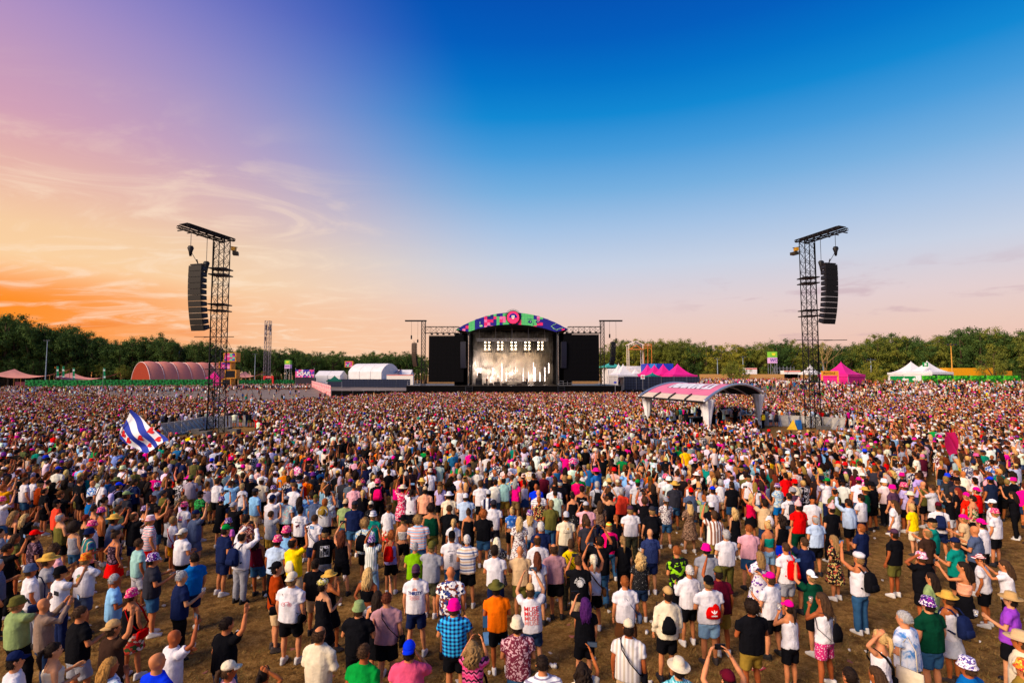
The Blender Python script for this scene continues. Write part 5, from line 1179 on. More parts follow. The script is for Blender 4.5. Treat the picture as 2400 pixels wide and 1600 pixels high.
PAT = dict(purplepat=('purple patterned', 'blob', ['#4a2078', '#e8e0ec', '#8a2a96', '#2a1a60'], 2.2), pinkpat=('pink patterned', 'blob', ['#e8287e', '#f8b8a0', '#e8287e', '#d01860'], 2.0), orangepat=('orange patterned', 'blob', ['#e86a10', '#c83a10', '#f09a20'], 2.4), pinknavy=('pink and navy', 'blob', ['#e83a8a', '#f06aa0', '#3a2a70'], 1.4),
    redwhite=('red and white striped', 'hstripe', ['#c81c34', '#f0e8ea'], 3.2), wpurple=('white and purple patterned', 'blob', ['#e8e2ee', '#ece6f0', '#5a4a9a'], 2.2), redyel=('red and yellow patterned', 'blob', ['#e88a20', '#d83a30', '#f0c850'], 1.8), pinkwhite=('pink and white patterned', 'blob', ['#e86a9a', '#f4dce4'], 2.4), bluewhite=('blue and white', 'vstripe', ['#3a86d8', '#f0f0f4'], .35), creamnavy=('cream and navy', 'vstripe', ['#d8d0c0', '#26305a'], .3), orangewhite=('orange and lime', 'hstripe', ['#a8e060', '#f08a20'], 1.4), navywhite=('navy and white', 'vstripe', ['#1a1c40', '#e8e8ee'], .4),
    redfloral=('red floral', 'floral', ['#c02424', '#d84a30', '#e8d8c0', '#3a5a2a'], .6), floral=('blue and brown floral', 'floral', ['#e8e4e2', '#2a3a7a', '#7a3a2a', '#e8e4e2', '#1a2450'], .75), plaid=('bright blue plaid', 'plaid', ['#101838', '#1a70b8', '#30b8e8'], 1.0), tplaid=('teal plaid', 'plaid', ['#2a8a9a', '#6ac0d0', '#b8e0e8'], 1.6), zigzag=('pink zigzag', 'zigzag', ['#e8307a', '#f06aa0', '#3a1428', '#f05a92'], .8), mfloral=('maroon floral', 'floral', ['#6a2036', '#6a2036', '#c8a0a8'], 1.5), bwstripe=('black and white striped', 'hstripe', ['#16161a', '#e8e4e0'], 3.4), nstripe=('navy and white striped', 'hstripe', ['#20264a', '#e8e6ea', '#e8e6ea'], 3.2), greystripe=('beige and grey striped', 'vstripe', ['#b8b0b0', '#e0dad6', '#c4b8a8', '#e4e0de'], .55), wstripe=('white striped', 'hstripe', ['#e8e6e8', '#e8e6e8', '#8a86a0'], 2.0), leopard=('black and white speckled', 'leopard', ['#18181c', '#d8d4d2'], 1.0), zebra=('zebra print', 'leopard', ['#1c1a1c', '#e0dcd8'], .7), bfloral=('black floral', 'floral', ['#121014', '#121014', '#b8503a', '#d8c070', '#1c1618'], .9), brfloral=('brown floral', 'floral', ['#7a5a46', '#9a7a62', '#4a3428'], 1.3), wfloral=('white floral', 'floral', ['#e4e0de', '#e4e0de', '#8a6a66', '#4a4660'], 1.5), dots=('white dotted', 'dots', ['#e6e4e6', '#2a2a38'], 1.0), bdots=('black dotted', 'dots', ['#121216', '#d8d4d6'], 1.8), tiedye=('white and blue tie-dye', 'tiedye', ['#e6e6ee', '#d4dcec', '#4a86c8'], .9), tdblue=('blue tie-dye', 'tiedye', ['#103a8a', '#2a70c8', '#e8f0f8'], .7), whpurple=('white and purple', 'floral', ['#e6e0ea', '#e6e0ea', '#e6e0ea', '#6a3a9a'], .7), aqua=('aqua floral', 'floral', ['#a8d0d0', '#d8e4e0', '#e0b8b0'], .6), yfloral=('yellow floral', 'floral', ['#d8c860', '#e8e0c0', '#4a3a2a'], .9), blfloral=('blue leaf print', 'floral', ['#dfe6ee', '#2a50a8', '#6aa0d0'], .8), grstripe=('green and pink striped', 'vstripe', ['#1a8a6a', '#d88a8a', '#1a7a60', '#2a4a7a'], .5), rwstripe=('red, white and navy striped', 'hstripe', ['#e6e2e4', '#c8283a', '#e6e2e4', '#262c50'], 1.6), gsequin=('green sequinned', 'floral', ['#0c2016', '#2ab04a', '#0a1810', '#18803a'], 1.4), gstripe=('white and green striped', 'vstripe', ['#e8e8e4', '#e8e8e4', '#e8e8e4', '#2a6a50'], 1.2), pstripe=('pink and blue striped', 'hstripe', ['#8ab8e0', '#e0b0a8', '#c8d8e8', '#e8a8a0'], .75), bstripe=('beige and blue striped', 'hstripe', ['#e6e0da', '#d8b89c', '#e6e0da', '#6a78a0'], .8), brstripe=('brown and white striped', 'vstripe', ['#8a5a44', '#e8e0da'], .8), blufloral=('blue floral', 'floral', ['#6a90b8', '#a8c4d8', '#d8d4b8'], 1.0), pfloral=('pink floral', 'floral', ['#d81c5c', '#d81c5c', '#f0d0d8'], 1.0), dpfloral=('dark purple floral', 'floral', ['#2a1426', '#2a1426', '#7a5a6a'], .8), gfloral=('green floral', 'floral', ['#1a5a2a', '#c8b090', '#3a8a3a', '#b83a3a'], .7), camo=('camouflage', 'tiedye', ['#2a2a20', '#4a4a34', '#1c1c18'], 1.2), pinkprint=('pink patterned', 'dots', ['#c02a70', '#e8c8d8'], 1.2), multi=('multicoloured print', 'floral', ['#e8e8ee', '#e8c020', '#30a0c0', '#e0408a'], .6), ndot=('navy dotted', 'dots', ['#1c2a58', '#3a4a80'], 2.4), wgrey=('white and grey striped', 'hstripe', ['#e4e2e4', '#b0aeb8'], 1.6), blgrey=('blue and white wave print', 'tiedye', ['#123a7a', '#e8ecf0', '#1a80a0'], .9), redpat=('red patterned', 'floral', ['#8a2a30', '#c8a090', '#5a2024'], 1.0), bkyel=('black and lime print', 'floral', ['#101012', '#101012', '#90d010'], .5))
_H = {}
def hair_mat(h):
    if h in _H: return _H[h]
    m = bpy.data.materials.new('hair'); m.use_nodes = True; t = N(m.node_tree); b = m.node_tree.nodes['Principled BSDF']; b.inputs['Roughness'].default_value = .7; b.inputs['Specular IOR Level'].default_value = .14
    mp_ = t.new('ShaderNodeMapping'); mp_.inputs['Scale'].default_value = (90, 90, 10); t.link(t.new('ShaderNodeTexCoord').outputs['Object'], mp_.inputs[0]); nz = t.noise(mp_.outputs[0], 1, 4, .6, .4); c = lin(h)
    t.link(t.ramp(nz, [(.3, tuple(x * .45 for x in c[:3]) + (1,)), (.5, c), (.72, tuple(min(1, x * 1.35) for x in c[:3]) + (1,))]), b.inputs['Base Color'])
    bn_ = t.new('ShaderNodeBump'); bn_.inputs['Strength'].default_value = .8; bn_.inputs['Distance'].default_value = .01; t.link(nz, bn_.inputs['Height']); t.link(bn_.outputs[0], b.inputs['Normal']); _H[h] = m; return m
def cloth(key):
    if key in PAT: w_, k, c, s = PAT[key]; return pattern_mat(k, c, s), w_
    w_, h = PAL[key]; return mat(hexof(rich(h)), .92, var=.13, vscale=5, bump=.75, bscale=15, spec=.06), w_
SKIN = [mat(hexof(rich(h, 1.15)), .6, var=.14, vscale=9, spec=.22) for h in ('#b87450', '#a8623c', '#c48664', '#965334', '#b97a56', '#bc7c58', '#c08a68')]
TOPN = {'t': 'T-shirt', 'L': 'long sleeved shirt', 'c': 'crop top', 'v': 'tank top', 'd': 'dress', 'D': 'dress', 'b': 'strapless top'}
BOTN = {'s': 'shorts', 'j': 'trousers', 'k': 'skirt'}; HAIRN = {'s': 'short {} hair', 'l': 'long {} hair', 'p': '{} ponytail', 'b': '{} hair bun', 'c': 'curly {} hair', 'C': 'long curly {} hair', 'a': 'big {} afro', 'x': 'bald head'}
HATN = {'k': '{} cap', 'kb': 'backwards {} cap', 'u': '{} bucket hat', 'f': 'wide brimmed {} hat', 'w': '{} bobble hat', 'r': '{} flat cap'}
HAIRC = {'s', 'l', 'p', 'b', 'c', 'C', 'a', 'x'}
def hand_point(sex, al, ar):
    P_ = {}
    for s, c in ((-1, al), (1, ar)): S_, E, W_ = arm_pts(sex, c, s); P_[s] = W_ + (W_ - E).normalized() * .10
    return P_
# ---------------------------------------------------------------- the people one can tell apart, read off the photograph
# tile origin x y scale, then: head x, head y (in the enlarged tile), sex, head, top, bottom, arms (left right), turn, extras
CAT = '''
T 0 1300 5.2275
275 570 m u.olive t.sage j.black ip -25
620 590 m x L.taupe j.ddenim pp -40
980 720 m s.hair t.black s.grey ic -30 cup
1380 900 m kb.tan t.dbrown j.black iu -30
1660 480 f u.pinkpat v.black k.redfloral ci -10 sl.red
1420 290 m s.silver t.sky s.navy cc -50
1890 40 m u.purplepat t.charcoal s.denim cc -50 cup
1040 50 m u.orangepat t.white s.slate id -15 pineapple
790 200 m u.black t.white j.navy ip -35 nophone
440 170 m u.slate t.white ~j.grey ii -40 sl.navy
600 50 m f.straw t.grey ~s.navy cc -45
10 110 m s.silver t.slate j.black ci -50
320 1250 m k.navy t.white ~s.khaki ii -45
590 1190 f p.dhair v.cream ~k.grey cf -45
1420 1310 f l.gold t.blgrey ~j.navy id -40
1990 1260 m x t.royal ~j.black ii -25 threestripes
T 400 1300 5.2275
10 1000 m x t.white s.beige cP -40 cup
120 250 m s.silver t.navy j.black ic -40 cup
240 40 m s.dhair t.blue s.navy ii 55
660 840 m s.dhair t.black j.denim iu -30
720 1380 f k.cream+p.hair t.pink ~j.navy ii -60
1235 1410 f p.dhair v.black ~s.black ik -10
1300 160 m kb.black+s.dhair t.rust s.beige cf -60 sl.black
1470 270 m kb.cream t.white s.black ii -8 sl.black bicycle
1780 80 m s.dhair t.black s.beige ii -5
1890 370 f r.yfloral d.black ~ ic -30
2010 260 f f.straw+s.hair v.black ~k.black id -60 beer
1830 950 m s.hair L.cream j.black ff -15
T 800 1300 5.2275
310 200 f l.blond b.black s.white bi -10
460 480 f l.dhair d.black ~ iu 5
565 545 m s.auburn t.dusty s.black fi 0 sl.black
190 630 m u.sage t.black j.black cc 0
930 200 m kb.plum t.white s.navy ii 0 thirsty
1345 220 m x t.floral s.navy ii 0
1410 600 m u.hpink t.plaid s.black cc 0
1935 390 m f.olive t.orange s.black ff 0
1620 1110 f C.dblond t.zigzag ~j.black pp -5 nophone sl.black
250 1200 m s.hair t.green s.black ii -15
820 1160 m kb.royal t.rose ~j.navy id 0
T 1200 1300 5.2275
90 840 m u.cream t.mfloral s.denim ff 0
265 400 m k.tan t.white s.ddenim PP 0 muse
850 80 m s.hair t.black s.beige pi 0 surf
980 50 f p.plat v.white s.black PP 0 sl.brown
870 560 f l.vio t.black s.black pi 5
1395 310 m s.ginger t.white k.brown ii 0 sl.slate
1410 900 m k.cream+s.dhair t.greystripe j.beige ii -20 sl.black
1870 440 m k.tan L.cream s.black ii 0 ds.black
1960 1330 m f.cream t.tplaid ~s.navy ii 0
410 1350 m s.dhair t.wstripe ~j.navy ii 0
910 1400 f C.dhair t.cream ~j.navy iP -10
T 1600 1300 5.2275
40 170 m s.whiteh L.white s.black ci 5
340 290 m kb.black t.white s.ldenim fi 5 ds.red adidas
450 240 m k.olive t.maroon s.khaki Pi 0
810 600 m c.dhair t.black s.khaki ff 5
1090 270 m k.hpink t.white s.black cp 25 cup
1300 640 f k.hpink+p.dhair v.white s.black di 20 cup
1600 260 m kb.navywhite t.dgreen s.black Pi 20
1730 550 f l.hair v.white s.pinkprint di 30 beer ds.black
580 1510 m k.maroon t.black ~s.black PP 0
2030 1430 m s.dhair t.black ~s.black ii 10
T 2000 1300 5.2275
300 1000 f p.blond v.white ~s.cream ki 30 sl.black
680 790 m s.silver t.tiedye j.black ff 30 tote.cream
930 580 m u.purplepat t.dgreen s.denim ii 10
1190 530 f f.straw+s.hair v.white k.lgrey ii 15 bp.navy
1830 520 m f.tan t.purple s.black ci 40 cup
900 260 f l.dhair t.sage k.white ii 30
850 30 m u.pinkwhite t.black s.black ki 10
1330 130 f l.dhair b.peach k.black pi 40
1610 60 f k.redwhite+b.dhair t.white s.black ii 35
1900 120 f l.hair t.white s.black pp 40
1420 1360 m u.wpurple t.blue ~s.black ii 20
2000 1340 m u.redyel t.khaki ~s.black ii 25
2030 1050 m f.beige t.cream ~s.black ii 35
260 1480 f l.hair t.brown ~s.black ii 20
T 0 1120 6.534
90 130 m s.ginger t.mustard ~s.black PP -30
60 330 m u.pinkpat t.white ~s.denim iP -30
400 30 m s.hair t.white s.denim ii -30
520 25 m s.ginger t.white s.ddenim fi -30
690 180 m s.dhair t.black s.black ii -30 n=with_beard
610 80 m k.black t.rust ~s.black ii -30
790 60 f s.dhair t.yfloral ~s.black pp -30
910 250 m kb.brown t.black ~s.black ip -30
900 380 m k.black t.coral j.black fi -40
230 550 f l.dblond b.black ~s.denim ii -30
430 590 f l.blond t.black ~s.black PP -30
990 580 m s.silver v.olive s.black ff -30
1190 740 f a.dhair v.grey ~s.denim ii -10
1390 820 m u.navy t.grstripe ~s.black ff -40
1300 620 f s.redh v.black ~s.black ii -30
1600 500 m u.pinknavy n.skin ~s.black ii -40
1470 700 m u.pinkpat t.white s.black ii -40
1720 640 m f.straw t.slate s.navy PP -35
1760 870 f b.hair v.dpfloral k.red hi -30
920 1070 m c.hair t.pink ~s.navy ic -35 cup
600 850 m k.scarlet t.dpfloral ~s.black ii -35
260 900 f l.hair t.olive ~s.black ii -35
40 820 m s.dhair t.grey ~s.black cc -45
60 1090 m s.dhair t.black j.black iP -35
1250 40 m s.hair t.black s.black fi -30
1430 70 m x t.blfloral ~s.black ii -30
1560 60 m s.silver t.white ~s.grey ii -30
1800 40 f k.white t.black ~s.black ii -35
1860 110 m k.royal t.black ~s.black ii -35 bp.lilac
1930 260 m k.sage t.charcoal ~s.black ii -30
1430 320 f s.dhair t.blue ~s.black ii -30
1570 340 f p.dhair v.lgrey ~s.black cf -30
1850 350 f p.silver t.teal ~s.black ci -30
1780 470 f s.hair t.sage ~s.black ii -35
1980 580 m s.hair t.black s.navy cP -30
1450 470 f s.dhair v.black ~s.black ii -35 sl.white
2050 60 m s.dhair t.navy ~s.black ff -35 bp.grey
T 300 1120 6.534
300 90 f l.dhair t.black ~s.black ii -25
500 110 m u.purplepat t.slate ~s.black iP -30
410 310 f b.auburn t.black ~s.black ii -30
590 220 m s.charcoal t.olive ~s.black ff -40
680 -25 m s.hair t.rorange ~s.black ii -20
1100 0 f l.blond v.white k.lgrey ii -10
955 -45 m s.hair t.white s.charcoal ii -15 sl.black
1110 250 m k.black t.gsequin s.black ii -30
870 420 m u.pinkpat t.white ~s.black ii -20 sunset
860 310 f p.dblond t.lilac ~s.black ii -30
1010 560 m k.navy t.slate s.slate iu -30
700 640 f s.dblond t.white s.mustard ii -35 sl.red
850 830 m kb.creamnavy t.white s.black ff -30
450 470 f b.dhair v.black s.denim PP -40
270 470 f u.purplepat+s.hair v.white ~s.black ii -35
330 640 m u.redwhite t.rwstripe s.red ii -40
180 990 m s.hair t.ptl s.white ii -35
1410 340 f u.purplepat t.black k.black PP -10
1650 420 m kb.grey t.black j.black PP -25
1600 80 m s.hair t.sky s.navy PP -10
1760 120 f s.blond t.white s.denim ii -10
1375 40 m s.hair t.white s.black ii -15
1960 200 m k.charcoal t.sky s.beige ii -35
1440 790 m k.green t.navy s.navy ii -35
1520 680 f u.purplepat t.orchid ~s.black ki -10
1730 880 m s.dhair L.white j.grey PP -20 bp.navy
1860 620 f s.dhair D.redpat ~ ii -20
660 520 f l.auburn v.grey ~s.black Pi -30
T 600 1120 6.534
100 30 m k.cream t.cream j.black ii -10
240 160 f u.purplepat t.white ~s.black iP -20
260 310 m kb.navy t.white j.black iP -20
240 540 f s.hair t.grey ~s.khaki iP -25
500 330 m r.grey t.aqua j.black ii -10
550 140 m s.hair t.white ~s.black ii 165
830 260 m s.dhair t.sky ~s.black Pi 60
680 480 m s.dhair t.white ~s.black ii -5 wrangler
870 620 m s.hair t.white s.navy ii -20 sl.slate
1020 350 m s.ginger t.lgrey s.black iP -5 backhat
940 320 m k.olive t.slate ~s.black ii -10
640 960 m s.dhair t.yellow s.beige iP -30 ds.cream
1090 850 m k.black t.black s.grey ii 25 poster
480 790 m u.pinkpat t.sky j.black ii -10
285 950 m u.pinkpat t.pale s.black ii -10
60 900 f l.dhair v.maroon s.denim ii -10
1260 860 f l.auburn v.black s.black Pi 0
1500 400 m k.charcoal t.navy s.denim ii 0
1370 360 m kb.beige t.sage ~s.denim ii -10
1700 690 m c.dblond t.blufloral ~s.black ii -20 bp.black
1770 940 f u.purplepat t.gstripe j.ldenim PP 0
1610 230 f p.blond t.black k.leopard ii 10
1530 110 m s.charcoal t.pink ~s.black ii 0 sl.dbrown
1640 60 f u.pinkpat t.whpurple ~k.lilac ii 0
1890 50 m u.pinkpat t.black j.black ii 0 bp.magenta
1780 410 f k.cream t.zebra ~s.black ii 0
1770 560 m u.wgrey t.teal ~s.black ii -5
1140 130 f l.dhair d.blufloral ~ ki -10
760 10 m s.hair t.orange ~s.black ii 0 bp.rorange
1000 20 m k.black t.black ~s.black ii -10
640 330 f l.dhair t.sky ~s.black ip 0
560 70 m k.navy t.navy ~s.black ii -10
T 900 1120 6.534
60 440 f s.hair L.white k.redfloral ff 0
100 870 f c.ginger v.lav s.black ii 0 bp.red
260 160 f f.cream D.pfloral ~ uu 0
450 220 f p.dhair t.white k.black PP 0
600 170 m k.beige t.peach ~s.black ii 0
290 630 f f.black+s.dblond b.bwstripe s.black ii 0
540 620 m c.dblond t.pstripe s.denim ff 0
740 450 m c.dhair v.dgreen s.olive ii 0
880 110 f f.brown+l.dblond t.lilac ~s.black ii 0
1000 270 m f.white t.cream ~s.black ii 0
1165 110 f x v.white ~s.black ii 0
1260 280 m kb.white t.pale ~s.black ff 0
1005 470 m s.hair t.black ~s.black ii 0
1050 660 f p.blond t.white j.grey ii 0
1305 510 f b.hair v.black j.black ii 0
1525 530 m c.ginger t.black s.denim ff 0
1650 390 m kb.charcoal t.white s.charcoal ii 0
1510 80 m s.hair t.white ~s.black ii 0 sl.black
1600 240 m kb.lgrey t.navywhite ~s.black ii 0
1050 870 m kb.black t.white j.denim ii 0 tourdates
1305 930 m s.whiteh t.bstripe s.black ff 0
1710 1100 m s.dhair t.white s.navy ff -10
1750 970 f l.plat D.bdots ~ ii 0
1940 490 f b.blond c.tdblue s.black ii 0
500 1050 m s.silver t.lime s.olive ff -5
690 1030 m kb.olive t.grey s.camo dc -10
1860 20 m s.dhair t.ptl s.khaki ff 0
1965 -20 m s.hair t.multi s.royal ii 0
T 1200 1120 6.534
100 650 f l.blond D.wfloral ~ ii 0
140 1090 m x t.beige s.olive ff 0
480 1170 f l.auburn t.white s.denim ii 0
1940 1190 f C.blond t.leopard s.ddenim ii 0
370 120 m x t.royal j.black ff 0
650 130 m s.dhair t.white ~s.black ii 0
690 240 m s.dhair t.mint s.black ff 0
430 240 m x t.wgrey ~s.black ii 0
435 320 f s.ginger t.bfloral ~s.black ii 0
575 390 m s.dblond t.olive j.denim ff 0
285 530 f u.purplepat+l.blond t.nstripe s.denim ii 0
440 740 m s.whiteh t.navy s.black ii 0
810 570 m kb.lgrey t.cream s.charcoal ii 0 desert
430 940 m s.hair L.white ~s.black ii 0
630 1090 m s.hair t.dusty s.black ii 0
860 1000 f s.hair t.yellow j.camo ii 0 sl.black
1330 950 m s.dhair t.black j.denim PP 0
1500 720 f k.orangewhite t.magenta j.denim ii 0 bp.black
1710 940 f p.dblond t.black j.black ii 0
1830 480 m k.plum t.white j.camo ii 0
1165 660 m s.hair t.charcoal j.black ii 0
1100 600 f l.hair v.pink ~s.black ii 0
1160 430 m k.lgrey t.pink s.navy pi 0 nophone
1330 380 f l.hair t.brfloral j.navy ii 0
950 270 f b.dhair v.black k.zebra ii 0
1480 270 m f.black v.black ~s.black PP 0
1650 190 m s.silver t.coral s.black ii 0
1580 620 f p.ginger t.black ~s.black ii 0
2030 340 m c.hair t.black j.black PP 0
1050 170 m s.dhair v.black ~s.black ii 0 palxi
780 5 m s.dblond t.black j.denim ii 0 smiley
1000 5 m s.hair t.magenta ~s.black ii 0 sl.black
1300 100 m s.silver t.lgrey s.black ii 0 bp.black
1635 60 m k.cream t.lgrey ~s.black ip 0
130 -60 f s.dhair v.black k.cream ii 0
1920 60 m k.green t.lgrey ~s.black ii 0
1990 200 f s.hair t.pink ~s.black pp 0
T 1500 1120 6.534
160 840 m x t.ndot s.navy ii 5
375 330 f kb.grey+p.hair t.wfloral s.denim ff 5
200 130 f l.dhair v.black s.ddenim ii 0
500 90 m f.straw t.charcoal s.denim ii 0
745 400 f k.charcoal+l.blond D.brfloral ~ ff 10
785 190 m kb.scarlet t.slate s.denim ff 0
980 290 f p.ginger t.sage ~s.black Pi 0
1090 180 m k.royal t.white ~j.black ii 5
1080 420 m kb.white t.black j.black ii 0
1120 560 m s.hair t.brstripe s.khaki Pi 10
1220 60 f c.silver t.white s.beige ii 0 sl.dbrown
1390 100 m k.dbrown t.black s.denim ii 0
1470 500 f C.blond d.black ~ ii 10
1680 270 f C.blond v.crimson k.black PP 5
1920 370 m s.dhair t.beige s.ddenim PP 0 ds.white
1640 780 m s.ginger t.pink s.denim ff 0
1300 860 m s.silver t.white j.olive ff 5
1960 720 f b.blond b.teal s.ldenim ii 10
990 1070 m u.hpink t.grey j.grey ii 0
160 480 m k.charcoal t.black ~s.black ii 0 bp.black
900 5 m s.hair t.black ~s.black ii 0 circle
740 60 f s.hair v.white ~s.black ii 0
1470 -10 m s.hair t.pale ~s.black ii 0
1600 -15 m k.black t.white ~s.black ii 0
355 -25 m u.pinkpat t.white s.lgrey ii 0 sl.black
600 1110 m s.ginger t.bkyel j.black fi 20
1790 1160 f l.dblond D.whpurple ~ ci 10
T 1800 1120 6.534
150 130 f u.purplepat t.blufloral s.blue ii 10
420 60 m u.scarlet t.cream ~s.black ii 10
310 270 m s.dhair t.white ~s.black ii 10 bp.charcoal
450 430 m w.redwhite t.red j.dgreen ii 10
660 330 m kb.black t.white ~s.black ii 170
930 460 m w.redwhite t.black j.black ii 15
710 620 m s.silver t.pale s.black ii 10
230 610 f C.dhair v.black s.royal ii 15
520 980 m s.hair t.navy s.navy Pi 10
270 1050 m s.hair t.white s.grey ii 10 bp.red
1010 930 f l.dblond D.bfloral ~ hi 25
1390 1210 m r.white v.white j.denim Pi 20 bp.black
1240 380 m s.dhair L.pale s.black Pi 15
1390 290 m s.dhair t.white ~j.navy ff 25
1380 740 m s.ginger t.navy j.navy ff 25
1000 200 m s.dhair t.olive j.black ff 20
900 50 m k.green t.white j.navy Pi 20
1470 190 f f.straw+s.hair t.dgreen ~s.black ii 20
1590 110 m f.black t.black ~s.black ii 20
1900 150 m u.hpink t.plum ~s.black ii 25
1940 390 f l.hair t.white s.white ii 35
1900 840 m k.plum t.black s.olive ii 20
400 190 m u.grey t.plum ~s.black ii 15
T 2080 1120 6.534
380 440 f s.blond t.yellow s.cream ii 15
380 260 m f.cream v.black ~s.black ii -150
540 820 m s.dblond t.dbrown s.black ii 15
780 420 m k.maroon t.white ~s.navy ii -30 bp.navy
640 670 m k.black t.teal ~s.black ci 40
1170 260 m kb.hpink t.rorange ~s.black ii 25
1350 180 m kb.hpink t.red ~s.black ii 30
1280 310 f s.dhair v.gfloral ~s.black ii 25
1190 610 f kb.hpink t.beige ~s.black ci 40
1450 690 m kb.hpink t.white ~s.black ii 25
1620 520 m u.pinkpat t.white s.black ii 25
1600 380 m k.bluewhite t.white s.royal ii 40
1310 780 m x t.slate s.black cc 30
1000 300 f s.dhair t.black s.lgrey PP 25
1040 180 f l.redh t.black ~s.black ii 30
700 150 m s.hair t.lgrey ~s.black pp 30
540 90 m x t.olive ~s.black ii 30
250 110 m u.pinkpat t.lilac ~s.black ii 25
1960 250 f l.dhair t.black ~j.black Pi 30
1040 980 m k.navy t.teal s.black ci 25
'''
PEOPLE = []
def tok(s): a = s.split('.'); return (a[0], a[1] if len(a) > 1 else '')
tile = None
for line in CAT.strip().splitlines():
    p = line.split()
    if p[0] == 'T': tile = (float(p[1]), float(p[2]), float(p[3])); continue
    d = dict(px=tile[0] + float(p[0]) / tile[2], py=tile[1] + float(p[1]) / tile[2], sex=p[2], arms=p[6], rot=float(p[7]), ex=p[8:])
    hh = [tok(q) for q in p[3].split('+')]; d['hat'] = next((h for h in hh if h[0] not in HAIRC), None); d['hair'] = next((h for h in hh if h[0] in HAIRC), None)
    d['top'] = tok(p[4]); b_ = p[5]; d['hid'] = b_.startswith('~'); b_ = b_.lstrip('~'); d['bot'] = tok(b_) if b_ else None
    PEOPLE.append(d)
rp_ = random.Random(21)
OCC = []
for i, d in enumerate(PEOPLE):
    d['scale'] = (.965 if d['sex'] == 'm' else .905) * rp_.uniform(.965, 1.04); zc = 1.675 * d['scale']
    v = on_plane(d['px'], d['py'], zc); d['loc'] = Vector((v.x, v.y, 0)); d['leg'] = rp_.choice('aabc'); d['skin'] = rp_.choice(SKIN)
    d['shoe'] = mat(rp_.choice(['#e4e0dc', '#d8d4d0', '#16161a', '#1a1a22', '#3a3230', '#c8c4c0']), .6)
    if d['hair'] is None: d['hair'] = ('s', rp_.choice(['hair', 'dhair', 'dhair', 'dblond'])) if d['hat'] else ('s', 'hair')
    d['under'] = d['hat'] is not None; d['hk'] = d['hair'][0] + (rp_.choice(['', '1', '1', '2', '3' if d['sex'] == 'm' else '2']) if d['hair'][0] == 's' and not d['hat'] else ''); d['wx'] = rp_.uniform(.95, 1.13) if d['sex'] == 'm' else rp_.uniform(.92, 1.1); d['wy'] = rp_.uniform(.94, 1.16)
# keep neighbours from standing inside one another
for it in range(30):
    for i, a in enumerate(PEOPLE):
        for b in PEOPLE[i + 1:]:
            dv = b['loc'] - a['loc']; L = dv.length
            if L < .50: q = (dv.normalized() if L > 1e-4 else Vector((1, 0, 0))) * (.51 - L) * .5; a['loc'] -= q; b['loc'] += q
for d in PEOPLE: OCC.append((d['loc'].x, d['loc'].y))
# crowd sources: what the anonymous people are made of
CS = [(sx, arms, leg, top, bot, head) for sx, arms, leg, top, bot, head in (
    ('m', 'ii', 'a', 't', 's', 's'), ('m', 'ff', 'b', 't', 's', 's'), ('m', 'PP', 'a', 't', 'j', 's'), ('m', 'iP', 'c', 't', 's', 's'), ('m', 'uu', 'a', 't', 's', 's'), ('m', 'ii', 'b', 't', 's', 'x'), ('m', 'ff', 'a', 't', 'j', 'x'),
    ('m', 'ii', 'a', 't', 's', 'k'), ('m', 'Pi', 'b', 't', 's', 'kb'), ('m', 'ff', 'a', 't', 's', 'u'), ('m', 'ii', 'c', 't', 'j', 'u'), ('m', 'iu', 'a', 't', 's', 'f'), ('m', 'PP', 'b', 't', 's', 'k'),
    ('f', 'ii', 'a', 't', 's', 'l'), ('f', 'ff', 'a', 'v', 's', 'l'), ('f', 'PP', 'c', 't', 'j', 'l'), ('f', 'iP', 'a', 'v', 'k', 'p'), ('f', 'ii', 'b', 'v', 's', 'p'), ('f', 'uu', 'a', 'v', 's', 'l'), ('f', 'ff', 'c', 't', 'j', 'C'), ('f', 'ii', 'a', 't', 's', 'u'), ('f', 'Pi', 'a', 't', 's', 'k'), ('f', 'ii', 'a', 'd', '', 'l'), ('f', 'fi', 'b', 't', 's', 'b'))]
for d in PEOPLE:
    al, ar = d['arms']; want(('body', d['sex'], al, ar, d['leg']))
    if d['top'][0] != 'n': want(('top', d['sex'], d['top'][0], al, ar))
    if d['bot']: want(('bot', d['sex'], d['bot'][0], d['leg']))
for sx, (al, ar), leg, tp_, bt, hd in CS:
    want(('body', sx, al, ar, leg)); want(('top', sx, tp_, al, ar))
    if bt: want(('bot', sx, bt, leg))
bake()
def part_mesh(kind, what):
    k = (what, kind)
    if k not in MESHES:
        mb = hair_solid(kind) if what == 'hair' else hat_solid(kind)
        if what == 'hair' and mb is not None:
            rh = random.Random(len(MESHES)); F0 = list(mb.f); V0 = list(mb.v)
            for _ in range(420):
                f_ = rh.choice(F0); w3 = [rh.random() for _ in f_]; tt = sum(w3); p = sum((Vector(V0[i]) * (q / tt) for i, q in zip(f_, w3)), Vector()); nn = (p - Vector((0, -.02 if p.z > 1.55 else 0, min(1.69, p.z + .02)))).normalized()
                sd_ = nn.cross(Vector((rh.uniform(-1, 1), rh.uniform(-1, 1), rh.uniform(-1, 1)))).normalized() * .006; L_ = rh.uniform(.008, .024) if kind[0] != 'c' else rh.uniform(.02, .045)
                mb.add([p - sd_, p + sd_, p + nn * L_ + Vector((rh.uniform(-.01, .01), -.006, -.012))], [(0, 1, 2)])
        MESHES[k] = mb.mesh({'k': 'cap', 'kb': 'cap', 'u': 'bucket_hat', 'f': 'brimmed_hat', 'w': 'bobble_hat', 'r': 'flat_cap'}.get(kind, 'hair') if what == 'hat' else 'hair', True); MESHES[k].materials.append(None)
    return MESHES[k]
HATNAME = {'k': 'cap', 'kb': 'cap', 'u': 'bucket_hat', 'f': 'brimmed_hat', 'w': 'bobble_hat', 'r': 'flat_cap'}
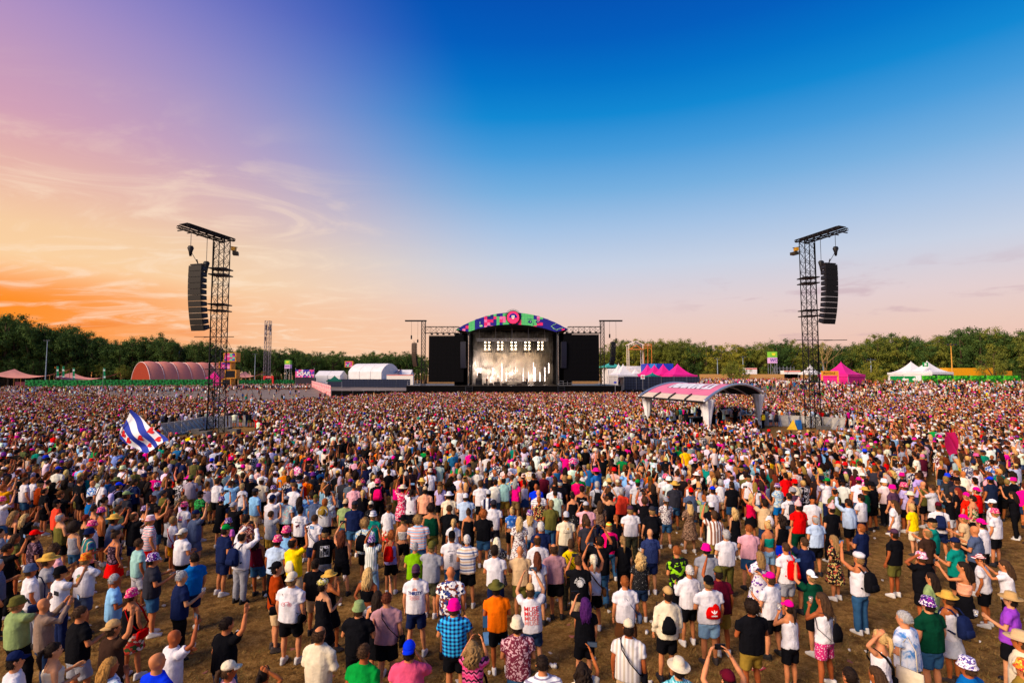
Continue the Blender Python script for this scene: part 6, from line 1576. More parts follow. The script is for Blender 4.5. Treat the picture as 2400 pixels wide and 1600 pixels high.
# ---------------------------------------------------------------- labels
PRINTN = dict(thirsty='reading THIRSTY', muse='reading MUSE', surf='with round SURF CANGGU print', wrangler='reading Wrangler', bicycle='with red bicycle print', pineapple='with pineapple print', poster='with framed back print', tourdates='with tour date list', sunset='with sunset print', desert='with cactus sunset print', palxi='reading PALXI', smiley='with small yellow print', circle='with round white print', threestripes='with white sleeve stripes')
ACT = {'P': 'phone held up', 'p': 'phone held up', 'u': 'arm raised', 'd': 'drinking', 'k': 'hand at head', 'h': 'hand on hip'}
for d in PEOPLE:
    tk, tc_ = d['top']
    if tk == 'n': top = 'shirtless person'
    else: top = f'person in {cloth(tc_)[1]} {TOPN[tk]}'
    pr_ = next((PRINTN[e] for e in d['ex'] if e in PRINTN), None)
    if pr_: top += ' ' + pr_
    if d['bot'] and not d['hid']: top += f' and {cloth(d["bot"][1])[1]} {BOTN[d["bot"][0]]}'
    hd = HATN[d['hat'][0]].format(cloth(d['hat'][1])[1]) if d['hat'] else HAIRN[d['hair'][0]].format(cloth(d['hair'][1])[1] if d['hair'][1] else '')
    d['short'] = (top.split(' and ')[0] if ' and ' in top and not pr_ else top); d['hd'] = hd
    bag = next((f'{cloth(e[3:])[1]} {"backpack" if e[:2] == "bp" else "drawstring bag"}' for e in d['ex'] if e[:3] in ('bp.', 'ds.')), None)
    act = next((ACT[c] for c in d['arms'] if c in ACT and 'nophone' not in d['ex']), None)
    l = f'{top}, {hd}'
    if len(l.split()) > 15: l = f'{d["short"]}, {hd}'
    if abs(d['rot']) > 140: l += ', facing the camera'
    if bag and len(l.split()) < 12: l += f', {bag}'
    if act and len(l.split()) < 13: l += f', {act}'
    d['label'] = l
byl = {}
for d in PEOPLE: byl.setdefault(d['label'].lower(), []).append(d)
for l, ds in byl.items():
    if len(ds) > 1:
        ds.sort(key=lambda q: q['px']); n = len(ds); nw = ['', 'one', 'two', 'three', 'four', 'five', 'six', 'seven', 'eight'][n]
        for i, d in enumerate(ds):
            pos = (['left', 'right'][i] + ' one of two') if n == 2 else ('leftmost of ' + nw if i == 0 else ('rightmost of ' + nw if i == n - 1 else f'{ordinal(i + 1)} from left of {nw}'))
            d['label'] = ' '.join(d['label'].split()[:11]).rstrip(',') + ', ' + pos
# ---------------------------------------------------------------- prints on shirts: real lettering wrapped on the cloth
def wrap_print(parent, shirt_me, items, y_side=-1):
    bm = bmesh.new(); bm.from_mesh(shirt_me); bv = BVHTree.FromBMesh(bm); bm.free()
    for name, mesh, m_ in items:
        n = len(mesh.vertices)
        for v in mesh.vertices:
            hit = bv.ray_cast(Vector((v.co.x, -1, v.co.z)), Vector((0, 1, 0)))
            y = hit[0].y if hit[0] is not None else -.13
            v.co.y = y - .006 + v.co.y * .0
        child(name, mesh, m_, parent)
def text_mesh(s, size, cx, cz, sx=1.0, bold=.0, rot=0.0):
    cu = bpy.data.curves.new('txt', 'FONT'); cu.body = s; cu.size = size; cu.align_x = 'CENTER'; cu.align_y = 'CENTER'; cu.resolution_u = 2; cu.offset = bold
    o = bpy.data.objects.new('txt', cu); COL.objects.link(o); dg = bpy.context.evaluated_depsgraph_get(); me = bpy.data.meshes.new_from_object(o.evaluated_get(dg)); bpy.data.objects.remove(o); bpy.data.curves.remove(cu)
    c, s_ = math.cos(rot), math.sin(rot)
    for v in me.vertices: x, z = v.co.x * sx, v.co.y; v.co = (cx + x * c - z * s_, 0, cz + x * s_ + z * c)
    bm = bmesh.new(); bm.from_mesh(me); bmesh.ops.subdivide_edges(bm, edges=[e for e in bm.edges if e.calc_length() > .03], cuts=2, use_grid_fill=False); bmesh.ops.triangulate(bm, faces=bm.faces); bm.to_mesh(me); bm.free()
    me.materials.clear(); me.materials.append(None); return me
def shape_mesh(pts_list, cx=0, cz=0):
    mb = MB()
    for pts in pts_list: mb.add([(cx + a, 0, cz + b) for a, b in pts], [tuple(range(len(pts)))])
    me = mb.mesh('print'); bm = bmesh.new(); bm.from_mesh(me); bmesh.ops.triangulate(bm, faces=bm.faces)
    for _ in range(2): bmesh.ops.subdivide_edges(bm, edges=[e for e in bm.edges if e.calc_length() > .035], cuts=1); bmesh.ops.triangulate(bm, faces=bm.faces)
    bm.to_mesh(me); bm.free(); me.materials.append(None); return me
def ell(rx, rz, cx=0, cz=0, n=20, a0=0, a1=2 * math.pi): return [(cx + rx * math.cos(a0 + (a1 - a0) * k / n), cz + rz * math.sin(a0 + (a1 - a0) * k / n)) for k in range(n + (1 if a1 - a0 < 6.2 else 0))]
def ringpts(r0, r1, cx=0, cz=0, n=20, a0=0, a1=2 * math.pi): return [[(cx + r * math.cos(a), cz + r * math.sin(a)) for r, a in ((r0, a0 + (a1 - a0) * k / n), (r1, a0 + (a1 - a0) * k / n), (r1, a0 + (a1 - a0) * (k + 1) / n), (r0, a0 + (a1 - a0) * (k + 1) / n))] for k in range(n)]
def wave(z, w_, amp, th, n=16): return [[(-w_ / 2 + w_ * k / n, z + amp * math.sin(k * 1.3)), (-w_ / 2 + w_ * (k + 1) / n, z + amp * math.sin((k + 1) * 1.3)), (-w_ / 2 + w_ * (k + 1) / n, z + th + amp * math.sin((k + 1) * 1.3)), (-w_ / 2 + w_ * k / n, z + th + amp * math.sin(k * 1.3))] for k in range(n)]
def prints(kind):
    M_ = lambda h: mat(h, .8, var=0)
    if kind == 'thirsty': return [('lettering', text_mesh('THIRSTY', .082, 0, 1.285, .92, .003), M_('#1c2a6a')), ('print', shape_mesh(ringpts(.035, .05, 0, 1.33, 14, 0, math.pi) + ringpts(.01, .026, 0, 1.33, 10, 0, math.pi)), M_('#e0703a'))] + [('print', shape_mesh(wave(1.225 - .03 * k, .21, .006, .008)), M_('#d84a34')) for k in range(3)]
    if kind == 'muse': return [('lettering', text_mesh('MUSE', .115, 0, 1.35 - .09 * k, 1.08, .002), M_(['#c81c22', '#cc3034', '#d45a58', '#dc9490'][k])) for k in range(4)]
    if kind == 'surf':
        it = [('print', shape_mesh(ringpts(.07, .078, 0, 1.25, 22)), M_('#e4e2e0')), ('print', shape_mesh([ell(.06, .066, 0, 1.25)]), M_('#d4d2d0')), ('print', shape_mesh([[(-.006, 1.2), (.006, 1.2), (.004, 1.28), (-.004, 1.28)]] + [[(0, 1.275), (.04 * math.cos(a), 1.28 + .025 * math.sin(a)), (.04 * math.cos(a + .35), 1.28 + .025 * math.sin(a + .35))] for a in (0, .7, 1.4, 2.1, 2.8)]), M_('#16161a'))]
        for k, ch in enumerate('SURF CANGGU'):
            a = math.pi * (1 - (k + .5) / 11); it.append(('lettering', text_mesh(ch, .045, .108 * math.cos(a), 1.25 + .108 * math.sin(a), 1, .001, a - math.pi / 2), M_('#e4e2e0'))) if ch != ' ' else None
        return it
    if kind == 'wrangler': return [('lettering', text_mesh('Wrangler', .062, 0, 1.33, .9, .001), M_('#26242c')), ('print', shape_mesh([[(-.08, 1.22), (-.02, 1.25), (.04, 1.29), (.07, 1.28), (.05, 1.24), (.06, 1.16), (.03, 1.20), (-.02, 1.19), (-.05, 1.14), (-.06, 1.19)]]), M_('#5a2a3a'))]
    if kind == 'bicycle': return [('print', shape_mesh(ringpts(.03, .036, -.06, 1.24, 16) + ringpts(.03, .036, .06, 1.24, 16) + ringpts(.012, .018, .06, 1.24, 8) + [[(-.06, 1.24), (-.02, 1.29), (-.015, 1.29), (-.05, 1.24)], [(-.02, 1.285), (.04, 1.285), (.04, 1.291), (-.02, 1.291)], [(.04, 1.3), (.064, 1.24), (.056, 1.24), (.034, 1.3)]]), M_('#c02a44'))]
    if kind == 'pineapple': return [('print', shape_mesh([[(0, 1.30), (.05 * math.sin(a), 1.30 + .075 * math.cos(a)), (.05 * math.sin(a + .25), 1.30 + .07 * math.cos(a + .25))] for a in (-1.2, -.8, -.4, 0, .4, .8)]), M_('#2a6a34')), ('print', shape_mesh([ell(.034, .05, 0, 1.26)]), M_('#c89a2a')), ('lettering', text_mesh('PINEAPPLE', .04, 0, 1.17, .9), M_('#3a3a44'))]
    if kind == 'poster': return [('print', shape_mesh([[(-.11, 1.08), (.11, 1.08), (.11, 1.36), (-.11, 1.36)]]), M_('#d0d0d4')), ('print', shape_mesh([[(-.104, 1.086), (.104, 1.086), (.104, 1.354), (-.104, 1.354)]]), M_('#17171c')), ('print', shape_mesh([[(-.09, 1.12), (0, 1.2), (.09, 1.12)], [(-.09, 1.30), (-.02, 1.21), (-.09, 1.14)], [(.09, 1.30), (.02, 1.21), (.09, 1.14)]]), M_('#5a5e68')), ('lettering', text_mesh('NEAL MATTERS', .03, 0, 1.335, .9), M_('#d8d8dc')), ('lettering', text_mesh('BULLETPROOF', .03, 0, 1.10, .9), M_('#d8d8dc'))]
    if kind == 'tourdates': return [('lettering', text_mesh('gerard', .07, 0, 1.345, 1.0), M_('#8a8a94'))] + [('print', shape_mesh([[(-.045 + .01 * (k % 3), 1.28 - k * .017), (.03 + .012 * (k % 2), 1.28 - k * .017), (.03 + .012 * (k % 2), 1.288 - k * .017), (-.045 + .01 * (k % 3), 1.288 - k * .017)] for k in range(13)]), M_('#5a5e70'))]
    if kind == 'sunset': return [('print', shape_mesh([[(-.09, 1.16), (.09, 1.16), (.09, 1.22), (-.09, 1.22)]]), M_('#5a5a88')), ('print', shape_mesh([[(-.09, 1.22), (.09, 1.22), (.09, 1.27), (-.09, 1.27)]]), M_('#c86a58')), ('print', shape_mesh([[(-.09, 1.27), (.09, 1.27), (.09, 1.36), (-.09, 1.36)]]), M_('#8a6a98'))]
    if kind == 'desert': return [('print', shape_mesh([ell(.025, .025, .045, 1.35)]), M_('#e09a20')), ('print', shape_mesh([[(-.09 + .03 * k, 1.24), (-.085 + .03 * k, 1.24), (-.082 + .03 * k, 1.3 + .02 * (k % 2)), (-.09 + .03 * k, 1.3 + .02 * (k % 2))] for k in range(6)] + [[(-.09, 1.235), (.09, 1.235), (.09, 1.245), (-.09, 1.245)]]), M_('#6a5a50'))]
    if kind == 'palxi': return [('lettering', text_mesh('PALXI', .055, 0, 1.27, 1.0, .002), M_('#dcd8dc'))]
    if kind == 'smiley': return [('print', shape_mesh(ringpts(.012, .02, 0, 1.33, 12)), M_('#d8d020'))]
    if kind == 'circle': return [('print', shape_mesh(ringpts(.075, .082, 0, 1.27, 22) + ringpts(.0, .028, 0, 1.27, 10)), M_('#dcdcdc'))] + [('lettering', text_mesh(ch, .04, .06 * math.cos(math.pi * (1 - (k + .5) / 8)), 1.27 + .06 * math.sin(math.pi * (1 - (k + .5) / 8)), 1, .001, math.pi * (.5 - (k + .5) / 8)), M_('#dcdcdc')) for k, ch in enumerate('CARHARTT')]
    if kind == 'threestripes': return [('print', shape_mesh([[(.12 + .018 * k, 1.36), (.13 + .018 * k, 1.36), (.15 + .014 * k, 1.43), (.14 + .014 * k, 1.43)] for k in range(3)]), M_('#e8e8f0'))]
    return []
# ---------------------------------------------------------------- things people carry
def world_of(d): return Matrix.Translation(d['loc']) @ Matrix.Rotation(R(d['rot']), 4, 'Z') @ Matrix.Diagonal((d['scale'] * d['wx'], d['scale'] * d['wy'], d['scale'], 1))
def place(o, d, local, rz=0.0):
    o.location = world_of(d) @ Vector(local); o.rotation_euler = (0, 0, R(d['rot']) + rz)
phone_me = MB().box((0, 0, 0), (.15, .012, .075)).mesh('phone'); screen_me = MB().box((0, -.007, 0), (.138, .003, .066)).mesh('screen')
phone_m = mat('#0c0c10', .3, var=0); screen_ms = [mat('#1a2230', .2, var=0), mat('#10131a', .15, var=0), mat('#5f7fa6', .2, var=0, emit=.3), mat('#3a4656', .2, var=0, emit=.15)]; cup_m = mat('#e8e8ea', .15, var=0, trans=.75, spec=.5); beer_m = mat('#c07a18', .2, var=0)
cup_me = MB().rings([(0, 0, 0, .028, .028), (0, 0, .11, .04, .04)], 14).mesh('cup', True); beer_me = MB().rings([(0, 0, .004, .026, .026), (0, 0, .08, .0345, .0345)], 14).mesh('drink', True)
OFN = {}
for d in PEOPLE: OFN.setdefault(f'{d["short"]}, {d["hd"]}', []).append(d)
def of(d):
    k = f'{d["short"]}, {d["hd"]}'; s = ' '.join(k.split()[:10]).rstrip(',')
    if len(OFN[k]) > 1: q = sorted(OFN[k], key=lambda e: e['px']); s = ' '.join(k.split()[:9]).rstrip(',') + f', {ordinal(q.index(d) + 1)}'
    return s
def make_phone(d):
    al, ar = d['arms']; hp = hand_point(d['sex'], al, ar); L, Rr = al in 'pP', ar in 'pP'
    p = (hp[-1] + hp[1]) / 2 if (L and Rr) else (hp[-1] if L else hp[1])
    t = thing('phone', f'phone held up by {of(d)}', 'phone', (0, 0, 0)); place(t, d, p + Vector((0, .015, .01))); child('case', phone_me, phone_m, t); child('screen', screen_me, rp_.choice(screen_ms), t)
def make_cup(d, beer):
    al, ar = d['arms']; hp = hand_point(d['sex'], al, ar); s = 1 if ar in 'cd' else -1
    t = thing('plastic_cup', f'clear plastic cup {"of beer " if beer else ""}held by {of(d)}', 'cup', (0, 0, 0)); place(t, d, hp[s] + Vector((0, .03, -.03))); child('cup', cup_me, cup_m, t)
    if beer: child('drink', beer_me, beer_m, t)
bp_body = MB().rings([(0, -.20, 1.0, .12, .06), (0, -.21, 1.02, .145, .085), (0, -.215, 1.12, .15, .10), (0, -.205, 1.28, .14, .09), (0, -.19, 1.39, .11, .065), (0, -.18, 1.42, .06, .03)], 16, pw=3).mesh('bag', True)
bp_pocket = MB().rings([(0, -.31, 1.05, .09, .02), (0, -.315, 1.07, .105, .035), (0, -.31, 1.16, .105, .03), (0, -.30, 1.19, .09, .02)], 14, pw=3).mesh('pocket', True)
strap_me = [MB().tube([(s * .09, -.14, 1.40), (s * .10, -.06, 1.485), (s * .105, .06, 1.47), (s * .11, .125, 1.36), (s * .13, .12, 1.2), (s * .17, .02, 1.1), (s * .14, -.14, 1.06)], [(.02, .008)] * 7, 6).mesh('strap', True) for s in (-1, 1)]
ds_body = MB().rings([(0, -.17, .98, .10, .03), (0, -.19, 1.0, .13, .05), (0, -.195, 1.10, .14, .06), (0, -.18, 1.22, .11, .045), (0, -.165, 1.30, .045, .02), (0, -.16, 1.31, .02, .01)], 16); lumps(ds_body, .012, 14); ds_body = ds_body.mesh('bag', True)
cord_me = [MB().tube([(0, -.16, 1.30), (s * .06, -.14, 1.40), (s * .11, -.05, 1.475), (s * .12, .09, 1.42), (s * .17, .03, 1.16), (s * .12, -.15, 1.0)], .006, 5).mesh('cord', True) for s in (-1, 1)]
sl_strap = MB().tube([(-.10, .02, 1.49), (-.06, -.12, 1.40), (.06, -.145, 1.22), (.19, -.10, 1.04), (.215, .02, .98), (.17, .12, 1.06), (0, .145, 1.28), (-.09, .10, 1.43), (-.10, .02, 1.49)], [(.022, .007)] * 9, 6, up=(0, 0, 1)).mesh('strap', True)
sl_bag = MB().rings([(.24, -.03, .84, .03, .08), (.245, -.03, .86, .042, .10), (.245, -.03, .98, .042, .10), (.24, -.03, 1.0, .03, .085)], 14, pw=3).mesh('bag', True)
tote_b = MB().rings([(-.30, -.08, .62, .02, .16), (-.30, -.08, .64, .045, .18), (-.30, -.08, .9, .035, .18), (-.30, -.08, 1.0, .012, .175)], 14, pw=3); tote_b.tube([(-.30, -.18, .98), (-.24, -.14, 1.3), (-.19, -.02, 1.46), (-.24, .06, 1.3), (-.30, .04, .98)], [(.014, .006)] * 5, 5); tote_me = tote_b.mesh('bag', True)
def trefoil(t, m_):
    items = shape_mesh([[(0, 1.10), (.012, 1.115), (.016, 1.15), (0, 1.18), (-.016, 1.15), (-.012, 1.115)], [(0, 1.10), (.03, 1.115), (.055, 1.145), (.052, 1.165), (.028, 1.145), (.012, 1.118)], [(0, 1.10), (-.03, 1.115), (-.055, 1.145), (-.052, 1.165), (-.028, 1.145), (-.012, 1.118)]])
    return [('logo', items, m_), ('lettering', text_mesh('adidas', .045, 0, 1.065, 1.0, .002), m_)]
def make_bag(d, e):
    kind, col = e.split('.'); m_, wds = cloth(col)
    if kind == 'bp':
        t = thing('backpack', f'{wds} backpack worn by {of(d)}', 'backpack'); child('bag', bp_body, m_, t); child('pocket', bp_pocket, m_, t)
        for k in (0, 1): child('strap', strap_me[k], m_, t)
    elif kind == 'ds':
        t = thing('drawstring_bag', f'{wds} drawstring bag on the back of {of(d)}', 'bag'); child('bag', ds_body, m_, t)
        for k in (0, 1): child('cord', cord_me[k], mat('#20242c', .8), t)
        if 'adidas' in d['ex']: wrap_print(t, ds_body, trefoil(t, mat('#f0eeee', .7, var=0)))
    elif kind == 'tote': t = thing('tote_bag', f'{wds} tote bag hanging from {of(d)}', 'bag'); child('bag', tote_me, m_, t)
    else:
        t = thing('sling_bag', f'{wds} sling bag worn by {of(d)}', 'bag'); child('strap', sl_strap, m_, t); child('bag', sl_bag, m_, t)
    place(t, d, (0, 0, 0)); t.scale = (d['scale'] * d['wx'], d['scale'] * d['wy'], d['scale'])
    for c_ in t.children:
        if kind == 'sl': c_.scale = (1.1, 1.2, 1.0)
        elif c_.name.split('.')[0] in ('strap', 'cord'): c_.scale = (1.06, 1.22, 1.0)
        else: c_.location.y = -.035
    return t
eye_me = MB().rings([(0, 0, -.008, .004, .003), (0, 0, 0, .011, .006), (0, 0, .008, .004, .003)], 8).mesh('eye', True); eye_m = mat('#1a120e', .4, var=0)
mouth_me = MB().rings([(0, 0, -.005, .012, .003), (0, 0, 0, .022, .005), (0, 0, .005, .012, .003)], 8).mesh('mouth', True); mouth_m = mat('#8a4238', .6, var=0)
FACE = ('eye', 'mouth')
for d in PEOPLE:
    al, ar = d['arms']
    o = bpy.data.objects.new('person', BAKE[('body', d['sex'], al, ar, d['leg'])]); COL.objects.link(o)
    o.material_slots[0].link = 'OBJECT'; o.material_slots[0].material = d['skin']
    o.location = d['loc']; o.rotation_euler = (R(rp_.uniform(-3, 4)), R(rp_.uniform(-2.5, 2.5)), R(d['rot'])); o.scale = (d['scale'] * d['wx'], d['scale'] * d['wy'], d['scale'])
    tag(o, d['label'], 'person', 'people standing in the front of the crowd')
    tk, tcol = d['top']
    if tk != 'n':
        me = BAKE[('top', d['sex'], tk, al, ar)]; s_ = child(me.name.split('.')[0], me, cloth(tcol)[0], o)
        for e in d['ex']:
            if e in PRINTN: wrap_print(o, me, prints(e))
    if d['bot']: me = BAKE[('bot', d['sex'], d['bot'][0], d['leg'])]; child(me.name.split('.')[0], me, cloth(d['bot'][1])[0], o)
    hk = d['hk']
    if hk != 'x':
        ho = child('hair', part_mesh(hk, 'hair'), hair_mat(PAL[d['hair'][1]][1]), o)
        if d['hat'] and d['hat'][0] != 'x': ho.scale = (.97, .97, 1); ho.location = (0, 0, -.022)
    if d['hat']: child(HATNAME[d['hat'][0]], part_mesh(d['hat'][0], 'hat'), cloth(d['hat'][1])[0], o)
    for s in (-1, 1):
        A = leg_pts(d['leg'], s)[2]; sh = child('shoe', shoe_mesh(), d['shoe'], o); sh.location = (A.x, A.y - .01, max(0, A.z - .085)); sh.rotation_euler = (0, 0, -s * .15)
    if abs(d['rot']) >= 40:
        for s in (-1, 1): e_ = child('eye', eye_me, eye_m, o); e_.location = (s * .031, .089, 1.668)
        e_ = child('mouth', mouth_me, mouth_m, o); e_.location = (0, .098, 1.592)
    if any(c in 'pP' for c in d['arms']) and 'nophone' not in d['ex']: make_phone(d)
    if 'cup' in d['ex'] or 'beer' in d['ex']: make_cup(d, 'beer' in d['ex'])
    for e in d['ex']:
        if e[:3] in ('bp.', 'ds.', 'sl.') or e.startswith('tote.'): make_bag(d, e)
    if 'backhat' in d['ex']:
        t = thing('straw_hat', f'brown straw hat hanging on the back of {of(d)}', 'hat'); ho = child('hat', part_mesh('f', 'hat'), cloth('khaki')[0], t); ho.location = (0, -1.86, -.38 + 0); ho.rotation_euler = (R(82), 0, 0); ho.location = (0, 1.51, 1.04); place(t, d, (0, 0, 0))
# ================================================================ THE REST OF THE CROWD (past counting)
def inst_mat(attr, rough=.9, pat=False, spec=.06):
    m = bpy.data.materials.new('crowd_' + attr); m.use_nodes = True; t = N(m.node_tree); b = m.node_tree.nodes['Principled BSDF']; b.inputs['Roughness'].default_value = rough; b.inputs['Specular IOR Level'].default_value = spec
    a = t.new('ShaderNodeAttribute'); a.attribute_type = 'INSTANCER'; a.attribute_name = attr; c = a.outputs['Color']
    if pat:
        o = t.new('ShaderNodeTexCoord').outputs['Object']; v = t.new('ShaderNodeTexVoronoi'); v.inputs['Scale'].default_value = 26; t.link(o, v.inputs['Vector']); s2 = t.new('ShaderNodeSeparateColor'); t.link(v.outputs['Color'], s2.inputs[0])
        pa = t.new('ShaderNodeAttribute'); pa.attribute_type = 'INSTANCER'; pa.attribute_name = 'cp'
        c = t.mix(t.math('MULTIPLY', t.math('GREATER_THAN', s2.outputs[0], .55), pa.outputs['Fac']), c, lin('#d8d2d4'))
    t.link(c, b.inputs['Base Color']); return m
IM = [inst_mat('cs', .6, spec=.2), inst_mat('ct', .88, True), inst_mat('cb'), inst_mat('ch', .7, True), mat('#24222a', .7), inst_mat('cr', .6), phone_m]
def joined(sx, arms, leg, tp_, bt, hd):
    al, ar = arms; V, Fs, mi = [], [], []
    def add(me, m_, mat_=None):
        n = len(me.vertices); co = np.zeros(n * 3, np.float32); me.vertices.foreach_get('co', co); co = co.reshape(-1, 3)
        if mat_ is not None: co = co * mat_[0] + np.array(mat_[1])
        o = len(V); V.extend(co.tolist()); Fs.extend(tuple(i + o for i in p.vertices) for p in me.polygons); mi.extend([m_] * len(me.polygons))
    add(BAKE[('body', sx, al, ar, leg)], 0); add(BAKE[('top', sx, tp_, al, ar)], 1)
    if bt: add(BAKE[('bot', sx, bt, leg)], 2)
    if hd in HATNAME: add(part_mesh('s' if sx == 'm' else 'l', 'hair'), 5, (1, (0, 0, -.02))); add(part_mesh(hd, 'hat'), 3)
    elif hd != 'x': add(part_mesh(hd, 'hair'), 5)
    for s in (-1, 1): A = leg_pts(leg, s)[2]; add(shoe_mesh(), 4, (1, (A.x, A.y, 0)))
    if 'P' in arms: hp = hand_point(sx, al, ar); p = (hp[-1] + hp[1]) / 2 if arms == 'PP' else hp[-1 if al == 'P' else 1]; add(phone_me, 6, (1, tuple(p)))
    me = bpy.data.meshes.new('crowd_person'); me.from_pydata(V, [], Fs)
    for m_ in IM: me.materials.append(m_)
    me.polygons.foreach_set('material_index', mi); me.polygons.foreach_set('use_smooth', [True] * len(Fs)); return bpy.data.objects.new('crowd_person', me)
CP = [joined(*c) for c in CS]
rc = random.Random(33)
TOPC = [('#dedbdc', 28), ('#0e0e12', 30), ('#2c2c34', 10), ('#241d1c', 6), ('#8f9098', 6), ('#c3aa8c', 5), ('#d9cdb8', 4), ('#18203f', 9), ('#4c566e', 4), ('#8fb6da', 4), ('#d8a8b0', 4), ('#c41824', 3), ('#e0208c', 2), ('#16864a', 2), ('#5d5a38', 3), ('#e6c80e', 1), ('#d8741a', 1), ('#177a70', 2), ('#521624', 2), ('#2c5f9a', 3), ('#b8acd0', 2), ('#5a3c2a', 2)]
BOTC = ['#0e0e12', '#16161e', '#18203f', '#3a5676', '#24324c', '#8a7446', '#c3aa8c', '#5d5a38', '#8f9098', '#d8d4d0']; HAIRCOL = ['#1c120d', '#1c120d', '#241812', '#33221a', '#46301f', '#46301f', '#5c3a22', '#8f6e44', '#c8a46a', '#a8a6a6', '#5c2c1a']
HATC = [('#f0208c', 2.5), ('#6a2a86', 3), ('#e4e1e4', 4), ('#0e0e12', 4), ('#18203f', 3), ('#c8a468', 3), ('#d9cdb8', 3), ('#c41824', 2), ('#5d5a38', 2), ('#e86a9a', 1.5), ('#2038c8', 1)]
SKC = ['#b87450', '#a8623c', '#c48664', '#965334', '#6e3e24', '#bc7c58', '#ad6c48', '#b06a44']
def pickw(L): return rc.choices([a for a, b in L], [b for a, b in L])[0]
# where nobody stands
def seg_d(p, a, b): a, b = Vector(a), Vector(b); t_ = max(0, min(1, (p - a).dot(b - a) / max(1e-6, (b - a).length_squared))); return (p - (a + (b - a) * t_)).length
tent_n = [(Cc.x, Cc.y), (Rc.x, Rc.y), (Rc.x + AX.x, Rc.y + AX.y), (Lc.x, Lc.y)]
def in_tent(x, y, m_=.8):
    v = Vector((x - Cc.x, y - Cc.y, 0)); M_ = SP.x * AX.y - SP.y * AX.x; u = (v.x * AX.y - v.y * AX.x) / M_; w_ = (SP.x * v.y - SP.y * v.x) / M_
    return -.04 < u < 1.04 and -.08 < w_ < 1.08
cell = {}
for x, y in OCC: cell.setdefault((int(x // 1), int(y // 1)), []).append((x, y))
def free(x, y, r0):
    ix, iy = int(x // 1), int(y // 1)
    for a in (-1, 0, 1):
        for b in (-1, 0, 1):
            for q in cell.get((ix + a, iy + b), ()):
                if (q[0] - x) ** 2 + (q[1] - y) ** 2 < r0 * r0: return False
    return True
BARV = [Vector((a, b)) for a, b in BARS]
def head_px(x, y): z = 1.66; d = Vector((x, y, z - CAM_Z)); dep = d.y * math.cos(PITCH) + d.z * math.sin(PITCH); return CX + F_PX * d.x / dep, CY - F_PX * (d.z * math.cos(PITCH) - d.y * math.sin(PITCH)) / dep
near_edge = [(p['px'], p['py']) for p in PEOPLE]
PTS = []
def put(x, y, rot=None, r0=.36):
    if not free(x, y, r0): return False
    cell.setdefault((int(x // 1), int(y // 1)), []).append((x, y)); PTS.append((x, y, rot)); return True
y = 18.5
while y < 119:
    sp_ = .57 if y < 34 else (.54 if y < 60 else .54)
    half = 1.05 * y + 6
    x = -half
    while x < half:
        X = x + rc.uniform(-.36, .36); Y = y + rc.uniform(-.36, .36); x += sp_
        px, py = head_px(X, Y)
        # the near edge follows the ones listed above
        if py > 1128 and 0 < px < 2400: continue
        if Y > 119: continue
        if in_tent(X, Y): continue
        if (Vector((X, Y)) - Vector((TW_L.x, TW_L.y))).length < 3.0 or (Vector((X, Y)) - Vector((TW_R.x, TW_R.y))).length < 3.2: continue
        # space kept free inside the barrier rings
        if any((b - Vector((X, Y))).length < .8 for b in BARV): continue
        if TW_L.y - 1 < Y < TW_L.y + 6 and abs(X - TW_L.x) < 3.2: continue
        if TW_R.y - 3.2 < Y < TW_R.y + 1.5 and -6 < X - TW_R.x < 6.5: continue
        if 378 < px < 604 and 37.5 < Y < TW_L.y + 4.5 + abs(px - 505) * -.012: continue
        if 1772 < px < 2010 and 39.5 < Y < 57.5 - max(0, px - 1900) * .055: continue
        # the open plaza at the left, the looser far right
        edge = 62 + 46 * (1 - abs(X + 28) / 60) if X < -27 else 119
        if X < -27:
            e_ = float(np.interp(px, [-200, 0, 150, 300, 480, 620, 760, 960], [126, 124, 112, 98, 85, 79, 96, 118]))
            if Y > e_ and rc.random() > max(.012, .4 - (Y - e_) * .07): continue
        if X > 32:
            e_ = float(np.interp(px, [1600, 1800, 2000, 2200, 2400, 2700], [100, 88, 82, 84, 86, 88]))
            if Y > e_ and rc.random() > max(.05, .55 - (Y - e_) * .035): continue
        cl_ = noise.noise(Vector((X * .45, Y * .45, 3))) + .5 * noise.noise(Vector((X * 1.1, Y * 1.1, 8)))
        if cl_ < (-.34 if Y < 45 else -.58): continue
        if Y < 30 and rc.random() < .08: continue
        if px > 2080 and 1000 < py < 1110 and rc.random() < .35: continue
        put(X, Y)
    y += sp_ * .98
# strollers and queues beyond
for _ in range(330): px = rc.uniform(-60, 540); Y = rc.uniform(150, 196); put(gx(px, Y), Y, rc.uniform(-180, 180), .6)
for _ in range(420): px = rc.uniform(180, 560); Y = rc.uniform(178, 203); put(gx(px, Y), Y, rc.uniform(-180, 180), .6)
for _ in range(750): px = rc.uniform(560, 728); Y = rc.uniform(195, 228); put(gx(px, Y), Y, rc.uniform(-60, 60), .6)
for _ in range(120): px = rc.uniform(120, 730); Y = rc.uniform(90, 190); put(gx(px, Y), Y, rc.uniform(-180, 180), .6)
for _ in range(260): px = rc.uniform(-20, 260); Y = rc.uniform(110, 190); put(gx(px, Y), Y, rc.uniform(-180, 180), .6)
for _ in range(2300): px = rc.uniform(1625, 2440); Y = rc.triangular(112, 168, 160); (put(gx(px, Y), Y, rc.uniform(-180, 180), .5) if not (px > 1900 and Y > 117) else None)
for _ in range(620): px = rc.uniform(1900, 2440); Y = rc.uniform(92, 106); put(gx(px, Y), Y, rc.uniform(-180, 180), .5)
n = len(PTS); cm = bpy.data.meshes.new('crowd'); cm.from_pydata([(a, b, terrain(a, b)) for a, b, c in PTS], [], [])
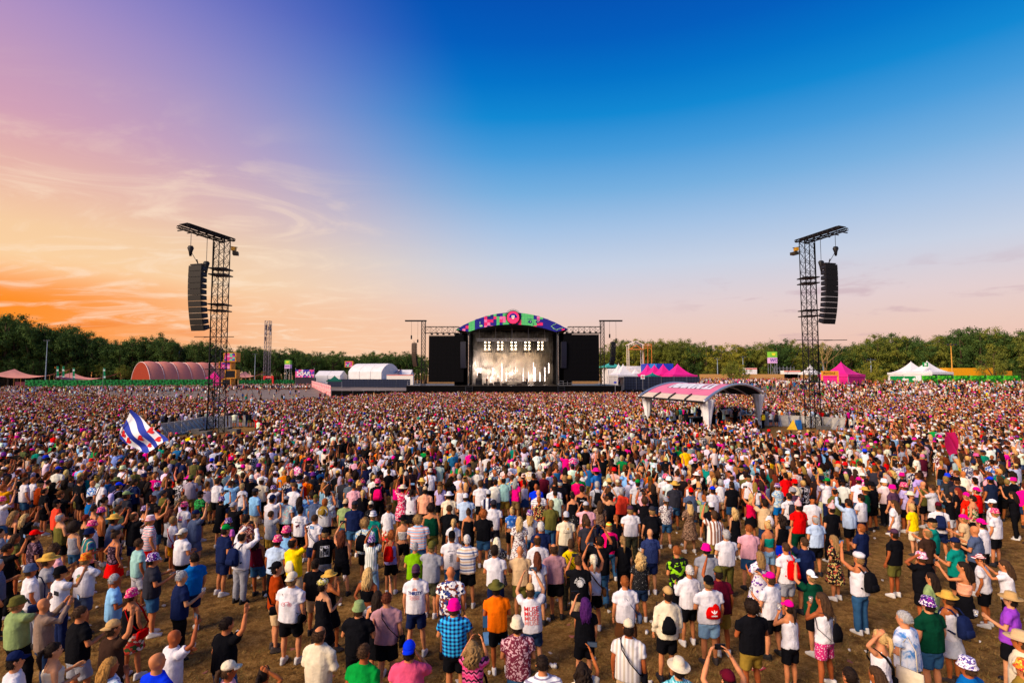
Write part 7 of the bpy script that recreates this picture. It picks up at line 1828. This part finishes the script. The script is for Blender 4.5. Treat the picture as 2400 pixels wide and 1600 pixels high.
idx = [rc.choice((0, 0, 0, 0, 0, 1, 1, 1, 2, 3, 4, 5, 6, 7, 7, 7, 8, 9, 9, 10, 10, 11, 12, 13, 13, 13, 13, 14, 14, 14, 15, 16, 17, 17, 18, 19, 19, 20, 21, 22, 22, 23, 23)) for _ in range(n)]
def col(h): return lin(h)
set_attr(cm, 'idx', 'INT', idx)
set_attr(cm, 'rot', 'FLOAT_VECTOR', [(0, 0, R(c) if c is not None else R(rc.gauss(0, 22)) + math.atan2(a, 130) * .6) for a, b, c in PTS])
set_attr(cm, 'scl', 'FLOAT_VECTOR', [(s * rc.uniform(.93, 1.13), s * rc.uniform(.93, 1.18), s) for s in [(.965 if CS[i][0] == 'm' else .905) * rc.uniform(.93, 1.06) for i in idx]])
vary = lambda h: tuple(min(1, c * rc.uniform(.8, 1.2)) for c in rich(h, 1.14)[:3]) + (1,)
set_attr(cm, 'ct', 'FLOAT_COLOR', [vary(pickw(TOPC)) for _ in range(n)]); set_attr(cm, 'cb', 'FLOAT_COLOR', [vary(rc.choice(BOTC)) for _ in range(n)]); set_attr(cm, 'ch', 'FLOAT_COLOR', [vary(pickw(HATC)) for _ in range(n)])
set_attr(cm, 'cr', 'FLOAT_COLOR', [vary(rc.choice(HAIRCOL)) for _ in range(n)]); set_attr(cm, 'cs', 'FLOAT_COLOR', [vary(rc.choice(SKC)) for _ in range(n)]); set_attr(cm, 'cp', 'FLOAT', [1.0 if rc.random() < .16 else 0.0 for _ in range(n)])
scatter('crowd', cm, CP, 'dense festival crowd filling the field up to the stage', 'crowd')
print('crowd', n, 'people', len(PEOPLE), 'baked', len(BAKE))

# ---------------------------------------------------------------- single people further off
def lone(px, py_foot, sex, arms, top, bot, hair, label, rot=0, z=0.0, depth=None, hat=None):
    v = on_plane(px, py_foot, 0) if depth is None else Vector((gx(px, depth), depth, 0)); al, ar = arms
    def get(k): return BAKE[k]
    kb = next((k for k in BAKE if k[0] == 'body' and k[1] == sex and k[2:4] == (al, ar)), None)
    o = bpy.data.objects.new('person', BAKE[kb]); COL.objects.link(o); o.material_slots[0].link = 'OBJECT'; o.material_slots[0].material = SKIN[0]
    o.location = (v.x, v.y, z); o.rotation_euler = (0, 0, R(rot)); tag(o, label, 'person')
    child('t_shirt', BAKE[('top', sex, 't', al, ar)], cloth(top)[0], o); kt = next(k for k in BAKE if k[0] == 'bot' and k[1] == sex and k[2] == bot[0] and k[3] == kb[4]); child('trousers' if bot[0] == 'j' else 'shorts', BAKE[kt], cloth(bot[1])[0], o)
    child('hair', part_mesh('s', 'hair'), hair_mat(PAL[hair][1]), o)
    for s in (-1, 1): A = leg_pts(kb[4], s)[2]; sh = child('shoe', shoe_mesh(), mat('#16161a', .6), o); sh.location = (A.x, A.y - .01, max(0, A.z - .085))
    return o
g_ = lone(1789, 1004, 'm', 'ii', 'black', ('j', 'black'), 'dhair', 'security guard in yellow vest standing beside the right draped column', 20)
vest = child('safety_vest', BAKE[('top', 'm', 'v', 'f', 'f')] if ('top', 'm', 'v', 'f', 'f') in BAKE else BAKE[next(k for k in BAKE if k[0] == 'top' and k[1] == 'm' and k[2] == 'v')], mat('#e8c814', .7), g_); vest.scale = (1.14, 1.25, 1.0); vest.location = (0, .0, .03)
for k, (x, dy, top, arms, lab, rot) in enumerate(((-6.0, 2.6, 'black', 'ff', 'musician in black playing at the left of the stage', 150), (.4, 7.6, 'plum', 'ff', 'drummer behind the drum kit at centre stage', 180), (3.6, 3.6, 'black', 'fi', 'musician in black at the right of centre stage', 190), (-3.4, 4.4, 'charcoal', 'ff', 'musician in dark clothes left of the drum kit', 170))):
    lone(0, 0, 'm', arms if ('top', 'm', 't', *arms) in BAKE else 'ff', top, ('j', 'black'), 'dhair', lab, rot, 3.06 if k != 1 else 3.87, YS + dy).location.x = x
lone(1451, 0, 'm', 'ii', 'navy', ('j', 'black'), 'dhair', 'crew member in navy standing on the right corner of the stage', 0, 3.06, YS + 1.5)
lone(1514, 0, 'm', 'ii', 'charcoal', ('j', 'black'), 'hair', 'crew member in dark shirt beside the red cross sign', 30, 0, 124.0); lone(1517, 0, 'm', 'ii', 'white', ('j', 'black'), 'hair', 'crew member in white shirt beside the red cross sign', -30, 0, 124.2)
for k, (u, v_, top) in enumerate(((.40, .28, 'black'), (.58, .34, 'black'), (.72, .22, 'black'), (.25, .55, 'charcoal'), (.2, .2, 'black'), (.62, .7, 'navy'))):
    p = Cc + SP * u + AX * v_; o = lone(0, 0, 'm', 'ff', top, ('j', 'black'), 'dhair', f'sound technician in {cloth(top)[1]} under the mixing tent, {["behind the centre desk", "right of the centre desk", "near the right column", "by the left control desk", "next to the middle column", "at the back desk"][k]}', rc.uniform(-20, 20), .28, 50); o.location.x, o.location.y = p.x, p.y

# ---------------------------------------------------------------- flags
fp0 = on_plane(226, 1176, 1.5); top_w = at(304.5, 958, fp0.y + .3); foot = Vector((fp0.x - .2, fp0.y - .2, .9))
fl = thing('flag_on_pole', 'blue and white striped flag with red hearts on a long pole above the left crowd', 'flag', (foot.x, foot.y, 0))
off = Vector((foot.x, foot.y, 0)); pdir = (top_w - foot).normalized()
MB().tube([foot - off, (foot + top_w) / 2 - off + Vector((.05, 0, -.03)), top_w - off], [.016, .014, .01], 6).build('pole', mat('#6a4a34', .5), fl)
hoist_b = at(276, 1026, fp0.y + .28)
right_c = at(391, 1031, fp0.y - .05); bot_c = at(346, 1061, fp0.y + .1)
def fpt(u, v, off_=0.0):  # u along the fly, v from hoist top (0) to hoist bottom (1)
    a = top_w * (1 - v) + hoist_b * v; b = right_c * (1 - v) + bot_c * v
    p = a * (1 - u) + b * u; wv = .03 * math.sin(u * 8.5 + v * 2.4) * (.3 + u) + .03 * math.sin(v * 7 + u * 3); p = p + Vector((.02 * math.sin(v * 5 + u * 9) * u, 0, -.05 * math.sin(math.pi * u) * (.5 + v)))
    return p + Vector((0, wv * 2.2 + off_, 0)) - off
fb = MB()
def stripe_of(u, v): return None
cl_blue, cl_white, cl_red = mat('#1632a4', .75, var=.04), mat('#e4e4ea', .75, var=.03), mat('#d81a22', .75, var=0)
# seven diagonal bands, each its own strip of cloth
def band_poly(k): return (k / 7.0, (k + 1) / 7.0)
for k in range(7):
    lo, hi = band_poly(k); mb = MB(); nU = 26; nW = 3
    # the band coordinate is s = (u*.62 + v*.62 ... ) running from one corner to the other
    def bp(a, c):  # a along the band 0..1, c across
        s = (lo + (hi - lo) * c) * 1.62 - .31   # v = s + slope*(u-.5)
        u = a; v = s + .5 * (u - .5); return u, v
    vs, fs = [], []
    cols = []
    for i in range(nU + 1):
        for j in range(nW + 1):
            u, v = bp(i / nU, j / nW); cols.append((u, v)); vs.append(fpt(u, min(1, max(0, v))))
    for i in range(nU):
        for j in range(nW):
            q = [i * (nW + 1) + j, (i + 1) * (nW + 1) + j, (i + 1) * (nW + 1) + j + 1, i * (nW + 1) + j + 1]
            vv = [cols[x][1] for x in q]
            if max(vv) <= 0.0 or min(vv) >= 1.0: continue
            fs.append(tuple(q))
    mb.add(vs, fs); mb.build('stripe', cl_blue if k % 2 == 0 else cl_white, fl, True)
def heart(cu, cv, s, side):
    pts = []
    for k in range(18):
        t_ = 2 * math.pi * k / 18; x = 16 * math.sin(t_) ** 3; y_ = 13 * math.cos(t_) - 5 * math.cos(2 * t_) - 2 * math.cos(3 * t_) - math.cos(4 * t_); pts.append((cu + s * .058 * (x / 16) * .62 + s * .03 * (y_ / 16), cv + s * .085 * -(y_ / 16) * .8 + s * .05 * (x / 16)))
    mb = MB(); mb.add([fpt(a, b, -.014 * side) for a, b in pts] + [fpt(cu, cv, -.014 * side)], [(i, (i + 1) % 18, 18) for i in range(18)]); mb.build('heart', cl_red, fl)
for cu, cv in ((.28, .09), (.62, .30), (.12, .55), (.30, .80), (.55, .5), (.86, .22), (.82, .72)):
    # keep each heart on the middle of a white band
    s = cv - .5 * (cu - .5); k = ((s + .31) / 1.62) * 7; kk = [1.5, 3.5, 5.5][int(np.argmin([abs(k - q) for q in (1.5, 3.5, 5.5)]))]; cv2 = (kk / 7) * 1.62 - .31 + .5 * (cu - .5)
    if -.02 < cv2 < 1.02:
        for sd_ in (1, -1): heart(cu, min(.92, max(.08, cv2)), 1.55, sd_)
p0 = at(2250, 1085, 23.0); p1 = at(2233, 1003, 22.6)
pf = thing('flag_on_pole', 'limp pink flag on a yellow pole above the right crowd', 'flag', (p0.x, p0.y, 0)); of_ = Vector((p0.x, p0.y, 0))
MB().tube([(.1, 0, 1.1), p0 - of_, p1 - of_], [.02, .02, .014], 6).build('pole', mat('#d89a40', .6), pf)
mb = MB(); mb.grid(lambda u, v: (p1 - of_) * (1 - v * .62) + (p0 - of_) * v * .62 + Vector((-.42 * u * (1 - .55 * v), -.16 * math.sin(9 * u + 3 * v), -.4 * u ** 1.4 - .1 * math.sin(6 * u))), 14, 10); mb.build('cloth', mat('#d81a72', .8, var=.1), pf, True)

# ---------------------------------------------------------------- small things on the grass
q = on_plane(1163, 1548, 0); t = thing('folding_chair', 'blue folding camp chair standing behind the pink zigzag top', 'chair', q, R(8))
MB().box((0, 0, .45), (.5, .48, .03)).build('seat', mat('#5a8ab8', .8), t); MB().box((0, .24, .74), (.5, .03, .36)).build('backrest', mat('#2a5a86', .8), t)
for x in (-.24, .24):
    for y_ in (-.22, .22): MB().bar((x, y_, 0), (x * .9, -y_ * .9, .46), .012).build('leg', dark_steel, t)
    MB().bar((x, .24, .44), (x, .25, .92), .012).build('post', dark_steel, t)
q = on_plane(1776, 1566, 0); o = MB().box((0, 0, .006), (.30, .16, .008), .5).build('flyer', mat('#b8324a', .7), None, loc=q); tag(o, 'red printed flyer lying on the grass near the curly haired person', 'flyer'); MB().box((0, 0, .013), (.2, .1, .003), .5).build('print', mat('#e0b89c'), o)
lit = random.Random(9)
for k, (px, py) in enumerate(((1515, 1488), (1460, 1505), (1700, 1345), (1985, 1325), (1300, 1560), (620, 1400), (1110, 1240), (1290, 1560), (905, 1190), (2310, 1200))):
    q = on_plane(px, py, 0); t = thing('dropped_cup', ['crushed clear cup on the grass near the leaning bag', 'crushed clear cup on the grass beside white shoes', 'crushed clear cup near the patterned litter', 'crushed clear cup on the bare earth at right', 'crushed clear cup on the grass at bottom centre', 'crushed clear cup on the grass at left', 'crushed clear cup between the middle rows', 'small crushed cup at the bottom centre edge', 'crushed clear cup in the upper left gap', 'crushed clear cup in the far right gap'][k], 'cup', (q.x, q.y, .04), lit.uniform(0, 6), 'dropped cups'); o = child('cup', cup_me, mat('#d8d4d0', .5, var=0), t); o.rotation_euler = (R(90), 0, 0)
# short dry grass
gm = bpy.data.meshes.new('dry_grass'); GR = []
for _ in range(42000):
    yy = 8.5 + 22 * lit.random() ** 1.6; xx = lit.uniform(-1, 1) * (.99 * yy + 2)
    if noise.noise(Vector((xx * .8, yy * .8, 0))) > -.12 or lit.random() < .3: GR.append((xx, yy, .004))
gm.from_pydata(GR, [], []); ng = len(GR)
tufts = []
for s in range(4):
    r_ = random.Random(s); mb = MB()
    for _ in range(9):
        a = r_.uniform(0, 6.28); L = r_.uniform(.03, .075); bx_, by_ = r_.gauss(0, .035), r_.gauss(0, .035); dx, dy = math.cos(a), math.sin(a); wv = .004
        mb.add([(bx_ - dy * wv, by_ + dx * wv, 0), (bx_ + dy * wv, by_ - dx * wv, 0), (bx_ + dx * L * .6, by_ + dy * L * .6, L * .55)], [(0, 1, 2)])
    me = mb.mesh('tuft'); me.materials.append(mat(['#8a6a34', '#a07c42', '#6e5226', '#7a6c34'][s], .9)); tufts.append(bpy.data.objects.new('tuft', me))
set_attr(gm, 'idx', 'INT', [lit.randrange(4) for _ in GR]); set_attr(gm, 'rot', 'FLOAT_VECTOR', [(0, 0, lit.uniform(0, 6.28)) for _ in GR]); set_attr(gm, 'scl', 'FLOAT_VECTOR', [(s, s, s) for s in [lit.uniform(.7, 1.5) for _ in GR]])
scatter('dry_grass', gm, tufts, 'short trampled dry grass between the standing people', 'grass')

# trodden litter nobody would count
lm_ = bpy.data.meshes.new('litter'); LT = []
for _ in range(420):
    yy = 9 + 24 * lit.random() ** 1.3; LT.append((lit.uniform(-1, 1) * (.97 * yy + 1), yy, .012))
lm_.from_pydata(LT, [], []); lp = []
for s in range(4):
    mb = MB()
    if s < 2: lumps(mb.rings([(0, 0, 0, .03, .03), (0, 0, .02, .045, .03), (0, 0, .035, .03, .025)], 9), .03, 30, s)
    else: lumps(mb.box((0, 0, 0), (.12, .08, .004)), .02, 12, s)
    me = mb.mesh('scrap'); me.materials.append(mat(['#cfcac6', '#b8b0a8', '#c8b8a8', '#9a5a50'][s], .7)); lp.append(bpy.data.objects.new('scrap', me))
set_attr(lm_, 'idx', 'INT', [lit.choice((0, 0, 1, 2, 3)) for _ in LT]); set_attr(lm_, 'rot', 'FLOAT_VECTOR', [(0, 0, lit.uniform(0, 6.28)) for _ in LT]); set_attr(lm_, 'scl', 'FLOAT_VECTOR', [(q, q, q) for q in [lit.uniform(.6, 1.3) for _ in LT]])
scatter('litter', lm_, lp, 'trodden cups and paper scraps strewn over the dry grass', 'litter')
